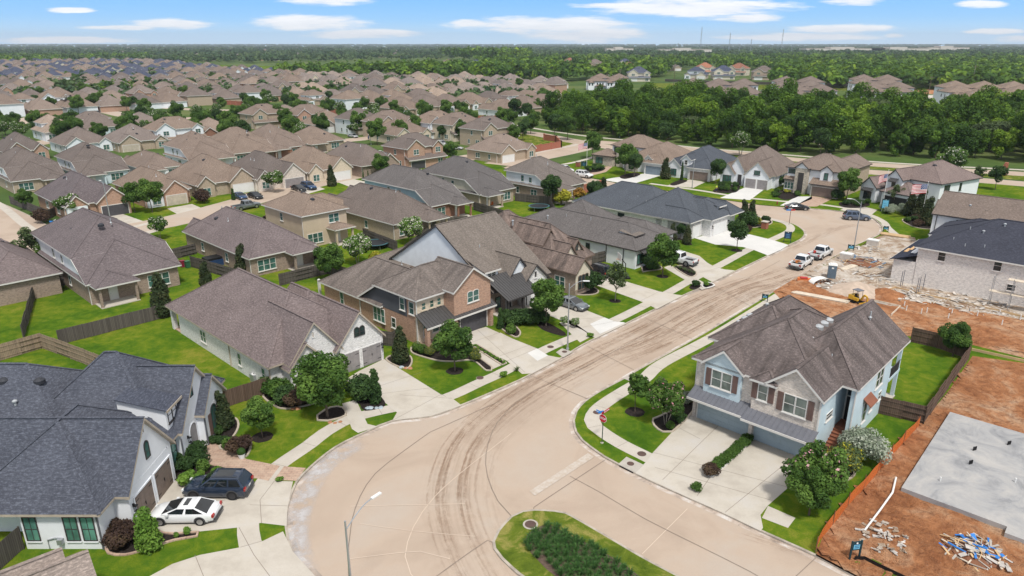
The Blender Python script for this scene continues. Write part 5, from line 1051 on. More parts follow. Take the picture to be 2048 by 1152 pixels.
# beyond the countable ones: the remaining roofs as one mass
def mass(name, spots, kinds, label):
    bm = bmesh.new(); mats = []
    for (x, y, a) in spots:
        k = rnd.choice(kinds); me = PROTO[k, rnd.choice((0, 1, 2))][0]; n0 = len(bm.faces); bm.from_mesh(me); bm.faces.ensure_lookup_table()
        M4 = Matrix.Translation((x, y, 0)) @ Matrix.Rotation(a, 4, 'Z'); vs = set()
        mp = []
        for m in me.materials:
            if m.name not in mats: mats.append(m.name)
            mp.append(mats.index(m.name))
        for f in bm.faces[n0:]:
            f.material_index = mp[f.material_index] if f.material_index < len(mp) else 0
            for q in f.verts: vs.add(q)
        for q in vs: q.co = M4 @ q.co
    o = mk(name, bm, mats, uv=False); tag(o, label, 'houses', kind='stuff')
rest = [(s[1].x, s[1].y, R(T0+(180 if s[2] == 0 else 0))) for s in slots[300:900]]
mass('far_houses', rest, ['slate', 'brown', 'light', 'slate'], 'mass of tiny roofs beyond the rows, reaching towards the horizon woods')
sp = []
for _ in range(620):
    x, y = rnd.uniform(-150, 2100), 96+27*rnd.random()**1.2
    if x > 1150 and (y > 110 or rnd.random() < .6) or (x > 560 and y > 116): continue
    g = G(x, y); sp.append((g.x, g.y, rnd.uniform(0, 6.28)))
mass('far_houses', sp, ['light', 'tan', 'slate', 'light'], 'specks of pale roofs scattered among the horizon woods')
# larger houses seen one by one beyond the woodland belt, right
big = [((1255, 163), 'slate', 1, 'dark roofed house with arched porch beyond the white apartments'), ((1195, 150), 'brown', 0, 'tan roofed house among trees left of the arched porch house'), ((1128, 134), 'clay', 1, 'clay roofed house among the dark trees, leftmost'), ((1172, 138), 'brown', 1, 'brown roofed house right of the leftmost clay roof'),
       ((1237, 137), 'slate', 1, 'dark blue roofed white house in a clearing of dark trees'), ((1235, 148), 'clay', 1, 'low clay roofed house below the dark blue roof'), ((1330, 142), 'brown', 0, 'grey brown roofed house behind the long field fence'), ((1368, 158), 'slate', 2, 'slate roofed house with tall cream arch behind the field fence'),
       ((1392, 150), 'clay', 1, 'clay roofed house left of the pale blue roofed one'), ((1426, 159), 'slate', 1, 'blue roofed house with arched window by the field fence'), ((1452, 151), 'clay', 1, 'clay roofed house between blue and brown roofs'), ((1505, 160), 'brown', 1, 'brown roofed house with broad tan terrace, rightmost by the field fence'),
       ((880, 134), 'brown', 2, 'white gabled house in the dark trees, left of the pair'), ((935, 136), 'slate', 2, 'white gabled house in the dark trees, right of the pair'), ((300, 131), 'slate', 0, 'dark roofed house before the dark trees at upper left')]
for (pxy, k, v, lb) in big:
    g = G(*pxy); me, proto, w, d = PROTO[k, v]; o = bpy.data.objects.new('family_house', me); COL.objects.link(o); o.location = g; o.rotation_euler = (0, 0, R(rnd.uniform(-35, 5))); o.scale = (1.5, 1.3, 1.3); tag(o, lb, 'house')
for me, e, w, d in PROTO.values(): kill(e)

# white apartment blocks beyond the woodland belt
def apartments(x, y, label, ang, n=2, m=3, yard=0):
    H = House('apartment_block', label, G2(x, y), ang, cat='apartment block', group='white apartment blocks'); k = dict(mat='roof_brown', wall='stucco_white', trim='trim_dark')
    for j in range(m):
        for i in range(n):
            w = 14; x0 = i*w+(j % 2)*3; y0 = j*15; h = 6.4+j*1.5
            H.wall(x0, x0+w, y0, y0+15, 0, h, 'stucco_white'); H.roof(x0, x0+w, y0, y0+15, h-.1, .42, 'x', 'hh', o=.6, **k)
            H.wall(x0+1.5, x0+6, y0-2.5, y0+4, 0, h-1, 'stucco_white'); H.roof(x0+1.5, x0+6, y0-2.5, y0+6, h-1.1, .5, 'y', 'ho', **k)
            if j == 0: H.wall(x0+7.4, x0+w-.4, y0-3, y0, 0, 2.9, 'stucco_white'); H.roof(x0+7, x0+w, y0-3.5, y0+2, 2.9, .4, 'x', 'hh', **k)
            for u in (2.6, 4.8): H.win('f', y0-2.5, x0+u, h-2.8, .9, 1.4, 1, gl='glass_dark', fr='trim_dark')
            for u in (8.4, 10.4, 12.4): H.win('f', y0, x0+u, h-2.3, .9, 1.2, 1, gl='glass_dark', fr='trim_dark')
            if i == 0:
                for u in (4, 9): H.win('l', x0, y0+u, h-2.5, .9, 1.3, 1, gl='glass_dark', fr='trim_dark')
        H.vent(7, j*15+4, 8.5+j*1.5, 'pipe')
    H.done()
apartments(1350, 222, 'white apartments, leftmost block, rising behind the woodland belt', -12, 3, 4)
apartments(1172, 180, 'low brown roofed block seen just over the woodland trees', -8, 2, 2)
apartments(1565, 214, 'white apartments, block left of the grey building site', -10, 2, 4)
apartments(1722, 206, 'white apartments, middle block with stepped brown roofs', -14, 2, 4)
apartments(1935, 234, 'white apartments, rightmost block beyond the parking lot', -12, 4, 4)
for pxs in ([(1540, 186), (1560, 262), (1640, 290), (1600, 215), (1580, 186)], [(1855, 190), (1880, 262), (2048, 262), (1960, 215), (1905, 190)]): sheet('parking_lot', [px(*pxs)], .02, 'concrete')
sheet('field', [px((1300, 166), (2100, 180), (2100, 190), (1840, 184), (1500, 178), (1300, 176))], .02, 'grass_dry'); sheet('bare_earth', [px((1830, 178), (1990, 182), (1990, 190), (1840, 188))], .03, 'dirt'); sheet('field', [px((440, 130), (620, 134), (640, 140), (440, 142))], .02, 'grass')
# ------------------------------------------------------------------ plants
NR = np.random.default_rng(11)
def leafmesh(name, lumps, n, size, mats, flower=0.0, flat=.55, shell=.30, fsize=1.0):
    """foliage: n small leaf sprays spread through the volume of many lumps"""
    L = np.array([tuple(q)+(1.0,)*(5-len(q)) for q in lumps], float); wgt = L[:, 3]**2; li = NR.choice(len(L), n, p=wgt/wgt.sum())
    d = NR.normal(size=(n, 3)); d /= np.linalg.norm(d, axis=1)[:, None]
    rr = 1-shell*NR.random(n)**.8; sc = L[li, 3][:, None]; zs = L[li, 4][:, None] if L.shape[1] > 4 else 1.0
    off = d*rr[:, None]*sc; off[:, 2:3] *= zs; c = L[li, :3]+off
    nrm = d*.9+NR.normal(size=(n, 3))*.55+np.array([0, 0, .35]); nrm /= np.linalg.norm(nrm, axis=1)[:, None]
    t = NR.normal(size=(n, 3)); t -= (t*nrm).sum(1)[:, None]*nrm; t /= np.linalg.norm(t, axis=1)[:, None]; b = np.cross(nrm, t)
    s = size*NR.uniform(.6, 1.35, n)[:, None]; isf = NR.random(n) < flower
    s = np.where(isf[:, None], s*fsize, s)
    q = np.stack([c-t*s, c-b*s*flat+nrm*s*.12, c+t*s, c+b*s*flat+nrm*s*.12], 1).reshape(-1, 3)
    me = bpy.data.meshes.new(name); me.vertices.add(4*n); me.vertices.foreach_set('co', q.ravel().astype(np.float32))
    me.loops.add(4*n); me.loops.foreach_set('vertex_index', np.arange(4*n, dtype=np.int32)); me.polygons.add(n)
    me.polygons.foreach_set('loop_start', np.arange(0, 4*n, 4, dtype=np.int32))
    lv = NR.uniform(0, 1, len(L)); v = .55*lv[li]+.45*NR.random(n)
    at = me.attributes.new('v', 'FLOAT', 'FACE'); at.data.foreach_set('value', v.astype(np.float32))
    for m in mats: me.materials.append(M[m])
    if flower: me.polygons.foreach_set('material_index', isf.astype(np.int32))
    me.update(calc_edges=True); return me
def ell(n, c, R3, r0, r1, zs=1.0, top=False):
    out = []
    for i in range(n):
        d = NR.normal(size=3); d /= np.linalg.norm(d)
        if top and d[2] < -.2: d[2] *= -.6
        k = NR.random()**.45*.92; r = NR.uniform(r0, r1)
        out.append((c[0]+d[0]*R3[0]*k, c[1]+d[1]*R3[1]*k, c[2]+d[2]*R3[2]*k, r, zs))
    return out
def trunk_mesh(name, h, r, limbs, mat, n=6, multi=1, spread=1.0, lean=0):
    bm = bmesh.new()
    for m in range(multi):
        a0 = m*6.28/multi+rnd.random(); bx = .12*math.cos(a0)*(multi > 1); by = .12*math.sin(a0)*(multi > 1)
        tx = (spread*.35*math.cos(a0) if multi > 1 else rnd.uniform(-.1, .1)); ty = (spread*.35*math.sin(a0) if multi > 1 else rnd.uniform(-.1, .1))
        tube(bm, [(bx, by, -.05), (bx+tx*.3, by+ty*.3, h*.4), (bx+tx, by+ty, h)], r, 7, r_end=r*.55)
        for i in range(limbs):
            a = rnd.uniform(0, 6.28); z0 = h*rnd.uniform(.75, 1.0); L = spread*rnd.uniform(.6, 1); up = rnd.uniform(.4, 1)*L
            tube(bm, [(bx+tx, by+ty, z0), (bx+tx+L*.5*math.cos(a), by+ty+L*.5*math.sin(a), z0+up*.6), (bx+tx+L*math.cos(a), by+ty+L*math.sin(a), z0+up)], r*.45, 5, r_end=r*.14)
    me = bpy.data.meshes.new(name); bm.to_mesh(me); bm.free(); me.materials.append(M[mat]); return me
TP = {}
def proto(key, crown, trunk, name, cat): TP[key] = (crown, trunk, name, cat)
def plant(key, loc, s=1.0, rz=None, label='', group=None, sz=None):
    crown, trunk, name, cat = TP[key]; loc = (loc[0], loc[1], loc[2] if len(loc) > 2 else 0)
    rz = rnd.uniform(0, 6.28) if rz is None else rz; sc = (s, s, sz or s)
    if trunk is None:
        o = bpy.data.objects.new(name, crown); COL.objects.link(o); o.location = loc; o.rotation_euler = (0, 0, rz); o.scale = sc; return tag(o, label, cat, group)
    e = empty(name, loc, rz, label, cat, group); e.scale = sc
    for me, nm in ((trunk, 'trunk'), (crown, 'crown')):
        if me is None: continue
        c = bpy.data.objects.new(nm, me); COL.objects.link(c); adopt(c, e)
    return e
# garden trees (unit: metres)
proto('oak', leafmesh('crown', ell(34, (0, 0, 3.6), (1.9, 1.9, 1.9), .5, .85), 9000, .15, ['leaf_mid']), trunk_mesh('trunk', 2.3, .09, 6, 'bark', spread=1.4), 'young_oak', 'tree')
proto('oak2', leafmesh('crown', ell(30, (0, 0, 3.2), (1.5, 1.5, 1.5), .45, .75), 7000, .14, ['leaf_dark']), trunk_mesh('trunk', 1.9, .08, 6, 'bark', spread=1.2), 'young_oak', 'tree')
proto('maple_sparse', leafmesh('crown', ell(26, (0, 0, 3.0), (1.5, 1.5, 1.4), .25, .5), 1500, .14, ['leaf_olive']), trunk_mesh('trunk', 1.7, .06, 12, 'bark_pale', spread=1.5), 'sparse_young_tree', 'tree')
proto('sapling', leafmesh('crown', ell(18, (0, 0, 2.7), (.85, .85, 1.1), .25, .5), 2200, .14, ['leaf_mid']), trunk_mesh('trunk', 1.7, .05, 5, 'bark', spread=.7), 'sapling', 'tree')
proto('big', leafmesh('crown', ell(48, (0, 0, 4.2), (2.5, 2.5, 2.4), .6, 1.0), 16000, .16, ['leaf_mid']), trunk_mesh('trunk', 2.6, .14, 8, 'bark', spread=2), 'shade_tree', 'tree')
proto('crape', leafmesh('crown', ell(30, (0, 0, 3.0), (1.9, 1.9, 1.2), .4, .7), 6500, .14, ['leaf_mid', 'flower_white'], .10, fsize=1.0), trunk_mesh('trunk', 2.0, .045, 3, 'bark_pale', multi=4, spread=1.3), 'flowering_crape_myrtle', 'tree')
proto('crape_white', leafmesh('crown', ell(36, (0, 0, 3.2), (2.3, 2.3, 1.6), .5, .8), 9000, .15, ['leaf_bright', 'flower_white'], .30, fsize=1.0), trunk_mesh('trunk', 2.0, .05, 3, 'bark_pale', multi=4, spread=1.3), 'flowering_crape_myrtle', 'tree')
proto('crape_pink', leafmesh('crown', ell(30, (0, 0, 3.0), (1.9, 1.9, 1.5), .4, .7), 7000, .14, ['leaf_mid', 'flower_pink'], .05), trunk_mesh('trunk', 1.8, .045, 3, 'bark_pale', multi=4, spread=1.3), 'crape_myrtle', 'tree')
proto('cone', leafmesh('crown', [(NR.uniform(-.2, .2), NR.uniform(-.2, .2), z, .95-.75*z/3.9+.1) for z in np.linspace(.55, 3.7, 16)]+ell(10, (0, 0, 1.4), (.7, .7, 1), .25, .4), 5500, .13, ['leaf_magnolia']), trunk_mesh('trunk', .8, .06, 2, 'bark', spread=.3), 'magnolia', 'tree')
proto('arbor', leafmesh('crown', [(NR.uniform(-.08, .08), NR.uniform(-.08, .08), z, .42-.3*z/2.6+.08) for z in np.linspace(.3, 2.5, 12)], 2600, .09, ['leaf_dark']), None, 'conical_shrub', 'shrub')
proto('cypress', leafmesh('crown', [(0, 0, z, .30-.2*z/3.6+.05) for z in np.linspace(.25, 3.5, 14)], 2200, .09, ['leaf_dark']), None, 'slim_cypress', 'tree')
proto('shrub', leafmesh('crown', ell(14, (0, 0, .5), (.55, .55, .35), .25, .4, top=True), 2000, .08, ['leaf_mid']), None, 'shrub', 'shrub')
proto('shrub_dark', leafmesh('crown', ell(14, (0, 0, .55), (.6, .6, .4), .28, .42, top=True), 2200, .08, ['leaf_dark']), None, 'shrub', 'shrub')
proto('shrub_bright', leafmesh('crown', ell(10, (0, 0, .35), (.4, .4, .25), .2, .3, top=True), 900, .09, ['leaf_bright']), None, 'bright_shrub', 'shrub')
proto('shrub_yellow', leafmesh('crown', ell(14, (0, 0, .8), (.8, .8, .6), .3, .5, top=True), 2000, .11, ['leaf_yellow']), None, 'yellow_shrub', 'shrub')
proto('shrub_orange', leafmesh('crown', ell(14, (0, 0, 1.3), (1.1, 1.1, .9), .35, .6, top=True), 2200, .13, ['leaf_orange']), trunk_mesh('trunk', 1.0, .05, 4, 'bark', spread=.8), 'orange_leaved_tree', 'tree')
proto('shrub_red', leafmesh('crown', ell(14, (0, 0, .6), (.7, .7, .45), .28, .45, top=True), 2200, .09, ['leaf_red']), None, 'dark_red_shrub', 'shrub')
proto('ball', leafmesh('crown', [(0, 0, .42, .42)]+ell(6, (0, 0, .42), (.2, .2, .2), .2, .3), 1500, .06, ['leaf_mid'], shell=.2), None, 'clipped_ball_shrub', 'shrub')
proto('silver', leafmesh('crown', ell(34, (0, 0, 1.3), (1.7, 1.7, 1.1), .5, .8, top=True), 9000, .10, ['leaf_silver']), None, 'silver_leaved_shrub', 'shrub')
proto('olive_shrub', leafmesh('crown', ell(24, (0, 0, 1.1), (1.3, 1.3, .9), .4, .7, top=True), 5000, .10, ['leaf_olive', 'leaf_yellow'], .25), None, 'yellow_green_shrub', 'shrub')
proto('bright_tree', leafmesh('crown', [(NR.uniform(-.2, .2), NR.uniform(-.2, .2), z, 1.05-.7*z/3.2) for z in np.linspace(.6, 2.9, 12)]+ell(10, (0, 0, 1.4), (.7, .7, .8), .3, .5), 5000, .12, ['leaf_bright']), None, 'bright_conical_shrub', 'shrub')
def bladeclump(name, n, h, mat):
    bm = bmesh.new()
    for i in range(n):
        a = rnd.uniform(0, 6.28); r = rnd.uniform(0, .10); sp = rnd.uniform(.15, .42); hh = h*rnd.uniform(.6, 1.1); c, s = math.cos(a), math.sin(a); w = .022
        p = [(r*c, r*s, 0), (r*c+sp*.45*c, r*s+sp*.45*s, hh*.75), (r*c+sp*c, r*s+sp*s, hh*.85)]; pr = (-s*w, c*w)
        v = [bm.verts.new((p[0][0]-pr[0], p[0][1]-pr[1], 0)), bm.verts.new((p[0][0]+pr[0], p[0][1]+pr[1], 0)), bm.verts.new((p[1][0]+pr[0], p[1][1]+pr[1], p[1][2])), bm.verts.new((p[1][0]-pr[0], p[1][1]-pr[1], p[1][2])), bm.verts.new(p[2])]
        bm.faces.new(v[:4]); bm.faces.new((v[3], v[2], v[4]))
    me = bpy.data.meshes.new(name); bm.to_mesh(me); bm.free(); me.materials.append(M[mat])
    at = me.attributes.new('v', 'FLOAT', 'FACE'); at.data.foreach_set('value', NR.random(len(me.polygons)).astype(np.float32)); return me
TP['clump'] = (bladeclump('clump', 70, .5, 'leaf_grass_clump'), None, 'liriope_clump', 'plant'); TP['blade'] = (bladeclump('clump', 40, .45, 'leaf_olive'), None, 'grassy_plant', 'plant')

def mulch(pxs, edge='trim_tan', mat='mulch', name='planting_bed', z=.022):
    line = spline([G2(*p) for p in pxs], .5, True)
    if area(line) < 0: line = line[::-1]
    sheet('mulch_bed', [line], z, mat)
    if edge:
        bm = bmesh.new(); strip(bm, line, -.02, .16, .11, closed=True); strip(bm, line, -.02, -.02, 0, .11, closed=True); strip(bm, line, .16, .16, 0, .11, closed=True)
        tag(mk('bed_edging', bm, edge), kind='structure')
def ring(pxy, r=.75, mat='mulch'): g = G(*pxy); sheet('mulch_ring', [[(g.x+r*rnd.uniform(.93, 1.05)*math.cos(t*.314), g.y+r*rnd.uniform(.93, 1.05)*math.sin(t*.314)) for t in range(20)]], .02, mat)
def T(key, x, y, s=1.0, label='', group=None, sz=None, mr=0): 
    if mr: ring((x, y), mr)
    return plant(key, G(x, y), s, None, label, group, sz)
# beds
mulch([(425, 858), (452, 835), (474, 838), (478, 856), (462, 880), (440, 882), (418, 876)]); mulch([(437, 893), (470, 880), (500, 880), (503, 895), (492, 915), (470, 905), (440, 900)]); mulch([(348, 960), (352, 925), (400, 930), (440, 933), (470, 945), (470, 965), (440, 968), (365, 966)], None)
mulch([(213, 1090), (215, 1108), (250, 1112), (300, 1098), (350, 1082), (395, 1074), (398, 1064), (330, 1066), (270, 1040), (230, 1060)], 'paver'); mulch([(525, 790), (530, 800), (560, 818), (600, 815), (640, 800), (600, 770), (560, 765), (530, 772)])
mulch([(633, 832), (634, 842), (655, 843), (692, 832), (686, 815), (660, 815)], 'trim_tan'); mulch([(708, 795), (720, 810), (730, 822), (770, 812), (758, 790), (725, 775)], None); mulch([(771, 718), (790, 732), (815, 738), (825, 725), (820, 712), (795, 708)])
mulch([(822, 705), (830, 690), (880, 690), (930, 700), (985, 735), (972, 742), (945, 722), (910, 724), (880, 723), (850, 716)]); mulch([(945, 692), (956, 690), (1014, 727), (1004, 731)], 'trim_tan'); mulch([(1000, 655), (1030, 675), (1042, 665), (1020, 645)])
mulch([(1075, 650), (1083, 640), (1130, 665), (1125, 672), (1090, 662)], None); mulch([(1145, 585), (1150, 590), (1185, 590), (1198, 583), (1180, 572), (1150, 574)]); mulch([(1285, 545), (1295, 543), (1325, 538), (1312, 530), (1285, 527)]); mulch([(1349, 535), (1374, 532), (1394, 547), (1379, 554)], 'trim_tan')
mulch([(1307, 852), (1305, 838), (1320, 832), (1385, 800), (1388, 822), (1345, 865), (1325, 865)], 'trim_tan'); mulch([(1412, 949), (1424, 955), (1502, 884), (1492, 876)], 'trim_white', 'mulch_brown'); mulch([(1575, 975), (1600, 930), (1700, 900), (1712, 945), (1690, 965), (1650, 985)], 'trim_tan')
mulch([(1500, 455), (1490, 440), (1530, 436), (1545, 445), (1530, 452)]); mulch([(1403, 572), (1416, 565), (1430, 571), (1412, 577)], 'trim_white'); mulch([(1378, 575), (1392, 566), (1402, 572), (1388, 580)], None); mulch([(1804, 440), (1840, 432), (1870, 445), (1868, 458), (1830, 455)], 'trim_tan')
mulch([(1300, 505), (1320, 498), (1335, 520), (1310, 522)], None)
for p in ([(1680, 405), (1720, 402), (1740, 410), (1715, 416), (1685, 414)], [(1545, 385), (1580, 380), (1600, 390), (1570, 400)], [(1430, 378), (1460, 370), (1480, 372), (1470, 385), (1430, 385)], [(1170, 345), (1180, 332), (1210, 335), (1200, 343)], [(1240, 352), (1270, 345), (1280, 350), (1250, 358)], [(1340, 368), (1360, 360), (1375, 362), (1350, 371)]): mulch(p, None)
sheet('paved_walk', [px((404, 886), (418, 880), (441, 893), (442, 900), (474, 905), (480, 910), (492, 918), (560, 932), (537, 962), (515, 957), (500, 957), (472, 950), (478, 945), (440, 938), (432, 933), (408, 925), (404, 905))], .018, 'paver')
sheet('paved_walk', [px((568, 933), (612, 936), (592, 962), (548, 960))], .017, 'paver')
# --- named garden trees, near to far
T('big', 655, 833, 1.0, 'large round shade tree in front of the whitewashed brick house'); T('oak', 910, 742, 1.0, 'round young oak in a dark mulch ring before the pink brick house', mr=.95)
T('oak', 1092, 652, 1.12, 'round oak beside the grey sedan in its driveway'); T('oak', 1325, 553, 1.15, 'round oak in a mulch ring on the lawn of the white bungalow', mr=.9); T('oak2', 1473, 501, 1.1, 'dark young oak in a mulch ring between the two white driveways', mr=.95)
T('maple_sparse', 1230, 602, 1.25, 'thin sparse tree in a mulch ring beyond the grey sedan', mr=.8); T('oak', 525, 874, .68, 'small round tree in a mulch ring beside the paved walk', mr=.95); T('sapling', 1270, 824, 1.15, 'slender sapling in a mulch ring behind the stop sign', mr=.95)
T('crape_pink', 1332, 850, 1.0, 'low spreading crape myrtle left of the blue grey garages'); T('cone', 803, 724, 1.05, 'bronze green magnolia between driveway and lawn of the pink brick house'); T('cone', 448, 856, .95, 'dark magnolia by the corner of the white painted house')
T('crape_pink', 1625, 1010, 1.12, 'wide crape myrtle with pink tufts at the driveway corner'); T('big', 1618, 1030, .62, 'dense dark shrub tree below the pink tufted crape myrtle'); T('silver', 1722, 920, 1.05, 'large silver leaved shrub at the foot of the front steps'); T('olive_shrub', 1690, 945, 1.1, 'yellow green shrub between the silver shrub and the crape myrtle')
T('bright_tree', 300, 1098, 1.0, 'bright green conical shrub beside the garage of the white painted house')
for x, y, s in ((238, 1095, 1.1), (258, 1082, 1.1), (240, 1075, 1.2)): T('shrub_red', x, y, s, 'dark red leaved shrub against the wall corner of the white painted house', 'dark red shrubs by the white wall')
T('shrub_bright', 376, 1068, .7, 'small bright shrub in the curved bed beside the white sedan'); T('shrub_bright', 352, 1074, .5, 'tiny bright shrub left of the other in the curved bed')
for i, (x, y, s) in enumerate(((362, 928, 1.1), (378, 920, 1.2), (395, 915, 1.2), (372, 940, 1.0), (402, 930, 1.0))): T('shrub_dark', x, y, s*1.1, 'clipped dark shrub in the bed between garage and paved walk', 'clipped shrubs by the paved walk')
T('ball', 408, 942, 1.3, 'round ball shrub beside the dark suv bonnet'); T('shrub_bright', 374, 966, 1.5, 'bright green tuft in front of the dark suv'); T('shrub_bright', 400, 958, .9, 'yellowish tuft right of the bright green one'); T('shrub_bright', 432, 947, .8, 'small green tuft beside the paved walk edge'); T('ball', 458, 898, 1.3, 'green ball shrub in the walled bed by the paved walk'); T('shrub_red', 480, 906, 1.3, 'dark red ball shrub in the walled bed by the paved walk')
for i in range(9): T('shrub_dark', 411+i*9, 884+i*.6, .62, 'low clipped hedge shrub along the front walk', 'low hedge along the front walk')
for i in range(5): T('shrub_dark', 436+i*5, 868-i*6, .8, 'dark shrub in the round bed near the magnolia', 'round bed shrubs')
for (x, y, s, k) in ((545, 785, 1.7, 'shrub'), (560, 795, 1.9, 'shrub'), (578, 808, 1.8, 'shrub_dark'), (596, 815, 1.5, 'shrub_red'), (610, 805, 1.6, 'shrub_red'), (535, 778, 1.4, 'shrub')): T(k, x, y, s, 'leafy shrub in the corner bed between fence and front of the whitewashed house', 'shrubs of the corner bed')
T('arbor', 752, 805, 1.35, 'dark conical shrub at the driveway edge of the whitewashed house'); T('shrub_dark', 735, 803, 1.9, 'bushy dark shrub left of the conical one'); T('shrub_dark', 722, 790, 2.0, 'bushy dark shrub under the large shade tree')
for (x, y) in ((834, 702), (845, 707)): T('ball', x, y, 1.4, 'clipped green ball by the porch post of the pink brick house', 'porch ball shrubs')
for (x, y) in ((860, 712), (872, 704), (952, 722), (948, 712)): T('olive_shrub', x, y, .5, 'yellow green shrub in the curved bed of the pink brick house', 'yellow green bed shrubs')
for i in range(9): T('shrub_bright', 950+i*7.2, 694+i*4.2, .5, 'small yellow green edging plant beside the driveway', 'edging plants')
T('arbor', 1001, 657, 1.0, 'conical shrub right of the charcoal garage door'); T('ball', 1022, 668, 1.6, 'round shrub in the stone edged bed by the driveway')
for i in range(8): T('shrub_dark', 1015+i*9.5, 645-i*.5+(i % 2)*6, 1.6, 'hedge shrub along the porch of the big gable house', 'hedge before the big white gable')
for (x, y) in ((1128, 652), (1150, 655)): T('crape_white', x, y, .28, 'small flowering shrub by the lamp post driveway', 'small flowering shrubs')
T('shrub_bright', 1181, 674, .8, 'lone green tuft at the kerb end of the driveway'); T('shrub_bright', 1007, 753, .9, 'yellow green tuft by the kerb'); T('blade', 1033, 742, 1.2, 'grassy tuft on the pavement verge'); T('shrub_bright', 560, 962, .6, 'small shrub in the triangle by the kerb')
T('shrub_dark', 1153, 582, 1.6, 'dark shrub at the foot of the arched window'); T('shrub_dark', 1178, 580, 2.6, 'large round dark shrub beside the arched window'); T('shrub_bright', 1120, 578, 1.5, 'bright clipped shrub at the brick corner'); T('arbor', 1178, 548, .8, 'slender conical shrub behind the black suv')
T('shrub_dark', 1290, 532, 2.2, 'dark bush at the corner window of the white bungalow'); T('shrub', 1305, 540, 1.6, 'rounded hedge bush beside the walk of the white bungalow')
for i in range(8): T('blade', 1352+i*4.6+(i % 2)*3, 536+i*1.7, 1.2, 'grey green tuft in the square bed beside the pickup', 'tufts in the square bed')
T('shrub_bright', 1413, 572, 1.0, 'low green plant in the edged kerb bed'); T('shrub_dark', 1390, 573, .9, 'dark low plant beside the pavement')
for (x, y, s, k, lb) in ((1374, 488, .85, 'cone', 'dark conical tree beside the white garage wall'), (1345, 480, .8, 'cone', 'dark tree between the two pale houses'), (1360, 478, .6, 'oak2', 'small tree behind the conical tree')): T(k, x, y, s, lb, mr=.9)
T('shrub_dark', 1497, 452, 2.6, 'dark leafy bush by the slate roofed house corner'); T('cone', 1485, 447, 1.2, 'tall magnolia by the slate roofed house corner'); T('cone', 1502, 444, 1.1, 'second magnolia nearer the brick pillar'); T('shrub_yellow', 1508, 452, 1.3, 'golden yellow bush beside the brick pillar'); T('shrub_red', 1496, 463, 1.0, 'red leaved plants in the stone edged bed'); T('shrub_dark', 1530, 444, 1.2, 'dark hedge bush behind the brick pillar')
for i in range(17): T('shrub' if i > 1 else 'shrub_red', 1418+i*4.9, 951-i*4.3, .75, 'small plant of the low hedge dividing the two driveways', 'hedge dividing the driveways')
T('shrub', 1393, 980, .7, 'lone round shrub at the kerb between the driveways'); T('shrub_dark', 1355, 845, 1.0, 'low dark shrub under the crape myrtle'); T('ball', 1340, 858, 1.0, 'pale ball shrub under the crape myrtle'); T('silver', 1374, 805, .45, 'variegated shrub in the dark bed by the wall')
T('crape_white', 715, 528, 1.05, 'white flowering crape myrtle behind the fence of the pink brick house'); T('crape_white', 823, 488, 1.05, 'white flowering crape myrtle beside the long brown roofed house'); T('oak', 663, 565, 1.05, 'bushy dark green tree left of the white flowering crape myrtle'); T('shrub_yellow', 752, 525, 1.2, 'yellow green bush right of the white flowering tree')
T('cone', 328, 632, 1.45, 'tall bronze magnolia at the fence corner of the lawns'); T('cone', 414, 575, 1.0, 'small magnolia on the back lawn'); T('cone', 487, 548, 1.2, 'magnolia beside the rear windows of the mauve roofed house')
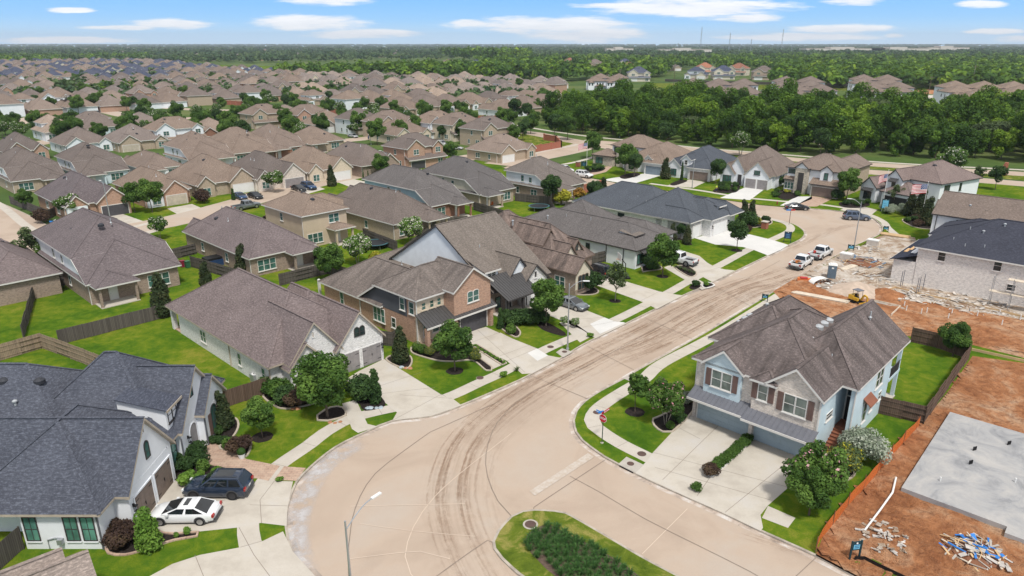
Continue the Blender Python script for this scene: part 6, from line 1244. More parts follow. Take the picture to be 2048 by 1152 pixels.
for (x, y, k, s, lb) in ((65, 540, 'maple_sparse', 1.5, 'sparse reddish tree at the corner street, left'), (108, 535, 'crape', 1.05, 'leafy small tree at the corner street, right'), (320, 478, 'crape', 1.0, 'small spreading tree at the driveway of the second street'), (270, 425, 'oak', 1.15, 'bushy tree left of the pair before the red brick garage'), (305, 425, 'oak', 1.25, 'bushy tree right of the pair before the red brick garage'), (140, 440, 'crape', 1.2, 'spreading tree beside the corner street sign'),
                         (55, 420, 'oak', .8, 'rounded tree by the far pavement corner'), (85, 445, 'shrub_red', 2.2, 'reddish bush behind the fence corner'), (405, 405, 'shrub_red', 2.4, 'reddish bush right of the cream garage door'), (436, 388, 'arbor', 1.0, 'small conical shrub by the tan brick porch'), (467, 400, 'arbor', 1.0, 'conical shrub beside the dark pickup'), (548, 385, 'crape', 1.2, 'white flowered tree left of the parked black car'), (663, 372, 'cone', 1.3, 'dark narrow magnolia before the cream brick house'),
                         (762, 355, 'oak', 1.1, 'round tree by the curved lamp post'), (727, 362, 'cypress', .8, 'slim cypress on the lawn, left of two'), (737, 364, 'cypress', .8, 'slim cypress on the lawn, right of two'), (902, 325, 'oak', 1.1, 'round street tree before the twin peaked houses'), (885, 318, 'shrub_dark', 2, 'dark bush beside the street tree'), (1100, 412, 'oak2', 1.4, 'dark tree beside the round trampoline'), (1128, 410, 'shrub_yellow', 2.2, 'bright yellow green bush left of the orange leaved tree'),
                         (1155, 408, 'shrub_orange', 1.6, 'small tree with orange and green leaves'), (1186, 415, 'oak2', 1.2, 'dark leafy tree right of the orange leaved tree'), (1205, 405, 'cone', 1.4, 'upright dark tree beside the slate roof'), (1197, 420, 'shrub_bright', 3.4, 'bright green bush at the end of the pale brick wall'), (1277, 440, 'shrub_dark', 2.6, 'dark bush against the pale brick wall'), (1258, 432, 'shrub_bright', 2.0, 'light green bush left of the dark one on the wall'),
                         (1250, 350, 'oak', 1.5, 'rounded tree beside the stone gabled house'), (1268, 355, 'oak2', 1.3, 'darker tree right of the rounded one'), (1330, 358, 'cone', 1.4, 'conical tree left of the slate roofed cottage'), (1363, 360, 'cypress', 1.3, 'slim cypress on the cottage front'), (1431, 368, 'oak2', 1.3, 'dark rounded tree right of the cottage garage'), (1560, 372, 'shrub_dark', 2.4, 'dark bush between the gabled and the stone tower house'),
                         (1692, 402, 'oak', 1.3, 'grey green round tree beside the brown garage house'), (1672, 400, 'shrub_dark', 2.2, 'dark bush at the garage corner'), (1786, 415, 'maple_sparse', 1.1, 'small thin tree before the black garage opening'), (1818, 432, 'cone', 1.3, 'dark conical tree left of three by the flagpole'), (1838, 438, 'cone', 1.5, 'dark conical tree in the middle of three by the flagpole'), (1852, 450, 'cone', 1.4, 'dark conical tree right of three by the flagpole'),
                         (1170, 262, 'oak', 1.6, 'small tree at the woodland edge'), (1108, 275, 'oak2', 1.8, 'dark tree left of the pair by the boulevard'), (1135, 280, 'oak', 1.7, 'lighter tree right of the pair by the boulevard'), (1185, 318, 'oak', 1.5, 'round tree by the corner two storey house'), (1028, 240, 'oak2', 2.0, 'dark tree left of the pair behind the boundary wall'), (1055, 243, 'oak2', 1.7, 'dark tree right of the pair behind the boundary wall'),
                         (1330, 300, 'oak2', 1.9, 'dark round tree in front of the woodland'), (1480, 312, 'crape', 1.8, 'light round tree before the woodland, behind the slate roof'), (1900, 360, 'crape', 2.0, 'bright round tree by the boulevard, right'), (1990, 380, 'oak2', 1.2, 'small dark tree on the verge by the boulevard'), (1950, 375, 'maple_sparse', 1.2, 'thin young tree on the boulevard verge'), (1640, 312, 'oak2', 1.8, 'rounded tree on the boulevard strip'), (1905, 712, 'big', .62, 'bushy dark shrub tree in the fenced corner of the back lawn')):
    T(k, x, y, s, lb)
T('shrub_yellow', 1572, 385, 1.0, 'yellow clipped hedge in front of the stone tower house', sz=.5)
# low plants on the bulb corner and model-home gardens
for i in range(18): g = G(1690+rnd.uniform(0, 50), 404+rnd.uniform(0, 10)); plant(rnd.choice(['shrub', 'shrub_dark', 'blade']), g, 1.0, None, 'small garden plant in the bed before the white two storey house', 'bed before the white house')
for i in range(16): g = G(1765+rnd.uniform(0, 60), 420+rnd.uniform(0, 9)); plant(rnd.choice(['shrub', 'silver', 'blade']), g, .6, None, 'small garden plant in the bed around the flagpole', 'bed around the flagpole')
for i in range(14): g = G(1810+rnd.uniform(0, 55), 436+rnd.uniform(0, 18)); plant(rnd.choice(['shrub_red', 'shrub_dark', 'shrub']), g, 1.0, None, 'small plant in the stone edged corner bed', 'corner bed plants')
for i in range(14): g = G(1545+rnd.uniform(0, 50), 382+rnd.uniform(0, 14)); plant(rnd.choice(['shrub', 'shrub_dark', 'blade']), g, 1.0, None, 'small plant in the garden bed left of the stone tower house', 'stone tower garden bed')
for i in range(12): g = G(1432+rnd.uniform(0, 40), 371+rnd.uniform(0, 12)); plant(rnd.choice(['shrub', 'shrub_dark']), g, 1.1, None, 'small shrub in the bed before the twin gabled house', 'twin gable garden bed')
for i in range(14): g = G(1172+rnd.uniform(0, 40), 333+rnd.uniform(0, 9)); plant(rnd.choice(['shrub', 'shrub_dark', 'shrub_bright']), g, 1.1, None, 'small shrub in the bed below the corner house sign', 'corner house bed')
# the island planting: clumps of strap leaved ground cover, each its own plant
isp = [G2(*p) for p in [(1054, 1070), (1095, 1049), (1140, 1070), (1200, 1100), (1262, 1140), (1300, 1180), (1180, 1190), (1110, 1152), (1075, 1120), (1055, 1095)]]
sheet('mulch_bed', [spline(isp, .5, True)], .012, 'mulch_brown')
xs = [p[0] for p in isp]; ys = [p[1] for p in isp]; y = min(ys); rown = 0
while y < max(ys):
    x = min(xs)+(rown % 2)*.22
    while x < max(xs):
        qx, qy = x+rnd.uniform(-.07, .07), y+rnd.uniform(-.07, .07)
        if inside((qx, qy), offs(isp, 0)) and to_px(qx, qy)[1] < 1185: plant('clump', (qx, qy, .01), rnd.uniform(.9, 1.25), None, 'dark green strap leaved clump planted on the traffic island', 'ground cover clumps on the island')
        x += .64
    y += .58; rown += 1

# street trees between the distant houses
kinds = ['oak', 'oak2', 'crape', 'oak', 'big']; n = 0
tl = {'oak': 'mid green garden tree', 'oak2': 'dark green garden tree', 'crape': 'white flecked garden tree', 'big': 'large garden tree'}
tries = 0; hp = [o.location.to_2d() for o in COL.objects if o.parent is None and o.get('category') == 'house']
cand = []
while n < 290 and tries < 9000:
    tries += 1; x, y = rnd.uniform(-60, 1130), 140+rnd.random()**1.0*150
    if not inside((x, y), [(-260, 300), (300, 300), (1060, 290), (1118, 175), (960, 160), (560, 150), (430, 140), (-200, 128)]): continue
    g = G(x, y).to_2d()
    if any((g-c).length < 4 for c in cand): continue
    cand.append(g); k = rnd.choice(kinds); plant(k, (g.x, g.y, 0), rnd.uniform(1.1, 1.7)*(1 if k != 'big' else .8), None, tl[k]+' among the houses of the far rows', 'trees among the far houses'); n += 1

# woodland belt beyond the boulevard
FT = []
for i in range(7):
    h = (10.5, 12, 9, 13, 11, 8, 10)[i]; wx = h*.36
    lumps = ell(20, (0, 0, h*.64), (wx*1.05, wx*1.05, h*.34), h*.10, h*.19)+ell(10, (0, 0, h*.28), (wx*.9, wx*.9, h*.2), h*.08, h*.13)
    nm = 'leaf_forest_light' if i in (1, 4) else ('leaf_olive' if i == 6 else 'leaf_forest')
    FT.append((leafmesh('crown', lumps, 4600, .34, [nm], shell=.28), trunk_mesh('trunk', h*.5, .16, 5, 'bark', spread=1.5), {'leaf_forest_light': 'light green leafy tree in the dense woodland belt', 'leaf_olive': 'olive green tree in the dense woodland belt', 'leaf_forest': 'dark green leafy tree in the dense woodland belt'}[nm]))
belt = [(1085, 252), (1112, 262), (1180, 270), (1290, 282), (1440, 296), (1600, 306), (1720, 312), (1860, 318), (2048, 326), (2200, 332), (2300, 260), (2048, 240), (1860, 236), (1720, 232), (1560, 232), (1300, 228), (1160, 222), (1090, 240)]
bw = [G2(*p) for p in belt]; n = 0; pts = []
x0, x1 = min(p[0] for p in bw), max(p[0] for p in bw); y0, y1 = min(p[1] for p in bw), max(p[1] for p in bw)
for t in range(60000):
    if len(pts) >= 330: break
    q = Vector((rnd.uniform(x0, x1), rnd.uniform(y0, y1)))
    if not inside(q, bw): continue
    pq = to_px(*q)
    if pq[0] > 2150 or pq[0] < 1070: continue
    if 1480 < pq[0] < 1530 and pq[1] < 265: continue
    if any((q-c).length < 5.6 for c in pts): continue
    pts.append(q)
pts.sort(key=lambda p: p.length)
for q in pts[:300]:
    pq = to_px(*q); i = rnd.choice([0, 0, 1, 2, 3, 3, 4, 5, 5, 6]); s = rnd.uniform(.75, 1.35)
    if pq[0] < 1180: s *= .85
    cr_, tr, lb = FT[i]; TP['f'] = (cr_, tr, 'woodland_tree', 'tree'); plant('f', q, s, None, lb, 'trees of the woodland belt', sz=s*rnd.uniform(.9, 1.2))

# far woods: one mass of many crowns, built where they stand
def woods(name, spots, label, mat):
    n = len(spots); P = np.array(spots); K = 46; li = np.repeat(np.arange(n), K); N = n*K
    d = NR.normal(size=(N, 3)); d /= np.linalg.norm(d, axis=1)[:, None]; d[:, 2] = np.where(d[:, 2] < -.3, -d[:, 2], d[:, 2])
    R0 = P[li, 2]; H0 = P[li, 3]; k = (.62+.4*NR.random(N)); lob = 1+.22*np.sin(5*np.arctan2(d[:, 1], d[:, 0])+li)+.15*np.sin(7*d[:, 2]+li*1.7)
    c = np.stack([P[li, 0]+d[:, 0]*R0*k*lob, P[li, 1]+d[:, 1]*R0*k*lob, H0*.55+d[:, 2]*H0*.45*k*lob], 1)
    nr = d+NR.normal(size=(N, 3))*.5+np.array([0, 0, .3]); nr /= np.linalg.norm(nr, axis=1)[:, None]
    t = NR.normal(size=(N, 3)); t -= (t*nr).sum(1)[:, None]*nr; t /= np.linalg.norm(t, axis=1)[:, None]; b = np.cross(nr, t); s = (R0*.36*NR.uniform(.6, 1.3, N))[:, None]
    q = np.stack([c-t*s, c-b*s*.8, c+t*s, c+b*s*.8], 1).reshape(-1, 3).astype(np.float32)
    me = bpy.data.meshes.new(name); me.vertices.add(4*N); me.vertices.foreach_set('co', q.ravel()); me.loops.add(4*N); me.loops.foreach_set('vertex_index', np.arange(4*N, dtype=np.int32))
    me.polygons.add(N); me.polygons.foreach_set('loop_start', np.arange(0, 4*N, 4, dtype=np.int32)); v = .7*NR.random(n)[li]+.3*NR.random(N)
    me.attributes.new('v', 'FLOAT', 'FACE').data.foreach_set('value', v.astype(np.float32)); me.materials.append(M[mat]); me.update(calc_edges=True)
    o = bpy.data.objects.new(name, me); COL.objects.link(o); tag(o, label, 'woods', kind='stuff')
def fill(poly, n, r, h, gap=None):
    out = []; c = 0; tr = 0; xs = [p[0] for p in poly]; ys = [p[1] for p in poly]
    while c < n and tr < n*12:
        tr += 1; x, y = rnd.uniform(min(xs), max(xs)), rnd.uniform(min(ys), max(ys))
        if not inside((x, y), poly) or (gap and gap(x, y)): continue
        g = G(x, y); out.append((g.x, g.y, rnd.uniform(*r), rnd.uniform(*h))); c += 1
    return out
dark = fill([(1540, 178), (2200, 184), (2200, 118), (1500, 112), (1300, 122), (1330, 140), (1520, 142), (1560, 160)], 2400, (4, 7), (9, 14))
dark += fill([(540, 152), (700, 158), (980, 162), (1120, 166), (1200, 160), (1300, 162), (1360, 140), (1250, 118), (1100, 118), (950, 126), (860, 142), (700, 148), (560, 150)], 1100, (4, 7), (9, 15), lambda x, y: (860 < x < 960 and 128 < y < 142) or (1120 < x < 1280 and 128 < y < 156 and rnd.random() < .8))
dark += fill([(870, 112), (1060, 112), (1060, 128), (930, 126)], 160, (6, 9), (18, 26)); dark += fill([(0, 130), (110, 128), (300, 124), (300, 116), (0, 116)], 200, (5, 8), (9, 14)); dark += fill([(200, 176), (330, 186), (340, 192), (150, 192)], 30, (3, 5), (5, 8))
woods('far_woods', dark[::4], 'lighter crowns within the wood beyond the fields', 'leaf_forest_light'); woods('far_woods', [q for i, q in enumerate(dark) if i % 4], 'dark green wood beyond the fields and the white apartments', 'leaf_forest')
hz = []
for i in range(9500):
    yy = 89.2+26*rnd.random()**1.9; x = rnd.uniform(-260, 2300)
    if yy > 101 and x < 1150 and rnd.random() < .6: continue
    g = G(x, yy); hz.append((g.x, g.y, rnd.uniform(6, 12)*(1+g.y/9000), rnd.uniform(9, 15)))
woods('horizon_woods', hz, 'hazy green woods reaching to the horizon', 'leaf_far')
hz = fill([(-200, 122), (440, 128), (640, 124), (1150, 116), (1150, 103), (-200, 103)], 1500, (5, 9), (8, 13)); hz += fill([(-200, 205), (560, 200), (1080, 215), (1100, 172), (600, 150), (300, 126), (-200, 122)], 420, (2.5, 4.5), (5, 9), lambda x, y: min((G(x, y).to_2d()-c).length for c in hp) < 10.5); woods('horizon_woods', hz, 'light green woods dotted between the most distant roofs', 'leaf_far')
# ------------------------------------------------------------------ street details
def soft_strip(name, pxs, width, strength, mat, z, seg=6, step=1.0, taper=.12, off=0.0):
    line = spline([G2(*p) if len(p) == 2 else p for p in pxs], step)
    if off: line = offs(line, off)
    n = len(line); bm = bmesh.new(); uvl = bm.loops.layers.uv.new('UVMap'); rows_ = []; vals = []; uvd = {}
    for j in range(seg+1):
        d = (j/seg-.5)*width; L = offs(line, d); r = []
        for i, p in enumerate(L):
            v = bm.verts.new((*p, z)); r.append(v); t = i/(n-1); e = min(1, t/taper, (1-t)/taper) if taper else 1; vals.append(strength*e*math.cos((j/seg-.5)*math.pi)**.7 if 0 < j < seg else 0); uvd[v] = (i*step, d)
        rows_.append(r)
    for j in range(seg):
        for i in range(n-1):
            f = bm.faces.new((rows_[j][i], rows_[j][i+1], rows_[j+1][i+1], rows_[j+1][i])); f.normal_update()
            if f.normal.z < 0: f.normal_flip()
            for l in f.loops: l[uvl].uv = uvd[l.vert]
    me = bpy.data.meshes.new(name); bm.to_mesh(me); bm.free(); me.materials.append(M[mat]); me.attributes.new('v', 'FLOAT', 'POINT').data.foreach_set('value', vals)
    o = bpy.data.objects.new(name, me); COL.objects.link(o); tag(o, kind='structure')
trk = [(1600, 530), (1540, 552), (1480, 570), (1400, 603), (1300, 655), (1200, 705), (1120, 745), (1040, 790), (975, 838), (930, 890), (908, 950), (905, 1010), (925, 1080), (960, 1152), (1010, 1230)]
for k, (o_, w, s) in enumerate(((-1.15, .42, 1.1), (-.7, .3, .8), (.55, .45, 1.15), (1.0, .3, .75), (-1.9, .25, .55), (1.8, .3, .5), (-.9, 1.5, .5), (.9, 1.3, .5), (0, 5.6, .22), (2.9, 1.2, .2))): soft_strip('mud_track', trk, w, s, 'mud', ZR+.006+k*.0012, off=o_)
trk2 = [(1640, 545), (1560, 572), (1500, 585), (1400, 640), (1300, 690), (1220, 720)]
for k, (o_, w, s) in enumerate(((0, 3.4, .6), (-1.2, 1.2, 1.0), (1.0, 1.0, .8))): soft_strip('mud_track', trk2, w, s, 'mud', ZR+.018+k*.0012, off=o_)
soft_strip('mud_track', [(1700, 1140), (1640, 1112), (1560, 1085), (1480, 1060)], 1.6, .6, 'mud', ZR+.024); soft_strip('mud_track', [(1560, 505), (1640, 470), (1690, 452), (1740, 450)], 2.4, .5, 'mud', ZR+.025)
soft_strip('dried_spill', [(610, 1150), (590, 1080), (598, 1020), (625, 960), (665, 915), (730, 880)], 2.2, 1.0, 'spill', ZR+.007)
def joint(pxs, w=.055, mat='joint', z=ZR+.027, step=1.5):
    line = spline([G2(*p) for p in pxs], step); bm = bmesh.new(); strip(bm, line, -w/2, w/2, z); tag(mk('expansion_joint', bm, mat), kind='structure')
joint([(860, 862), (800, 905), (750, 945), (720, 990), (703, 1040), (697, 1090), (697, 1152), (705, 1230)]); joint([(860, 862), (905, 842), (1000, 800)]); joint([(1024, 1031), (996, 1000), (975, 950), (972, 905), (985, 860), (1010, 825), (1060, 785), (1200, 716), (1400, 607), (1560, 520)])
joint([(1067, 1018), (1068, 1012), (1211, 917)]); joint([(984, 1082), (975, 1078), (870, 1152), (800, 1210)]); joint([(1064, 750), (1174, 795)]); joint([(1174, 690), (1268, 738)]); joint([(1290, 634), (1385, 676)]); joint([(1424, 568), (1500, 610)])
joint([(1140, 950), (1200, 982), (1290, 1035), (1400, 1090), (1500, 1140), (1560, 1175)], .045); joint([(1285, 1105), (1375, 1015)], .04, 'joint_light'); joint([(1590, 1152), (1632, 1113)], .045)
joint([(1022, 865), (870, 990), (810, 1110), (870, 1200)], .05, 'joint_light'); joint([(700, 1010), (930, 1005)], .05, 'joint_light'); joint([(700, 1115), (840, 1100), (900, 1115)], .05, 'joint_light'); joint([(720, 1045), (830, 1060), (950, 1070)], .04, 'joint_light')
for a, b in (((882, 789), (785, 841)), ((735, 780), (842, 745)), ((800, 790), (905, 797)), ((740, 790), (870, 775))): joint([a, b], .035, 'joint', .018)
for a, b in (((1306, 905), (1578, 975)), ((1360, 857), (1400, 878)), ((1440, 848), (1325, 960)), ((1590, 912), (1450, 1025)), ((1422, 952), (1394, 992)), ((1310, 935), (1540, 1000))): joint([a, b], .035, 'joint', .018)
for a, b in (((955, 660), (1050, 745)), ((940, 686), (1000, 665)), ((1000, 712), (1060, 690)), ((1014, 722), (1074, 697)), ((1130, 640), (1209, 635)), ((1165, 655), (1229, 643)), ((1199, 573), (1260, 562)), ((1281, 602), (1319, 583)), ((1390, 548), (1440, 535)), ((549, 962), (520, 1000)), ((520, 1000), (523, 1046)), ((478, 1055), (508, 1110)), ((508, 1110), (560, 1180)), ((390, 1110), (410, 1160)), ((526, 1082), (480, 1095)), ((500, 1010), (575, 1012)), ((450, 1000), (350, 1035))): joint([a, b], .035, 'joint', .018)
def cross_joints(line, w, gap, z=.0115):
    bm = bmesh.new(); acc = 0
    for i in range(1, len(line)-1):
        a = Vector(line[i-1]); b = Vector(line[i]); acc += (b-a).length
        if acc > gap:
            acc = 0; t = (Vector(line[i+1])-a).normalized(); nn = Vector((-t.y, t.x)); p = b
            q = [p+nn*w/2-t*.016, p-nn*w/2-t*.016, p-nn*w/2+t*.016, p+nn*w/2+t*.016]; f = bm.faces.new([bm.verts.new((*k, z)) for k in q]); f.normal_update()
            if f.normal.z < 0: f.normal_flip()
    tag(mk('expansion_joint', bm, 'joint'), kind='structure')
cross_joints(SWL, 1.5, 3.2); cross_joints(SWR, 1.5, 3.2)
sheet('stop_line', [px((1059, 980), (1070, 989), (1188, 912), (1176, 904))], ZR+.030, 'stop_paint')

plain('manhole', (.11, .07, .06), .8, .3, .2); plain('inlet', (.40, .37, .33), .9)
def manhole(x, y, r=.42, lb='', ring_=.12):
    g = G(x, y); b = bmesh.new(); cyl(b, (0, 0, .0), r, .035, 20); e = mk('manhole_cover', b, 'manhole'); e.location = g; tag(e, lb, 'manhole cover', 'manhole covers'); b = bmesh.new(); cyl(b, (0, 0, -.01), r+ring_, .03, 20); mk('ring', b, 'inlet', e)
for x, y, lb in ((960, 756, 'manhole cover in the pavement before the pink brick house'), (1101, 694, 'manhole cover in the pavement by the lamp post'), (1194, 825, 'manhole cover in the pavement behind the stop sign'), (1283.5, 908, 'manhole cover in the pavement left of the duplex driveway')): manhole(x, y, .38, lb, .03)
manhole(1061, 1049, .42, 'manhole cover with pale ring on the traffic island', .14)
def inlet(pxs, mh, lb):
    p = px(*pxs); b = bmesh.new(); prism(b, p, -.02, .035); e = mk('storm_drain', b, 'inlet'); tag(e, lb, 'storm drain', 'kerb inlets'); q = G(*mh); b = bmesh.new(); cyl(b, (q.x, q.y, .03), .3, .02, 18); mk('cover', b, 'manhole', e)
    a, c = Vector((*p[-1], -.05)), Vector((*p[0], -.05)); b = bmesh.new(); beam(b, a.lerp(c, .1)+Vector((0, 0, -.01)), a.lerp(c, .9)+Vector((0, 0, -.01)), .06, .12); mk('opening', b, 'black', e)
inlet([(1112, 705), (1124, 697), (1146, 704), (1126, 715)], (1129, 704), 'storm drain with cover at the kerb beside the lamp post'); inlet([(1246, 757), (1264, 746), (1282, 752), (1274, 740)][:3]+[(1264, 764)], (1263, 753), 'storm drain at the kerb across the street from the lamp post'); inlet([(1236, 929), (1253, 914), (1287, 930), (1270, 946)], (1261, 928), 'storm drain with dark slot at the corner below the stop sign')

# ------------------------------------------------------------------ cars
for nm, c, r in (('paint_white', (.72, .73, .74), .18), ('paint_dark', (.022, .036, .065), .12), ('paint_grey', (.17, .19, .21), .2), ('paint_black', (.012, .014, .018), .15), ('paint_blue', (.03, .07, .16), .2), ('paint_steel', (.10, .13, .19), .2), ('paint_silver', (.45, .46, .47), .25), ('paint_red', (.30, .03, .03), .25)):
    m_ = plain(nm, c, r, .6, .25 if 'white' not in nm else 0, .02); m_.node_tree.nodes['Principled BSDF'].inputs['Coat Weight'].default_value = .6
plain('headlight', (.70, .72, .72), .1, .8); plain('taillight', (.35, .015, .015), .2, .6); plain('rim', (.45, .46, .47), .3, .5, .8); plain('rim_dark', (.05, .05, .055), .4, .5, .5); plain('bumper', (.06, .062, .065), .6); plain('plate', (.65, .66, .68), .5)
SPEC = {'sedan': dict(L=4.85, W=1.86, H=1.42, belt=.93, hood=.84, nose=.66, tail=.95, cb=(-2.0, 1.35), ct=(-1.0, .15), wr=.34, ax=(-1.42, 1.45)),
        'suv': dict(L=4.95, W=1.98, H=1.80, belt=1.10, hood=1.0, nose=.80, tail=1.08, cb=(-2.40, 1.12), ct=(-1.95, .22), wr=.40, ax=(-1.45, 1.50)),
        'pickup': dict(L=5.85, W=2.02, H=1.93, belt=1.20, hood=1.16, nose=1.0, tail=1.12, cb=(-.75, 1.50), ct=(-.60, .85), wr=.42, ax=(-1.75, 1.85))}
CARP = {}
def car(kind, paint, x, y, head, label, rim='rim', sunroof=False, group=None, load=None, z=0.0):
    sp = SPEC[kind]; L, W, H = sp['L'], sp['W'], sp['H']; hw = W/2; hl = L/2; g = G(x, y); key = (kind, paint, rim, sunroof)
    name = {'sedan': 'sedan_car', 'suv': 'suv_car', 'pickup': 'pickup_truck'}[kind]; cat = {'sedan': 'car', 'suv': 'car', 'pickup': 'pickup truck'}[kind]
    if key in CARP: return copy_tree(CARP[key], (g.x, g.y, z), R(head), None, label, group)
    e = empty(name, (g.x, g.y, z), R(head), label, cat, group); CARP[key] = e
    b = bmesh.new(); bl_ = sp['belt']; bedx = sp['cb'][0]
    if kind == 'pickup': st = [(-hl, .62, .70, .93), (-hl+.08, .45, .74, .98), (sp['ax'][0], .42, .76, 1), (bedx-.02, .40, .76, 1), (bedx, .40, bl_, 1), (1.3, .40, bl_, 1), (1.5, .4, sp['hood']+.01, 1), (hl-.5, .42, sp['hood']-.04, .98), (hl-.08, .45, sp['nose'], .93), (hl, .52, sp['nose']-.12, .86)]
    else: st = [(-hl, .50, sp['tail']-.22, .80), (-hl+.12, .34, sp['tail']-.05, .92), (-hl+.5, .28, sp['tail'], .98), (sp['cb'][0], .24, bl_, 1), (0, .22, bl_, 1), (sp['cb'][1], .22, bl_-.02, 1), (sp['cb'][1]+.45, .24, sp['hood']+.02, .99), (hl-.45, .26, (sp['hood']+sp['nose'])/2+.05, .95), (hl-.12, .32, sp['nose'], .86), (hl, .42, sp['nose']-.14, .72)]
    rings = []
    for X_, zb, zt, k in st:
        w = hw*k; pts = [(-w*.90, zb), (-w, zb+.16), (-w, zt-.22), (-w*.95, zt-.07), (-w*.80, zt), (0, zt+.025), (w*.80, zt), (w*.95, zt-.07), (w, zt-.22), (w, zb+.16), (w*.90, zb)]
        rings.append([b.verts.new((X_, yy, zz)) for yy, zz in pts])
    for p, q in zip(rings, rings[1:]):
        for i in range(10): b.faces.new((p[i], p[i+1], q[i+1], q[i]))
    b.faces.new(rings[0]); b.faces.new(rings[-1][::-1])
    if kind == 'pickup':
        for sy in (-1, 1): box(b, -hl+.04, bedx+.02, min(sy*hw*.99, sy*(hw*.99-.12)), max(sy*hw*.99, sy*(hw*.99-.12)), .68, 1.12)
        box(b, -hl+.02, -hl+.12, -hw*.97, hw*.97, .55, 1.12)
    # cabin
    (b0, b1), (t0, t1) = sp['cb'], sp['ct']; wb = hw*.93; wt_ = hw*.74; zb = bl_-.02; m0, m1 = (t0+b0)/2, (t1+b1)/2
    base = [(b0, -wb, zb), (b1, -wb, zb), (b1, wb, zb), (b0, wb, zb)]; top = [(t0, -wt_, H-.07), (t1, -wt_, H-.07), (t1, wt_, H-.07), (t0, wt_, H-.07)]; cap = [(t0+.12, -wt_*.86, H), (t1-.14, -wt_*.86, H-.01), (t1-.14, wt_*.86, H-.01), (t0+.12, wt_*.86, H)]
    R1, R2, R3 = [[b.verts.new(q) for q in r] for r in (base, top, cap)]
    for A_, B_ in ((R1, R2), (R2, R3)):
        for i in range(4): b.faces.new((A_[i], A_[(i+1) % 4], B_[(i+1) % 4], B_[i]))
    b.faces.new(R3)
    body = mk('body', b, paint, e, uv=False); b2 = body.modifiers.new('bevel', 'BEVEL'); b2.width = .07; b2.segments = 3; b2.limit_method = 'ANGLE'; b2.angle_limit = R(35)
    for p in body.data.polygons: p.use_smooth = True
    def pane(nm, A, B, C_, D, s0=.08, mat='car_glass'):
        A, B, C_, D = map(Vector, (A, B, C_, D)); cc = (A+B+C_+D)/4; n_ = (B-A).cross(D-A).normalized(); n_ = n_ if n_.dot(cc-Vector((0, 0, .9))) > 0 else -n_
        g_ = bmesh.new(); q = [p.lerp(cc, s0)+n_*.018 for p in (A, B, C_, D)]; lo = [p-n_*.014 for p in q]; vq = [g_.verts.new(p) for p in q]; vl = [g_.verts.new(p) for p in lo]; g_.faces.new(vq); g_.faces.new(vl[::-1])
        for i in range(4): g_.faces.new((vl[i], vl[(i+1) % 4], vq[(i+1) % 4], vq[i]))
        mk(nm, g_, mat, e, uv=False)
    pane('windscreen', base[1], base[2], top[2], top[1]); pane('rear_window', base[3], base[0], top[0], top[3], .12)
    nwin = 2 if kind != 'suv' else 3
    for sy, (p0, p1, q0, q1) in ((-1, (base[0], base[1], top[0], top[1])), (1, (base[3], base[2], top[3], top[2]))):
        P0, P1, Q0, Q1 = map(Vector, (p0, p1, q0, q1))
        for k in range(nwin):
            a, c = (k+.06)/nwin*.94+.03, (k+.94)/nwin*.94+.03; pane('side_window', P0.lerp(P1, a).lerp(Q0.lerp(Q1, a), .10), P0.lerp(P1, c).lerp(Q0.lerp(Q1, c), .10), P0.lerp(P1, c).lerp(Q0.lerp(Q1, c), .90), P0.lerp(P1, a).lerp(Q0.lerp(Q1, a), .90), .03)
        mb = bmesh.new(); box(mb, b1-.62, b1-.42, min(sy*hw*.98, sy*(hw*.98+.18)), max(sy*hw*.98, sy*(hw*.98+.18)), bl_-.02, bl_+.14); mk('wing_mirror', mb, paint, e, uv=False)
    if sunroof: pane('sunroof', (t0+.5, -wt_*.6, H-.012), (t1-.3, -wt_*.6, H-.012), (t1-.3, wt_*.6, H-.012), (t0+.5, wt_*.6, H-.012), 0)
    for X_ in sp['ax']:
        for sy in (-1, 1):
            r = sp['wr']; w_ = bmesh.new(); cyl(w_, (X_, sy*hw*.99-(.26 if sy > 0 else 0)+(.02 if sy > 0 else -.02), r), r, .26, 18, axis='Y'); wo_ = mk('wheel', w_, 'rubber', e, uv=False)
            w_ = bmesh.new(); cyl(w_, (X_, sy*(hw*.99+.025)-(.02 if sy > 0 else 0), r), r*.66, .02, 14, axis='Y'); mk('rim', w_, rim, wo_, uv=False)
            w_ = bmesh.new(); pts = [(X_+(r+.09)*math.cos(a), r+(r+.09)*math.sin(a)) for a in np.linspace(-.15, math.pi+.15, 12)]; V_ = [w_.verts.new((px_, sy*hw*1.003, pz)) for px_, pz in pts]; V2 = [w_.verts.new((X_+(px_-X_)*.80, sy*hw*1.003, r+(pz-r)*.80)) for px_, pz in pts]
            for i in range(11): w_.faces.new((V_[i], V_[i+1], V2[i+1], V2[i]))
            mk('wheel_arch', w_, 'bumper', e, uv=False)
    for sy in (-1, 1):
        l_ = bmesh.new(); box(l_, hl-.22, hl-.02, min(sy*hw*.58, sy*hw*.84), max(sy*hw*.58, sy*hw*.84), sp['nose']-.16, sp['nose']-.02); mk('headlight', l_, 'headlight', e, uv=False)
        l_ = bmesh.new(); zt = sp['tail']; box(l_, -hl-.012, -hl+.14, min(sy*hw*.62, sy*hw*.95), max(sy*hw*.62, sy*hw*.95), zt-.30, zt-.08); mk('taillight', l_, 'taillight', e, uv=False)
    l_ = bmesh.new(); box(l_, hl-.10, hl+.03, -hw*.7, hw*.7, .30, .50); mk('front_bumper', l_, 'bumper', e, uv=False); l_ = bmesh.new(); box(l_, -hl-.06, -hl+.1, -hw*.8, hw*.8, .32, .52); mk('rear_bumper', l_, 'bumper', e, uv=False)
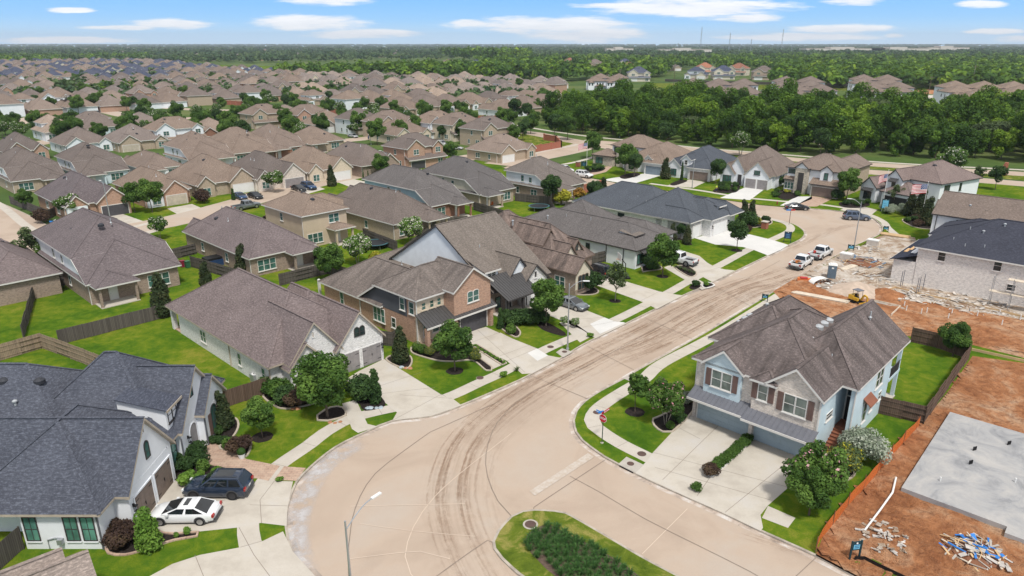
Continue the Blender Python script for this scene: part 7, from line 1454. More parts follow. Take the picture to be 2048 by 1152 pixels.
    l_ = bmesh.new(); box(l_, hl-.03, hl+.008, -hw*.4, hw*.4, .52, sp['nose']-.2); mk('grille', l_, 'black', e, uv=False); l_ = bmesh.new(); box(l_, -hl-.035, -hl-.01, -.16, .16, sp['tail']-.36, sp['tail']-.24); mk('number_plate', l_, 'plate', e, uv=False)
    if kind == 'suv':
        for sy in (-1, 1): l_ = bmesh.new(); beam(l_, (t0+.1, sy*wt_*.8, H+.03), (t1-.15, sy*wt_*.8, H+.03), .04); mk('roof_rail', l_, 'bumper', e, uv=False)
    if kind == 'pickup': l_ = bmesh.new(); box(l_, -hl+.13, bedx-.01, -hw*.86, hw*.86, .74, .79); mk('bed_liner', l_, 'black', e, uv=False)
    return e
car('suv', 'paint_dark', 438, 985, 179, 'dark blue grey suv with roof glass, beside the white sedan', 'rim_dark', True); car('sedan', 'paint_white', 372, 1036, 181, 'white sedan with sunroof before the taupe garage doors', 'rim', True)
car('sedan', 'paint_grey', 1143, 614, -43.7, 'grey sedan parked nose out on the driveway beside the lamp post'); car('suv', 'paint_black', 1191, 549, 136.3, 'black suv parked beside the tall arched window'); car('pickup', 'paint_white', 1358, 526, 136.3, 'white pickup parked behind the round oak of the white bungalow')
car('pickup', 'paint_white', 1602, 531, 49, 'white pickup with orange gear in its bed, nearer of the two at the kerb', z=ZR); car('pickup', 'paint_white', 1641, 512, 45, 'white pickup farther along the kerb, ahead of the other', z=ZR)
car('sedan', 'paint_black', 1594, 418, -6, 'black sedan at the far kerb before the brown garage door', z=ZR); car('suv', 'paint_steel', 1713, 438, -12, 'grey blue suv parked in the bend near the tall lamp post', 'rim', z=ZR)
car('suv', 'paint_white', 1131, 344, -45, 'white suv nearly hidden behind the grey brown roof'); car('suv', 'paint_white', 1168, 354, -41, 'white suv with dark glass right of the other white one')
for (k, p, x, y, h, lb) in (('pickup', 'paint_grey', 493, 418, 50, 'dark grey pickup on the second street'), ('sedan', 'paint_blue', 480, 397, -44, 'dark blue car before the white garage door, left'), ('sedan', 'paint_black', 511, 396, -44, 'black car before the white garage door, right'),
        ('sedan', 'paint_black', 598, 381, -44, 'black sedan before the grey garage door'), ('suv', 'paint_blue', 618, 378, -44, 'blue suv beside the black sedan at the grey garage'), ('sedan', 'paint_silver', 706, 275, -44, 'silver car outside the grey and white two storey house'), ('suv', 'paint_blue', 748, 280, -44, 'dark blue car by the street tree, right of the silver one'),
        ('sedan', 'paint_silver', 912, 299, -20, 'silver sedan on the driveway of the cream stone house'), ('suv', 'paint_silver', 884, 291, -44, 'silver suv beside the stone porch'), ('suv', 'paint_black', 195, 229, -44, 'dark car parked near the tall brick house at upper left')): car(k, p, x, y, h, lb)
for i, (x, y) in enumerate(((1500, 184), (1512, 185), (1524, 184), (1518, 200), (1530, 196), (1536, 206), (1892, 200), (1898, 208), (1905, 204), (1912, 212), (1876, 210), (1918, 222))): car(('sedan', 'suv')[i % 2], ('paint_white', 'paint_black', 'paint_silver', 'paint_grey')[i % 4], x, y, 30*i, 'small parked car on the apartment parking lot', group='cars on the apartment parking lot')
plain('gear_orange', (.55, .20, .06), .7); plain('cloth_red', (.45, .05, .045), .8); plain('cloth_hivis', (.45, .60, .05), .8); plain('cloth_jeans', (.03, .045, .09), .9); plain('skin', (.38, .22, .15), .6); plain('hair', (.02, .015, .012), .8); plain('cloth_dark', (.03, .03, .035), .9)
b = bmesh.new(); g = G(1594, 534); 
for i in range(7): beam(b, g+Vector((rnd.uniform(-.5, .5), rnd.uniform(-.4, .4), .80+i*.04-.0)), g+Vector((rnd.uniform(-.6, .6), rnd.uniform(-.6, .6), .84+i*.05)), .22, .12)
tag(mk('tool_bundle', b, 'gear_orange'), 'orange gear lying in the bed of the nearer white pickup', 'equipment')

# ------------------------------------------------------------------ people
def person(x, y, face, label, shirt, z=0.0, lean=0.0, arms=((.30, .10, .95), (.28, .12, .98)), scale=1.0):
    g = G(x, y); e = empty('person', (g.x, g.y, z), R(face), label, 'person'); e.scale = (scale,)*3
    V = {'pelvis': (0, 0, .95), 'chest': (.03+lean, 0, 1.28), 'neck': (.04+lean*1.2, 0, 1.48), 'head': (.06+lean*1.3, 0, 1.60), 'top': (.06+lean*1.3, 0, 1.72)}
    vs = list(V.values()); ed = [(0, 1), (1, 2), (2, 3), (3, 4)]; rad = [.15, .165, .055, .085, .075]
    for s, arm in ((-1, arms[0]), (1, arms[1])):
        i0 = len(vs); vs += [(V['chest'][0], s*.19, 1.42), (V['chest'][0]+.02, s*.25, 1.14), (arm[0]+lean, s*(.20+arm[1]*.2), arm[2]), (arm[0]+lean+.05, s*(.20+arm[1]*.2), arm[2]-.09)]; ed += [(1, i0), (i0, i0+1), (i0+1, i0+2), (i0+2, i0+3)]; rad += [.07, .05, .036, .03]
        i1 = len(vs); vs += [(0, s*.10, .86), (.03*s, s*.12, .48), (-.02*s, s*.12, .08), (.14-.02*s, s*.13, .04)]; ed += [(0, i1), (i1, i1+1), (i1+1, i1+2), (i1+2, i1+3)]; rad += [.10, .068, .045, .045]
    def skinned(nm, vs, ed, rad, mat):
        me = bpy.data.meshes.new(nm); me.from_pydata(vs, ed, []); o = bpy.data.objects.new(nm, me); COL.objects.link(o); o.modifiers.new('skin', 'SKIN'); sv = me.skin_vertices[0].data
        for i, r in enumerate(rad): sv[i].radius = (r, r)
        sv[0].use_root = True; o.modifiers.new('sub', 'SUBSURF').levels = 1; o.modifiers['sub'].render_levels = 1; dg = bpy.context.evaluated_depsgraph_get(); dg.update(); m2 = bpy.data.meshes.new_from_object(o.evaluated_get(dg)); bpy.data.objects.remove(o)
        m2.materials.clear(); m2.materials.append(M[mat]); o = bpy.data.objects.new(nm, m2); COL.objects.link(o); adopt(o, e)
        for p in m2.polygons: p.use_smooth = True
        return o
    skinned('body', vs, ed, rad, 'skin'); c = V['chest'][0]
    skinned('shirt', [(0, 0, .93), (c, 0, 1.28), (c+.02, 0, 1.44), (c, -.2, 1.42), (c+.01, -.25, 1.2), (c, .2, 1.42), (c+.01, .25, 1.2)], [(0, 1), (1, 2), (1, 3), (3, 4), (1, 5), (5, 6)], [.165, .18, .08, .085, .068, .085, .068], shirt)
    skinned('trousers', [(0, 0, .94), (0, -.10, .84), (-.03, -.12, .48), (.02, -.12, .12), (0, .10, .84), (.03, .12, .48), (-.02, .12, .12)], [(0, 1), (1, 2), (2, 3), (0, 4), (4, 5), (5, 6)], [.16, .112, .082, .062, .112, .082, .062], 'cloth_jeans')
    b = bmesh.new(); bmesh.ops.create_uvsphere(b, u_segments=12, v_segments=8, radius=.108, matrix=Matrix.Translation((V['head'][0]-.02, 0, 1.70))); mk('hair', b, 'hair', e, uv=False, smooth=True)

person(1432, 384, -60, 'person in a bright yellow green shirt standing on the garden walk', 'cloth_hivis'); person(1626, 517, 20, 'person in a red shirt leaning over the pickup bed', 'cloth_red', ZR, .12)

# ------------------------------------------------------------------ fences and walls
def fence_mats():
    for nm, c, c2 in (('fence_grey', (.085, .075, .068), (.14, .125, .11)), ('fence_tan', (.30, .23, .165), (.20, .155, .12)), ('fence_brown', (.10, .068, .052), (.16, .11, .085))):
        m = MT(nm, .95, .1); br = m.n('ShaderNodeTexBrick'); m.l(m.coord('UV'), br.inputs['Vector']); br.offset = 0; br.inputs['Scale'].default_value = 1; br.inputs['Brick Width'].default_value = .16; br.inputs['Row Height'].default_value = 6; br.inputs['Mortar Size'].default_value = .012
        br.inputs['Color1'].default_value = (*c, 1); br.inputs['Color2'].default_value = (*c2, 1); br.inputs['Mortar'].default_value = (*dk(c, .35), 1); n = m.noise(m.coord('UV', (3, .6, 1)), 1.2, 4, .7); m.col(m.mix(m.mr(n, .35, .7, 0, .55), br.outputs['Color'], dk(c, 1.5)))
fence_mats()
def fence(pxs, label, mat='fence_grey', h=1.83, side=1, name='wooden_fence', group='wooden garden fences', pw=2.44):
    P = [Vector(G2(*p)) for p in pxs]; e = empty(name, (P[0].x, P[0].y, 0), 0, label, 'fence', group); O = Vector((P[0].x, P[0].y, 0)); bb = bmesh.new(); rb = [bmesh.new(), bmesh.new(), bmesh.new()]; posts = []
    for a, b_ in zip(P, P[1:]):
        L = (b_-a).length; n_ = max(1, round(L/pw)); t = (b_-a)/L; nn = Vector((-t.y, t.x))*side
        for i in range(n_):
            p, q = a+t*L*i/n_, a+t*L*(i+1)/n_; fl = .03 if i % 2 else -.03; c0, c1 = p+nn*fl-a*0, q+nn*fl
            beam(bb, Vector((*c0, h/2+.03))-O, Vector((*c1, h/2+.03))-O, .022, h-.04)
            for k, z in enumerate((.35, 1.0, 1.55)): beam(rb[k], Vector((*(p-nn*.05), z))-O, Vector((*(q-nn*.05), z))-O, .045, .09)
            posts.append(p)
        posts.append(b_)
    mk('boards', bb, mat, e)
    for r_ in rb: mk('rail', r_, mat, e)
    pm = None
    for p in posts:
        if pm is None: b = bmesh.new(); box(b, -.05, .05, -.05, .05, 0, h+.03); o = mk('post', b, mat, e); pm = o.data
        else: o = bpy.data.objects.new('post', pm); COL.objects.link(o); adopt(o, e)
        o.location = Vector((*p, 0))-O
    return e
fence([(-60, 735), (0, 722), (86, 697), (172, 729), (215, 748)], 'pale tan fence run at the left, above the slate dark roof', 'fence_tan', 1.9); fence([(120, 690), (309, 641), (345, 632)], 'long dark fence between the two back lawns', side=-1); fence([(48, 678), (72, 590)], 'dark fence running up from the pale tan corner'); fence([(10, 590), (72, 582), (145, 568)], 'dark fence and gate left of the bay windowed house')
fence([(434, 822), (547, 783)], 'brown fence between the white painted and whitewashed houses', 'fence_brown', 1.8, -1); fence([(333, 523), (393, 508)], 'short dark fence behind the red and green bins'); fence([(383, 534), (470, 560)], 'dark fence right of the bins, along the mauve roofed house'); fence([(560, 572), (655, 548), (622, 512)], 'dark fence corner behind the whitewashed house'); fence([(655, 548), (715, 565), (768, 560)], 'dark fence below the white flowering tree')
fence([(727, 476), (795, 503)], 'dark fence panel behind the round black trampoline'); fence([(800, 520), (862, 470), (880, 455)], 'dark fence beside the second white flowering tree'); fence([(947, 420), (1030, 445)], 'dark fence between the tan patio house and the near roofs'); fence([(1030, 402), (1098, 410), (1110, 432)], 'dark fence left of the trampoline under the tree'); fence([(1130, 420), (1215, 425)], 'dark fence behind the yellow and orange shrubs')
fence([(1821, 684), (1873, 696), (1936, 719)], 'brown fence along the far side of the fenced back lawn', 'fence_brown', 1.85); fence([(1936, 719), (1846, 849)], 'brown fence between the back lawn and the red earth', 'fence_brown', 1.85, -1); fence([(1757, 827), (1846, 849)], 'brown fence at the near end of the back lawn', 'fence_brown', 1.85); fence([(1168, 533), (1222, 521)], 'dark fence panels behind the black suv')
fence([(-20, 1160), (48, 1098)], 'grey fence at the bottom left corner, by the gas meter wall', side=-1); fence([(762, 690), (785, 693), (802, 681)], 'small dark fence beside the magnolia and pink brick wall'); fence([(22, 408), (100, 438), (118, 428)], 'dark fence beside the corner brick house'); fence([(0, 372), (60, 372)], 'dark fence at the far left edge'); fence([(1330, 163), (1440, 167), (1560, 170), (1700, 172)], 'long grey fence below the clay roofed houses', h=2.2)
fence([(500, 300), (560, 312)], 'grey fence between two brick back gardens in the far rows'); fence([(880, 455), (935, 450)], 'dark fence behind the tall white gable')
def brickwall(pxs, label, h=2.0):
    P = [Vector(G2(*p)) for p in pxs]; O = Vector((*P[0], 0)); e = empty('brick_wall', O, 0, label, 'wall', 'red brick boundary walls'); b = bmesh.new(); c = bmesh.new()
    for a, d in zip(P, P[1:]): beam(b, Vector((*a, h/2))-O, Vector((*d, h/2))-O, .25, h); beam(c, Vector((*a, h+.04))-O, Vector((*d, h+.04))-O, .34, .08)
    mk('wall', b, 'brick_boundary', e); mk('coping', c, 'brick_boundary', e)
    for a, d in zip(P, P[1:]):
        n_ = max(1, int((d-a).length/5))
        for i in range(n_+1): q = a.lerp(d, i/n_); k = bmesh.new(); box(k, -.28, .28, -.28, .28, 0, h+.2); box(k, -.33, .33, -.33, .33, h+.2, h+.3); o = mk('pillar', k, 'brick_boundary', e); o.location = Vector((*q, 0))-O
brickwall([(1000, 318), (1060, 306), (1122, 295), (1112, 284), (1088, 280)], 'red brick boundary wall around the long tan house'); brickwall([(1162, 388), (1200, 380)], 'red brick wall right of the orange leaved tree'); brickwall([(780, 241), (870, 243)], 'red brick wall behind the two storey solar house', 2.2); brickwall([(940, 242), (1020, 241)], 'red brick wall below the steep triangular roof', 2.2); brickwall([(570, 222), (690, 228)], 'red brick wall right of the garden shrubs', 2.2); brickwall([(355, 202), (520, 214)], 'red brick wall along the long far row, left', 2.2)

for x, y, lb in ((1156, 333, 'brick pillar beside the corner house sign'), (1529, 457, 'brick pillar with pale cap on the corner lawn')): g = G(x, y); b = bmesh.new(); box(b, -.5, .5, -.5, .5, 0, 1.3); e = mk('brick_pillar', b, 'brick_boundary'); e.location = g; e.rotation_euler = (0, 0, R(T0)); tag(e, lb, 'pillar'); b = bmesh.new(); box(b, -.6, .6, -.6, .6, 1.3, 1.42); mk('cap', b, 'concrete', e)
g = G(2012, 352); H = House('entrance_monument', 'stepped red brick entrance wall by the boulevard at right', (g.x, g.y), 60, cat='monument'); [H.wall(i*1.3, i*1.3+1.25, 0, .8, 0, 3.4-i*.55, 'brick_boundary') for i in range(4)]; H.done()

# ------------------------------------------------------------------ lamps, flags, signs
def lamp(base, h, arm, label, led=False, topxy=None, mat='galv'):
    g = G(*base) if topxy is None else G(*topxy, h); e = empty('street_lamp', (g.x, g.y, 0), 0, label, 'street lamp', 'street lamps'); b = bmesh.new(); tube(b, [(0, 0, 0), (0, 0, h)], .10, 10, r_end=.055); mk('pole', b, mat, e); a = Vector((arm[0], arm[1], 0))
    b = bmesh.new(); tube(b, [(0, 0, h-.6)]+[tuple(a*t+Vector((0, 0, h-.6+.95*math.sin(t*math.pi/2)))) for t in (.15, .35, .6, .8, 1)], .035, 6); mk('arm', b, mat, e); b = bmesh.new(); u = a.normalized(); p = a+Vector((0, 0, h+.35)); beam(b, p, p+u*.7, .20, .08); beam(b, p+u*.1, p+u*.5, .12, .13); mk('lamp_head', b, 'white_plastic', e)
    b = bmesh.new(); cyl(b, (0, 0, 0), .17, .25, 10); mk('base', b, mat, e)
lamp(None, 8.0, (1.2, 1.55), 'nearest street lamp with curved arm, at the bottom of the photo', topxy=(690, 1042)); lamp((1135, 700), 8.0, (1.5, -.1), 'street lamp by the driveway of the grey sedan'); lamp((1708, 495), 8.0, (-1.5, .5), 'tall street lamp in front of the rubble plot'); lamp((1384, 376), 6.2, (.3, 1.2), 'street lamp behind the dark blue roof vents'); lamp((1239, 276), 6.4, (-1.4, .3), 'street lamp on the boulevard before the woodland')
lamp((775, 350), 6.0, (-1.3, .2), 'curved street lamp beside the round tree of the second street'); lamp((221, 440), 7.4, (-.6, .4), 'street lamp before the dark garage door'); lamp((742, 290), 8, (-.3, .6), 'slim street lamp between the two storey houses'); lamp((204, 238), 8, (.3, .5), 'slim street lamp near the upper left houses'); lamp((1927, 222), 8, (1, .3), 'street lamp at the apartment parking lot')
plain('flag_red', (.50, .04, .05), .8); plain('flag_white', (.70, .70, .70), .8); plain('flag_blue', (.03, .06, .20), .8)
def flag(base, h, fz, W_, Hh, ang, label, rigid=.35):
    g = G(*base); e = empty('flagpole', (g.x, g.y, 0), 0, label, 'flagpole'); b = bmesh.new(); tube(b, [(0, 0, 0), (0, 0, h)], .06, 8, r_end=.035); cyl(b, (0, 0, h), .07, .1, 8); mk('pole', b, 'white_plastic', e); b = bmesh.new(); cs, sn = math.cos(R(ang)), math.sin(R(ang)); N_ = 20
    def P_(u, v): s = u*W_; w = .18*math.sin(u*7+v*1.5)*u; return b.verts.new((cs*s-sn*w, sn*s+cs*w, fz-v*Hh-rigid*u*u*.8-.1*math.sin(u*5)*u))
    gr = [[P_(i/N_, j/13) for i in range(N_+1)] for j in range(14)]
    for j in range(13):
        for i in range(N_): f = b.faces.new((gr[j][i], gr[j][i+1], gr[j+1][i+1], gr[j+1][i])); f.material_index = 2 if (i < 8 and j < 7) else j % 2
    for j in range(6):
        for i in range(7):
            if (i+j) % 2: continue
            q = gr[j][i+1].co.lerp(gr[j+1][i+1].co, .6); s = .045*W_/2
            for o_ in (.01, -.01): b.faces.new([b.verts.new(q+Vector((cs*dx*s-sn*o_, sn*dx*s+cs*o_, dz*s))) for dx, dz in ((-1, 0), (0, -1), (1, 0), (0, 1))]).material_index = 1
    mk('flag', b, ['flag_red', 'flag_white', 'flag_blue'], e, uv=False)
flag((1763, 423), 8.6, 7.9, 2.2, 1.5, 195, 'flagpole with drooping stars and stripes flag, left of two', .9); flag((1842, 440), 7.6, 7.2, 3.4, 1.8, 188, 'flagpole with large stars and stripes flag, right of two', .3); flag((1173, 338), 7.6, 7.2, 2.6, 1.5, 190, 'flagpole with small flag beside the corner house', .8)
def textmesh(s, size, mat, parent, M4, name='lettering'):
    c = bpy.data.curves.new('t', 'FONT'); c.body = s; c.size = size; c.align_x = 'CENTER'; c.align_y = 'CENTER'; c.extrude = .004; c.offset = .004*size/.25; o = bpy.data.objects.new('t', c); COL.objects.link(o); dg = bpy.context.evaluated_depsgraph_get(); dg.update(); me = bpy.data.meshes.new_from_object(o.evaluated_get(dg)); bpy.data.objects.remove(o); me.transform(M4); me.materials.clear(); me.materials.append(M[mat]); o = bpy.data.objects.new(name, me); COL.objects.link(o); adopt(o, parent); return o
plain('sign_red', (.42, .015, .025), .5); plain('sign_blue', (.03, .20, .55), .5); plain('sign_white', (.75, .75, .75), .5); plain('sign_teal', (.015, .045, .055), .6); plain('sign_cyan', (.16, .48, .68), .5); plain('sign_navy', (.02, .05, .13), .5); plain('green_post', (.02, .05, .03), .6)
def stopsign():
    g = G(1204, 886); e = empty('stop_sign', g, 0, 'red stop sign with blue and red street name blades on the corner verge', 'stop sign'); b = bmesh.new(); tube(b, [(0, 0, 0), (0, 0, 3.15)], .04, 8); mk('post', b, 'green_post', e); b = bmesh.new(); cyl(b, (0, 0, 0), .14, .06, 10); mk('base', b, 'concrete', e)
    fa = R(-132); Mx = Matrix.Translation((0, 0, 2.45)) @ Matrix.Rotation(fa+math.pi/2, 4, 'Z') @ Matrix.Rotation(math.pi/2, 4, 'X')   # plate faces the side street
    for r, m, z0, nm in ((.40, 'sign_white', .05, 'border'), (.372, 'sign_red', .062, 'plate')):
        b = bmesh.new(); v = [b.verts.new(Mx @ Vector((r*math.cos(R(22.5+45*k)), r*math.sin(R(22.5+45*k)), z0))) for k in range(8)]; w = [b.verts.new(Mx @ Vector((r*math.cos(R(22.5+45*k)), r*math.sin(R(22.5+45*k)), z0-.01))) for k in range(8)]; b.faces.new(v); b.faces.new(w[::-1])
        for k in range(8): b.faces.new((w[k], w[(k+1) % 8], v[(k+1) % 8], v[k]))
        mk(nm, b, m, e, uv=False)
    textmesh('STOP', .27, 'sign_white', e, Mx @ Matrix.Translation((0, 0, .07)))
    for ang, z, m, L_ in ((48, 3.0, 'sign_red', 1.0), (-42, 2.92, 'sign_blue', 1.0)):
        b = bmesh.new(); u = Vector((math.cos(R(ang)), math.sin(R(ang)), 0)); beam(b, Vector((0, 0, z))-u*.25, Vector((0, 0, z))+u*(L_-.1) if ang == 48 else Vector((0, 0, z))+u*.25-u*1.0, .03, .24); bo = mk('street_name_blade', b, m, e)
        b = bmesh.new()
        for k in range(4): s0 = (.1+k*.2)*(1 if ang == 48 else -1); n_ = Vector((u.y, -u.x, 0))*.018; beam(b, Vector((0, 0, z))+u*s0+n_, Vector((0, 0, z))+u*(s0+.13*(1 if ang == 48 else -1))+n_, .006, .09)
        mk('lettering', b, 'sign_white', bo)
    b = bmesh.new(); cyl(b, (0, 0, 3.0), .001, .001, 4); b.free()
    b = bmesh.new(); u = Vector((math.cos(R(200)), math.sin(R(200)), 0)); beam(b, Vector((0, 0, 3.12)), Vector((0, 0, 3.12))+u*.5, .03, .2); mk('street_name_blade', b, 'sign_blue', e)
stopsign()
for (x, y, lb) in ((114.5, 474, 'street name post at the left corner, blue and red blades'), (1578, 449, 'street name post on the bend, blue and red blades')):
    e = empty('street_name_post', G(x, y), 0, lb, 'street sign'); b = bmesh.new(); tube(b, [(0, 0, 0), (0, 0, 3.0)], .045, 8); mk('post', b, 'green_post' if x < 500 else 'fence_brown', e)
    for a_, m, dz in ((175, 'sign_blue', 0), (5, 'sign_red', 0), (100, 'sign_white', .1)): b = bmesh.new(); u = Vector((math.cos(R(a_)), math.sin(R(a_)), 0)); beam(b, (0, 0, 2.85+dz), Vector((0, 0, 2.85+dz))+u*.85, .04, .28); mk('street_name_blade', b, m, e)
def board(x, y, w, h, z, ang, label, face='sign_cyan', frame='sign_teal'):
    e = empty('sales_sign', G(x, y), R(ang), label, 'sign'); b = bmesh.new()
    for s in (-1, 1): b = bmesh.new(); box(b, s*w/2-.05, s*w/2+.05, -.05, .05, 0, z+h+.05); mk('post', b, frame, e)
    b = bmesh.new(); box(b, -w/2, w/2, -.03, .03, z, z+h); mk('panel', b, frame, e); b = bmesh.new(); box(b, -w/2+.12, w/2-.12, -.045, -.03, z+.1, z+h-.25); f = mk('notice', b, face, e)
    b = bmesh.new()
    for k in range(3): box(b, -w/4, w/4, -.055, -.045, z+.2+k*h*.2, z+.24+k*h*.2)
    mk('lettering', b, 'sign_navy' if face == 'sign_cyan' else 'sign_cyan', f); b = bmesh.new(); cyl(b, (0, -.05, z+h-.13), .07, .02, 10, axis='Y'); mk('emblem', b, 'sign_white', e)
board(1574, 485, 1.1, 1.25, .7, -20, 'dark blue sales sign on the kerb corner by the white driveway', 'sign_navy'); board(1768, 424, 1.3, 2.0, .7, -25, 'tall light blue sales sign before the black garage opening'); board(1708, 1118, .7, .7, .75, 10, 'small light blue sign on the red earth at the bottom right'); board(1529, 603, .7, .55, .5, -25, 'small teal sign on the verge behind the mauve roof'); board(1771, 463, .8, .6, .4, -20, 'small teal sign at the end of the bulb pavement'); board(1701, 502, .9, .7, .4, -25, 'teal sign at the foot of the tall street lamp'); board(1168, 337, 1.6, 1.4, .6, -20, 'dark green sales sign beside the small flagpole', 'sign_teal')

# ------------------------------------------------------------------ garden things
def simple(name, cat, x, y, label, parts, ang=0, z=0.0, group=None):
    e = empty(name, (*G2(x, y), z), R(ang), label, cat, group)
    for nm, mat, fn in parts: b = bmesh.new(); fn(b); mk(nm, b, mat, e)
    return e
plain('tramp_mat', (.02, .022, .025), .7); plain('tramp_pad', (.05, .13, .15), .6); plain('net_orange', (.62, .17, .05), .8); plain('bin_red', (.22, .02, .04), .5); plain('bin_green', (.03, .12, .06), .5); plain('lumber', (.52, .36, .20), .85); plain('lumber_pale', (.60, .52, .42), .85); plain('lumber_grey', (.38, .34, .30), .9); plain('tarp_blue', (.03, .18, .52), .6); plain('sand', (.45, .36, .29), .95, .1, 0, .15); plain('sheeting', (.12, .18, .26), .6); plain('concrete_scrap', (.45, .42, .39), .9, .2, 0, .3); plain('loader_yellow', (.60, .36, .03), .45); plain('toilet_grey', (.10, .14, .18), .6); plain('brick_pallet', (.55, .50, .45), .9); plain('rust', (.20, .09, .05), .9)
def tramp(b): cyl(b, (0, 0, .85), 2.0, .03, 28)
def tpad(b):
    for i in range(28): a0, a1 = i*2*math.pi/28, (i+1)*2*math.pi/28; beam(b, (2.1*math.cos(a0), 2.1*math.sin(a0), .9), (2.1*math.cos(a1), 2.1*math.sin(a1), .9), .28, .05)
for x, y, lb in ((752, 495, 'round black trampoline on the lawn behind the white flowering tree'), (1078, 420, 'round trampoline with teal rim by the dark tree')):
    e = simple('trampoline', 'trampoline', x, y, lb, [('mat', 'tramp_mat', tramp), ('rim_pad', 'tramp_pad', tpad)])
    for k in range(6): b = bmesh.new(); a = k*math.pi/3; tube(b, [(2.05*math.cos(a), 2.05*math.sin(a), 0), (2.05*math.cos(a), 2.05*math.sin(a), .88)], .03, 6); mk('leg', b, 'galv', e)
def hoopring(b):
    for i in range(14): a0, a1 = i*2*math.pi/14, (i+1)*2*math.pi/14; beam(b, (-1.05+.23*math.cos(a0), .23*math.sin(a0), 3.05), (-1.05+.23*math.cos(a1), .23*math.sin(a1), 3.05), .025)
simple('basketball_hoop', 'basketball hoop', 1247, 557, 'portable basketball hoop with clear backboard on the lawn', [('base', 'black', lambda b: box(b, -.2, .9, -.5, .5, 0, .25)), ('pole', 'black', lambda b: tube(b, [(.3, 0, .2), (.2, 0, 2.3), (-.6, 0, 3.2)], .07, 8)), ('backboard', 'white_plastic', lambda b: box(b, -.80, -.76, -.9, .9, 2.85, 3.9)), ('hoop', 'net_orange', hoopring)], ang=10)
for x, y, m, lb in ((366, 534, 'bin_red', 'maroon wheeled bin against the dark fence'), (376, 535, 'bin_green', 'green wheeled bin right of the maroon one')): simple('wheeled_bin', 'bin', x, y, lb, [('body', m, lambda b: prism(b, [(-.3, -.33), (.3, -.33), (.33, .33), (-.33, .33)], .05, 1.0)), ('lid', m, lambda b: box(b, -.34, .34, -.38, .36, 1.0, 1.08))], ang=T0)
simple('covered_tub', 'tub', 426, 530, 'dark covered garden tub beside the mauve roofed brick house', [('tub', 'sign_navy', lambda b: box(b, -1.3, 1.3, -1.1, 1.1, 0, 1.0)), ('cover', 'black', lambda b: box(b, -1.2, 1.2, -1.0, 1.0, 1.0, 1.35))], ang=T0)
for x, y, lb in ((131, 568, 'air conditioner unit beside the dark fence gate'), (512, 762, 'air conditioner unit along the whitewashed brick wall'), (1336, 468, 'air conditioner unit by the pale brick wall')): simple('air_conditioner', 'air conditioner', x, y, lb, [('casing', 'galv', lambda b: box(b, -.42, .42, -.42, .42, 0, .85)), ('fan_grille', 'white_plastic', lambda b: cyl(b, (0, 0, .85), .36, .03, 16)), ('fan', 'black', lambda b: cyl(b, (0, 0, .88), .2, .01, 10))], ang=T0)
simple('planter', 'planter', 391, 905, 'white planter full of blue flowers by the arched entry', [('pot', 'stucco_white', lambda b: cyl(b, (0, 0, 0), .38, .6, 14, .5)), ('flowers', 'sign_blue', lambda b: [box(b, x_-.09, x_+.09, y_-.09, y_+.09, .6, .68+.12*rnd.random()) for x_ in np.linspace(-.34, .34, 6) for y_ in np.linspace(-.34, .34, 6) if x_*x_+y_*y_ < .16 and rnd.random() < .8])])
simple('planter', 'planter', 484, 916, 'white urn with a clipped green ball beside the paved walk', [('pot', 'stucco_white', lambda b: cyl(b, (0, 0, 0), .22, .45, 12, .33)), ('plant', 'leaf_mid', lambda b: bmesh.ops.create_icosphere(b, subdivisions=3, radius=.36, matrix=Matrix.Translation((0, 0, .62))))])
for x, y, lb in ((984, 412, 'orange cushioned patio chair on the tan house patio'), (762, 470, 'dark patio seat under the beige porch')): simple('patio_chair', 'chair', x, y, lb, [('seat', 'net_orange' if x > 900 else 'cloth_dark', lambda b: box(b, -.3, .3, -.3, .3, .32, .45)), ('backrest', 'net_orange' if x > 900 else 'cloth_dark', lambda b: box(b, -.3, .3, .24, .32, .45, .9)), ('frame', 'black', lambda b: [box(b, a, a+.05, c, c+.05, 0, .32) for a in (-.3, .25) for c in (-.3, .25)])])
simple('fire_hydrant', 'fire hydrant', 1554, 409, 'small red hydrant on the verge left of the black sedan', [('barrel', 'paint_red', lambda b: (cyl(b, (0, 0, 0), .13, .6, 10), cyl(b, (0, 0, .6), .15, .15, 10, .05))), ('outlet', 'paint_red', lambda b: cyl(b, (0, -.22, .4), .06, .44, 8, axis='Y'))])
simple('patio_bench', 'bench', 100, 375, 'dark rear patio bench at the left', [('seat', 'cloth_dark', lambda b: box(b, -.8, .8, -.3, .3, .35, .45)), ('backrest', 'cloth_dark', lambda b: box(b, -.8, .8, .25, .32, .45, .95))])
def rocks(x, y, n, lb, mats=('stone_pale',)):
    for i in range(n):
        b = bmesh.new(); r = rnd.uniform(.18, .32); bmesh.ops.create_icosphere(b, subdivisions=2, radius=r)
        for v in b.verts: v.co *= 1+rnd.uniform(-.18, .18); v.co.z *= .6
        o = mk('landscape_rock', b, rnd.choice(mats)); o.location = G(x+i*9+rnd.uniform(-2, 2), y+rnd.uniform(-2, 2)); tag(o, lb, 'rock', 'garden rocks')
plain('rock_rust', (.36, .18, .10), .9); plain('rock_blue', (.34, .40, .44), .9)
rocks(662, 845, 3, 'rock in the bed under the large shade tree', ('rock_rust', 'rock_blue')); rocks(733, 816, 4, 'rock at the tip of the driveway bed', ('rock_rust', 'rock_blue')); rocks(588, 818, 2, 'rust coloured rock in the corner bed', ('rock_rust',)); rocks(802, 735, 3, 'rock in the magnolia bed', ('rock_rust', 'rock_blue'))

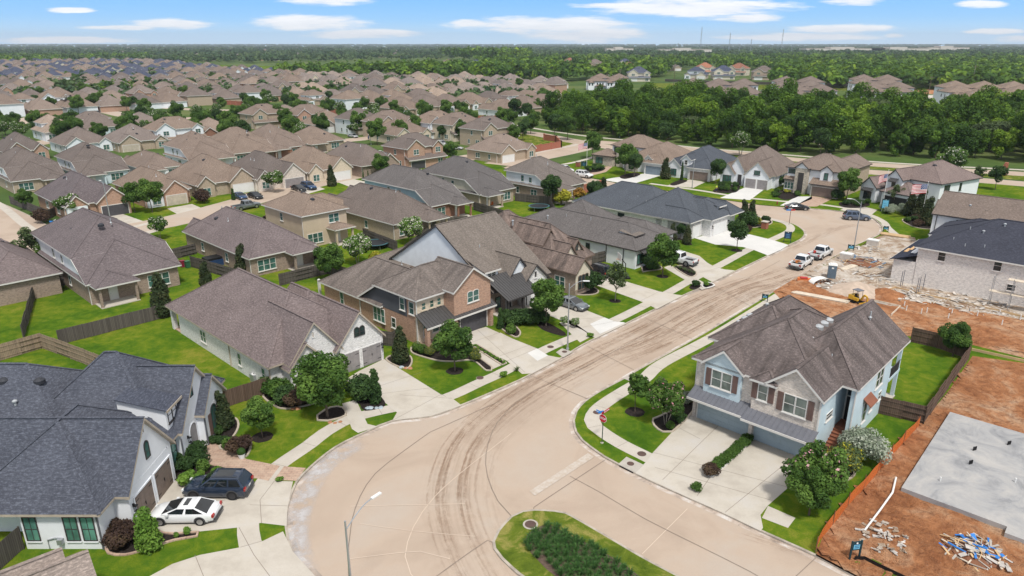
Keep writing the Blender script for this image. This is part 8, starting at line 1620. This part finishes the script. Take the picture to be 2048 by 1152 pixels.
# ------------------------------------------------------------------ building plots
def Gz(x, y, z): return G(x, y, z)
b = bmesh.new(); o0 = G(1803, 975, .45); a = R(-42.3); ux = Vector((math.cos(a), math.sin(a))); uy = Vector((-math.sin(a), math.cos(a))); O2 = o0.to_2d(); P2 = lambda u, v: tuple(O2+ux*u+uy*v)
prism(b, [P2(0, 0), P2(6.9, 0), P2(6.9, -.9), P2(11.8, -.9), P2(11.8, -.2), P2(26, -.2), P2(26, 16), P2(0, 16)], 0, .45); slab_ = mk('foundation_slab', b, 'slab'); tag(slab_, 'grey concrete foundation slab with pipe stubs at the right edge', 'foundation')
b = bmesh.new(); prism(b, [P2(11.0, -4.6), P2(26, -4.6), P2(26, -1.0), P2(11.9, -1.0), P2(11.0, -1.4)], 0, .30); tag(mk('foundation_slab', b, 'slab'), 'lower pale concrete slab at the bottom right edge', 'foundation')
b = bmesh.new(); c_ = P2(9.0, 9.0); box(b, -1.3, 1.3, -.4, .4, 0, .01, 0); ob = mk('tub_recess', b, 'concrete_scrap', slab_); ob.location = (*c_, .455); ob.rotation_euler = (0, 0, a); b = bmesh.new(); box(b, -1.35, 1.35, .38, .45, 0, .012); box(b, -1.35, 1.35, -.45, -.38, 0, .012); ob = mk('recess_edge', b, 'black', slab_); ob.location = (*c_, .456); ob.rotation_euler = (0, 0, a)
for u, v, k in ((3.0, 9.8, 0), (3.2, 7.2, 0), (9.2, 9.3, 0), (6.4, 6.8, 1), (7.4, 5.4, 1), (11, 7, 1), (12.5, 5.5, 0), (14, 9, 1), (8, 12, 1), (5, 12.8, 0), (13.5, 4.4, 1), (2, 3, 1)):
    b = bmesh.new()
    for j in range(3 if not k else 1): cyl(b, (j*.14, .05*j, 0), .05 if not k else .06, .35, 8)
    ob = mk('pipe_stub', b, 'black' if not k else 'white_plastic', slab_); ob.location = (*P2(u, v), .45)
b = bmesh.new(); tube(b, [G(1792, 955, .3), G(1785, 985, .25), G(1760, 1020, .22), G(1728, 1062, .2)], .075, 10); tag(mk('drain_pipe', b, 'white_plastic'), 'long white plastic drain pipe lying on the red earth', 'pipe')
def pile(name, x, y, r, n, mats, label, cat='debris pile', h=.9, L=(.6, 2.6), base='rust'):
    e = empty(name, G(x, y), 0, label, cat); b = bmesh.new(); bmesh.ops.create_icosphere(b, subdivisions=3, radius=1)
    for v in b.verts: v.co = Vector((v.co.x*r*.8*(1+rnd.uniform(-.15, .15)), v.co.y*r*.8*(1+rnd.uniform(-.15, .15)), max(-.05, v.co.z*h*.55)))
    mk('heap', b, base, e)
    for m in mats:
        b = bmesh.new()
        for i in range(n):
            a1 = rnd.uniform(0, 6.28); rr = r*rnd.random()**.7; p = Vector((rr*math.cos(a1), rr*math.sin(a1), h*(1-rr/r)*.7+rnd.uniform(.02, .2))); d = Vector((rnd.uniform(-1, 1), rnd.uniform(-1, 1), rnd.uniform(-.25, .25))).normalized()*rnd.uniform(*L)/2; w = rnd.choice((.09, .14, .3, .45)) if 'lumber' not in m else rnd.choice((.06, .09, .14))
            if (p-d).z < .02: d.z = 0
            beam(b, p-d, p+d, w, rnd.choice((.03, .05)))
        mk('boards' if 'lumber' in m else 'scraps', b, m, e)
    return e
pile('debris_pile', 1948, 1108, 2.0, 20, ('lumber_pale', 'lumber', 'lumber_grey', 'tarp_blue', 'concrete_scrap'), 'heap of broken boards and blue wrap at the bottom right', L=(.3, 1.3), h=.8)
pile('debris_pile', 1725, 525, 3.6, 16, ('lumber_pale', 'lumber_grey', 'concrete_scrap', 'lumber', 'sheeting'), 'heap of boards and blue sheeting before the unfinished house', L=(.5, 2.6)); pile('debris_pile', 1752, 555, 3.6, 30, ('lumber_pale', 'concrete_scrap'), 'spread of pale board scraps near the unfinished wall', L=(.3, 1.8), h=.3, base='rubble_ground'); pile('debris_pile', 1772, 1078, 1.9, 34, ('concrete_scrap', 'rubble_ground'), 'low heap of broken rubble behind the small sign', L=(.12, .35), h=.35, base='dirt')
pile('debris_pile', 1820, 590, 4.0, 40, ('concrete_scrap', 'brick_pallet'), 'brick rubble strewn along the foot of the unfinished wall', L=(.2, .9), h=.15, base='rubble_ground'); pile('debris_pile', 1930, 605, 5.0, 50, ('concrete_scrap', 'brick_pallet'), 'brick rubble below the scaffold', L=(.2, .9), h=.15, base='rubble_ground'); pile('debris_pile', 1670, 575, 2.6, 22, ('concrete_scrap', 'lumber_grey', 'white_plastic'), 'white scraps between the toilet cabin and the loader', L=(.3, 1.2), h=.4, base='rubble_ground'); pile('debris_pile', 1740, 500, 3.0, 14, ('concrete_scrap', 'lumber_pale'), 'pale sheets and boards near the pallets', L=(.6, 2.4), h=.2, base='rubble_ground')
def stack(x, y, n, L, w, ang, mat, label, nl=3): 
    e = empty('lumber_stack', G(x, y), R(ang), label, 'lumber stack'); 
    for k in range(nl):
        b = bmesh.new()
        for i in range(n): z0 = .06+k*.07; yy = (i-n/2)*w*1.15+rnd.uniform(-.02, .02); q = rnd.uniform(-.25, .25); box(b, -L/2+q, L/2+q, yy, yy+w, z0, z0+.05)
        mk('board_layer', b, mat, e)
stack(1640, 596, 5, 7, .2, -35, 'lumber_pale', 'long pale boards lying left of the yellow loader'); stack(1790, 472, 8, 4.5, .2, -38, 'lumber', 'fresh tan lumber stack at the edge of the corner lawn'); stack(1700, 535, 4, 4.5, .22, 38, 'lumber_pale', 'white boards leaning right of the toilet cabin', 2); stack(1760, 607, 2, 6, .2, -44, 'lumber_grey', 'grey planks edging the red earth', 1)
for x, y, lb in ((1692, 520, 'wrapped brick pallet beside the verge'), (1745, 492, 'wrapped brick pallet nearer the unfinished house')): simple('brick_pallet', 'pallet', x, y, lb, [('bricks', 'brick_pallet', lambda b: box(b, -.9, .9, -.6, .6, .14, 1.15)), ('wrap', 'white_plastic', lambda b: box(b, -.92, .92, -.62, .62, 1.0, 1.18)), ('pallet', 'lumber', lambda b: [box(b, -.95, .95, q, q+.12, 0, .14) for q in (-.6, -.1, .45)])], ang=-43)
simple('portable_toilet', 'portable toilet', 1662, 556, 'grey blue portable toilet cabin with white roof', [('cabin', 'toilet_grey', lambda b: box(b, -.56, .56, -.56, .56, .06, 2.05)), ('roof', 'white_plastic', lambda b: (box(b, -.6, .6, -.6, .6, 2.05, 2.15), box(b, -.4, .4, -.4, .4, 2.15, 2.28))), ('door', 'toilet_grey', lambda b: box(b, -.36, .36, -.585, -.56, .12, 1.95)), ('vent_panel', 'white_plastic', lambda b: box(b, .565, .58, -.2, .2, 1.7, 1.85)), ('notice', 'white_plastic', lambda b: box(b, -.15, .15, -.6, -.585, 1.6, 1.8))], ang=-20)
b = bmesh.new()
for i in range(12):
    a0, a1 = math.pi*i/12, math.pi*(i+1)/12
    q = [(-1.6*math.cos(a0), -.6, .05+.8*math.sin(a0)), (-1.6*math.cos(a1), -.6, .05+.8*math.sin(a1)), (-1.6*math.cos(a1), .6, .05+.8*math.sin(a1)), (-1.6*math.cos(a0), .6, .05+.8*math.sin(a0))]; v1 = [b.verts.new(p) for p in q]; v2 = [b.verts.new((p[0]*.97, p[1], p[2]*.96)) for p in q]; b.faces.new(v1); b.faces.new(v2[::-1])
o = mk('plastic_liner', b, 'white_plastic'); o.location = G(1640, 566); o.rotation_euler = (0, 0, R(15)); tag(o, 'curved white plastic sheet arching beside the kerb', 'liner'); simple('barrier', 'barrier', 1607, 562, 'orange red plastic barrier lying at the kerb', [('body', 'net_orange', lambda b: prism(b, [(-.9, -.25), (.9, -.3), (1.0, .25), (-.8, .3)], 0, .45)), ('foot', 'cloth_red', lambda b: box(b, -.5, .5, -.32, .32, .45, .6))], ang=-15)
def cone_(b, r, h): 
    bmesh.ops.create_icosphere(b, subdivisions=4, radius=1)
    for v in b.verts: rr = math.hypot(v.co.x, v.co.y); v.co = Vector((v.co.x*r, v.co.y*r*.8, max(-.05, h*max(0, 1-rr)**.9+rnd.uniform(-.03, .03)) if v.co.z > 0 else -.1))
b = bmesh.new(); cone_(b, 4.2, 1.5); o = mk('sand_pile', b, 'sand', smooth=True); o.location = G(1712, 583); tag(o, 'broad pale sand pile behind the yellow loader', 'sand pile'); b = bmesh.new(); cone_(b, 3.0, 1.1); o = mk('soil_pile', b, 'dirt', smooth=True); o.location = G(1768, 590); tag(o, 'orange brown soil mound right of the loader', 'soil pile')
e = empty('mini_excavator', G(1712, 606), R(-65), 'small yellow excavator with open canopy, parked on the red earth', 'excavator'); e.scale = (.75,)*3
for s in (-1, 1): b = bmesh.new(); box(b, -1.0, 1.0, s*.62-.17, s*.62+.17, .05, .5); [cyl(b, (x_, s*.62-.18, .28), .25, .36, 12, axis='Y') for x_ in (-.95, .95)]; mk('track', b, 'rubber', e)
for nm, mat, fn in (('chassis', 'black', lambda b: box(b, -.5, .5, -.5, .5, .35, .7)), ('house_body', 'loader_yellow', lambda b: (box(b, -1.15, -.25, -.8, .8, .7, 1.45), box(b, -.3, .75, -.8, -.35, .7, 1.2), prism(b, [(-1.35, -.6), (-1.1, -.75), (-1.1, .75), (-1.35, .6)], .7, 1.35))), ('seat', 'black', lambda b: (box(b, -.3, .25, -.25, .3, 1.0, 1.2), box(b, -.35, -.2, -.25, .3, 1.2, 1.75))), ('canopy_frame', 'bumper', lambda b: [tube(b, [(x_, y_, 1.1), (x_, y_, 2.45)], .04, 6) for x_ in (-.5, .6) for y_ in (-.55, .55)]), ('canopy', 'metal_grey', lambda b: box(b, -.65, .75, -.68, .68, 2.45, 2.55)),
                    ('boom', 'loader_yellow', lambda b: (beam(b, (.75, .1, .8), (1.35, .1, 1.9), .2, .28), beam(b, (1.35, .1, 1.9), (1.95, .1, 1.7), .2, .26))), ('stick', 'loader_yellow', lambda b: beam(b, (1.95, .1, 1.75), (2.1, .1, .7), .16, .22)), ('bucket', 'bumper', lambda b: (box(b, 1.8, 2.3, -.2, .4, .1, .65))), ('blade', 'loader_yellow', lambda b: box(b, 1.2, 1.3, -.85, .85, .08, .45))):
    b = bmesh.new(); fn(b); mk(nm, b, mat, e)
# scaffold, wall poles, stubs, forms
e = empty('scaffold', G(1975, 612), R(-43.5), 'white scaffold with plank platform against the unfinished wall', 'scaffold')
for nm, fn, mat in (('frame', lambda b: [(tube(b, [(x_, 0, 0), (x_, 0, 4.2)], .04, 6), tube(b, [(x_, 1.2, 0), (x_, 1.2, 4.2)], .04, 6), beam(b, (x_, 0, 2.0), (x_, 1.2, 2.0), .04), beam(b, (x_, 0, 3.9), (x_, 1.2, 3.9), .04)) for x_ in (0, 2.2, 4.4, 6.6, 8.8)], 'galv'), ('brace', lambda b: [(beam(b, (x_, 0, .4), (x_+2.2, 0, 2.0), .035), beam(b, (x_+2.2, 0, 2.1), (x_, 0, 3.8), .035)) for x_ in (0, 2.2, 4.4, 6.6)], 'galv'), ('platform', lambda b: (box(b, -.3, 9, .1, 1.1, 2.0, 2.06), box(b, 1.5, 9, .1, 1.1, 3.95, 4.02)), 'lumber_pale')): b = bmesh.new(); fn(b); mk(nm, b, mat, e)
for i, (x, y) in enumerate(((1800, 574), (1804, 572), (1832, 588), (1836, 586), (1845, 580))): b = bmesh.new(); tube(b, [(0, 0, 0), (0, 0, 2.4)], .05, 6); beam(b, (-.1, 0, .8), (.1, 0, .8), .05); o = mk('support_pole', b, 'metal_grey'); o.location = G(x, y); tag(o, 'dark support pole standing against the unfinished wall', 'pole', 'poles at the unfinished wall')
for i, (x, y) in enumerate(((1842, 628), (1853, 626), (1896, 638), (1903, 629), (1954, 633), (1998, 631), (2003, 651), (1808, 613), (1812, 622), (2040, 640))): b = bmesh.new(); cyl(b, (0, 0, 0), .06, .75, 8); o = mk('pipe_stub', b, 'white_plastic'); o.location = G(x, y); tag(o, 'white pipe stub sticking out of the red earth', 'pipe', 'pipe stubs in the red earth')
for nm, pts, lb in (('form_board', [(1755, 588), (1790, 577), (1850, 592), (1920, 606), (2048, 636)], 'tan form boards along the far edge of the red earth plot'), ('form_board', [(1943, 701), (2048, 724)], 'tan form boards across the near edge of the red earth plot'), ('form_board', [(1738, 601), (1800, 615), (1782, 632)], 'white form boards right of the excavator')):
    b = bmesh.new()
    for p, q in zip(pts, pts[1:]): beam(b, G(*p)+Vector((0, 0, .15)), G(*q)+Vector((0, 0, .15)), .08, .3)
    tag(mk(nm, b, 'lumber' if 'tan' in lb else 'lumber_pale'), lb, 'boards')
# orange net fence
pn = [(1631, 1106), (1640, 1082), (1665, 1052), (1700, 1008), (1737, 968), (1768, 930), (1798, 896), (1818, 874), (1838, 852)]; P = spline([G2(*p) for p in pn], .5); O = Vector((*P[0], 0)); e = empty('orange_net_fence', O, 0, 'orange plastic net fence between the side lawn and the red earth', 'net fence')
m = MT('net', .8, .1); m.col((.66, .17, .045)); uvn = m.coord('UV', (1, 1, 1)); ck = m.n('ShaderNodeTexBrick'); m.l(uvn, ck.inputs['Vector']); ck.inputs['Scale'].default_value = 1; ck.inputs['Brick Width'].default_value = .12; ck.inputs['Row Height'].default_value = .07; ck.inputs['Mortar Size'].default_value = .018; ck.offset = .5; m.l(m.mr(ck.outputs['Fac'], 0, 1, .42, 1), m.b.inputs['Alpha'])
b = bmesh.new(); uvl = b.loops.layers.uv.new('UVMap'); prev = None; s = 0
for i, p in enumerate(P):
    sag = .10*abs(math.sin(i*.35)); lo_, hi_ = b.verts.new((p[0]-O.x, p[1]-O.y, .04)), b.verts.new((p[0]-O.x+.06*math.sin(i*.8), p[1]-O.y, 1.12-sag))
    if prev: f = b.faces.new((prev[0], lo_, hi_, prev[1])); [setattr(l[uvl], 'uv', u_) for l, u_ in zip(f.loops, ((s-.5, 0), (s, 0), (s, 1.1), (s-.5, 1.1)))]
    prev = (lo_, hi_); s += .5
mk('net', b, 'net', e, uv=False)
for i in range(0, len(P), 6): b = bmesh.new(); beam(b, (P[i][0]-O.x, P[i][1]-O.y, 0), (P[i][0]-O.x, P[i][1]-O.y, 1.35), .05); mk('stake', b, 'rust', e)
P = spline([G2(*p) for p in [(1708, 1120), (1728, 1120), (1760, 1136), (1800, 1155), (1850, 1180)]], .6); b = bmesh.new()
for a_, c_ in zip(P, P[1:]): beam(b, (*a_, .16), (*c_, .16), .02, .3)
tag(mk('silt_fence', b, 'black'), 'low black silt fence at the bottom right corner', 'silt fence')
# clods and stones scattered on the bare plots (nobody could count them)
def clods(name, poly, n, mat, label, r=(.06, .22)):
    b = bmesh.new(); ii = bmesh.new(); bmesh.ops.create_icosphere(ii, subdivisions=1, radius=1); base = [v.co.copy() for v in ii.verts]; fc = [[v.index for v in f.verts] for f in ii.faces]; ii.free()
    for p in fill(poly, n, r, (0, 1)):
        s = p[2]; zz = rnd.uniform(.3, .7); vs = [b.verts.new((p[0]+q.x*s*rnd.uniform(.7, 1.3), p[1]+q.y*s*rnd.uniform(.7, 1.3), max(0, q.z*s*zz+s*.1))) for q in base]
        for f in fc: b.faces.new([vs[k] for k in f])
    tag(mk(name, b, mat, uv=False), label, 'clods', kind='stuff')
dp = [(1640, 1105), (1700, 1010), (1765, 935), (1800, 890), (1850, 845), (1895, 790), (1945, 720), (2048, 735), (2048, 860), (1908, 815), (1800, 980), (1915, 1010), (1990, 1080), (2048, 1090), (2048, 1152), (1720, 1150)]
clods('earth_clods', dp, 1500, 'dirt', 'loose clods over the red earth plot', (.05, .17)); clods('earth_clods', [(1600, 560), (1700, 560), (1800, 600), (2048, 645), (2048, 700), (1945, 685), (1800, 650), (1640, 605)], 1200, 'dirt', 'loose clods over the excavated plot', (.06, .22)); clods('rubble_stones', [(1600, 558), (1700, 500), (1760, 480), (1850, 500), (1780, 570), (1900, 602), (2048, 625), (2048, 640), (1780, 588), (1640, 575)], 1500, 'concrete_scrap', 'broken brick and mortar bits over the rubble plot', (.05, .2))
# things near the horizon
plain('pale_wall', (.60, .55, .50), .8)
for x, y, w, lb in ((1690, 108, 150, 'pale flat commercial building on the horizon, left of three'), (1800, 108, 110, 'pale flat commercial building on the horizon, middle of three'), (1895, 106, 80, 'pale flat commercial building on the horizon, right of three'), (1370, 110, 100, 'long low pale building on the horizon, left of the pylons'), (1240, 108, 50, 'thin pale building on the horizon above the dark trees')):
    g = G(x, y); e = empty('commercial_building', g, 0, lb, 'building'); b = bmesh.new(); s = g.y/FPX; box(b, -w*s/2, w*s/2, 0, 60, 0, 20*s*.5); box(b, -w*s*.2, w*s*.1, -4, 40, 0, 25*s*.5); mk('wall', b, 'pale_wall', e); b = bmesh.new(); box(b, -w*s*.5-1, w*s*.5+1, -.6, 61, 20*s*.5, 20*s*.5+.8); mk('roof', b, 'trim_tan', e); b = bmesh.new(); [box(b, k*w*s/9-w*s/18, k*w*s/9, -.3, 0, s, 4*s*.55) for k in range(-4, 5)]; mk('window', b, 'glass_dark', e)
for x, y, h, lb in ((1562, 104, 74, 'tallest steel mast on the horizon, right of centre'), (1457, 108, 70, 'steel pylon left of the tallest mast'), (1400, 106, 80, 'thin mast above the long pale building'), (1477, 112, 52, 'shorter pylon right of the first pylon'), (1500, 110, 60, 'narrow pylon before the pale building'), (1582, 112, 50, 'shorter pylon right of the tallest mast'), (1355, 108, 50, 'faint thin mast, leftmost on the horizon')):
    g = G(x, y); s = g.y/FPX; e = empty('power_pylon', g, 0, lb, 'pylon', 'pylons on the horizon'); hh = (h-28)*s*.9; b = bmesh.new(); w = 1.2*s
    for sx, sy in ((-1, -1), (1, -1), (1, 1), (-1, 1)): beam(b, (sx*w, sy*w, 0), (sx*w*.2, sy*w*.2, hh), .18*s)
    for k in range(5): z0 = hh*k/5; z1 = hh*(k+1)/5; f0, f1 = 1-.8*k/5, 1-.8*(k+1)/5; beam(b, (-w*f0, 0, z0), (w*f1, 0, z1), .12*s); beam(b, (w*f0, 0, z0), (-w*f1, 0, z1), .12*s)
    mk('tower', b, 'galv', e); b = bmesh.new(); [beam(b, (-2.2*s, 0, hh*q), (2.2*s, 0, hh*q), .16*s) for q in (.8, .92)]; mk('crossarm', b, 'galv', e)
for x, y, h, lb in ((1941, 180, 12, 'tall pale utility pole before the far wood'), (1855, 196, 9, 'dark utility pole by the apartments'), (1695, 212, 9, 'pale utility pole beside the grey building site'), (1347, 172, 9, 'dark utility pole in the field'), (1238, 180, 10, 'utility pole over the low brown roof')):
    e = empty('utility_pole', G(x, y), 0, lb, 'utility pole'); b = bmesh.new(); tube(b, [(0, 0, 0), (.2, 0, h*1.5)], .22, 8, r_end=.14); mk('pole', b, 'bark' if 'dark' in lb else 'bark_pale', e); b = bmesh.new(); beam(b, (-1.3, 0, h*1.4), (1.5, 0, h*1.4), .2); mk('crossarm', b, 'bark', e)
b = bmesh.new()
for k, dz in enumerate((0, 1.2, 2.4, 6)):
    pts = [G(700+170*i, 166+2.3*i) for i in range(11)]
    for p, q in zip(pts, pts[1:]):
        for j in range(6): t0, t1 = j/6, (j+1)/6; f = lambda t: Vector((0, 0, 11+dz-3*4*t*(1-t))); beam(b, p.lerp(q, t0)+f(t0), p.lerp(q, t1)+f(t1), .09)
tag(mk('power_lines', b, 'black'), 'thin dark power lines strung before the far wood', 'power lines')
solar([(118, 198, 6.2), (139, 196, 6.2), (143, 190, 8.6), (126, 191, 8.6)], 'blue solar panels on a pale roof at upper left', 7); 
# ------------------------------------------------------------------ haze
m = bpy.data.materials.new('haze'); m.use_nodes = True; nt = m.node_tree; nt.nodes.clear(); pv = nt.nodes.new('ShaderNodeVolumePrincipled'); pv.inputs['Color'].default_value = (.80, .88, 1, 1); pv.inputs['Density'].default_value = .00008; pv.inputs['Anisotropy'].default_value = .2; oo = nt.nodes.new('ShaderNodeOutputMaterial'); nt.links.new(pv.outputs[0], oo.inputs['Volume'])
b = bmesh.new(); box(b, -9500, 9500, -300, 9500, -1.5, 150); o = mk('haze', b, m, uv=False) if False else None
me = bpy.data.meshes.new('haze'); b.to_mesh(me); b.free(); me.materials.append(m); o = bpy.data.objects.new('haze', me); COL.objects.link(o); tag(o, 'thin pale haze over the far woods', 'haze', kind='stuff')
# single concrete slabs of another age and tone, as in the driveways and the street
for q, mt in (([(1014, 722), (1000, 665), (1024, 677), (1074, 697), (1055, 706)], 'sidewalk'), ([(1055, 706), (1074, 697), (1096, 711), (1075, 722)], 'concrete_new'), ([(1250, 645), (1229, 643), (1209, 635), (1180, 648), (1200, 668)], 'concrete_new'), ([(905, 797), (923, 811), (862, 832), (785, 841), (794, 825)], 'sidewalk'), ([(526, 1082), (566, 1063), (586, 1104), (630, 1152), (560, 1152), (520, 1110)], 'sidewalk')): pave([q], mt, 'driveway_slab', .0145)
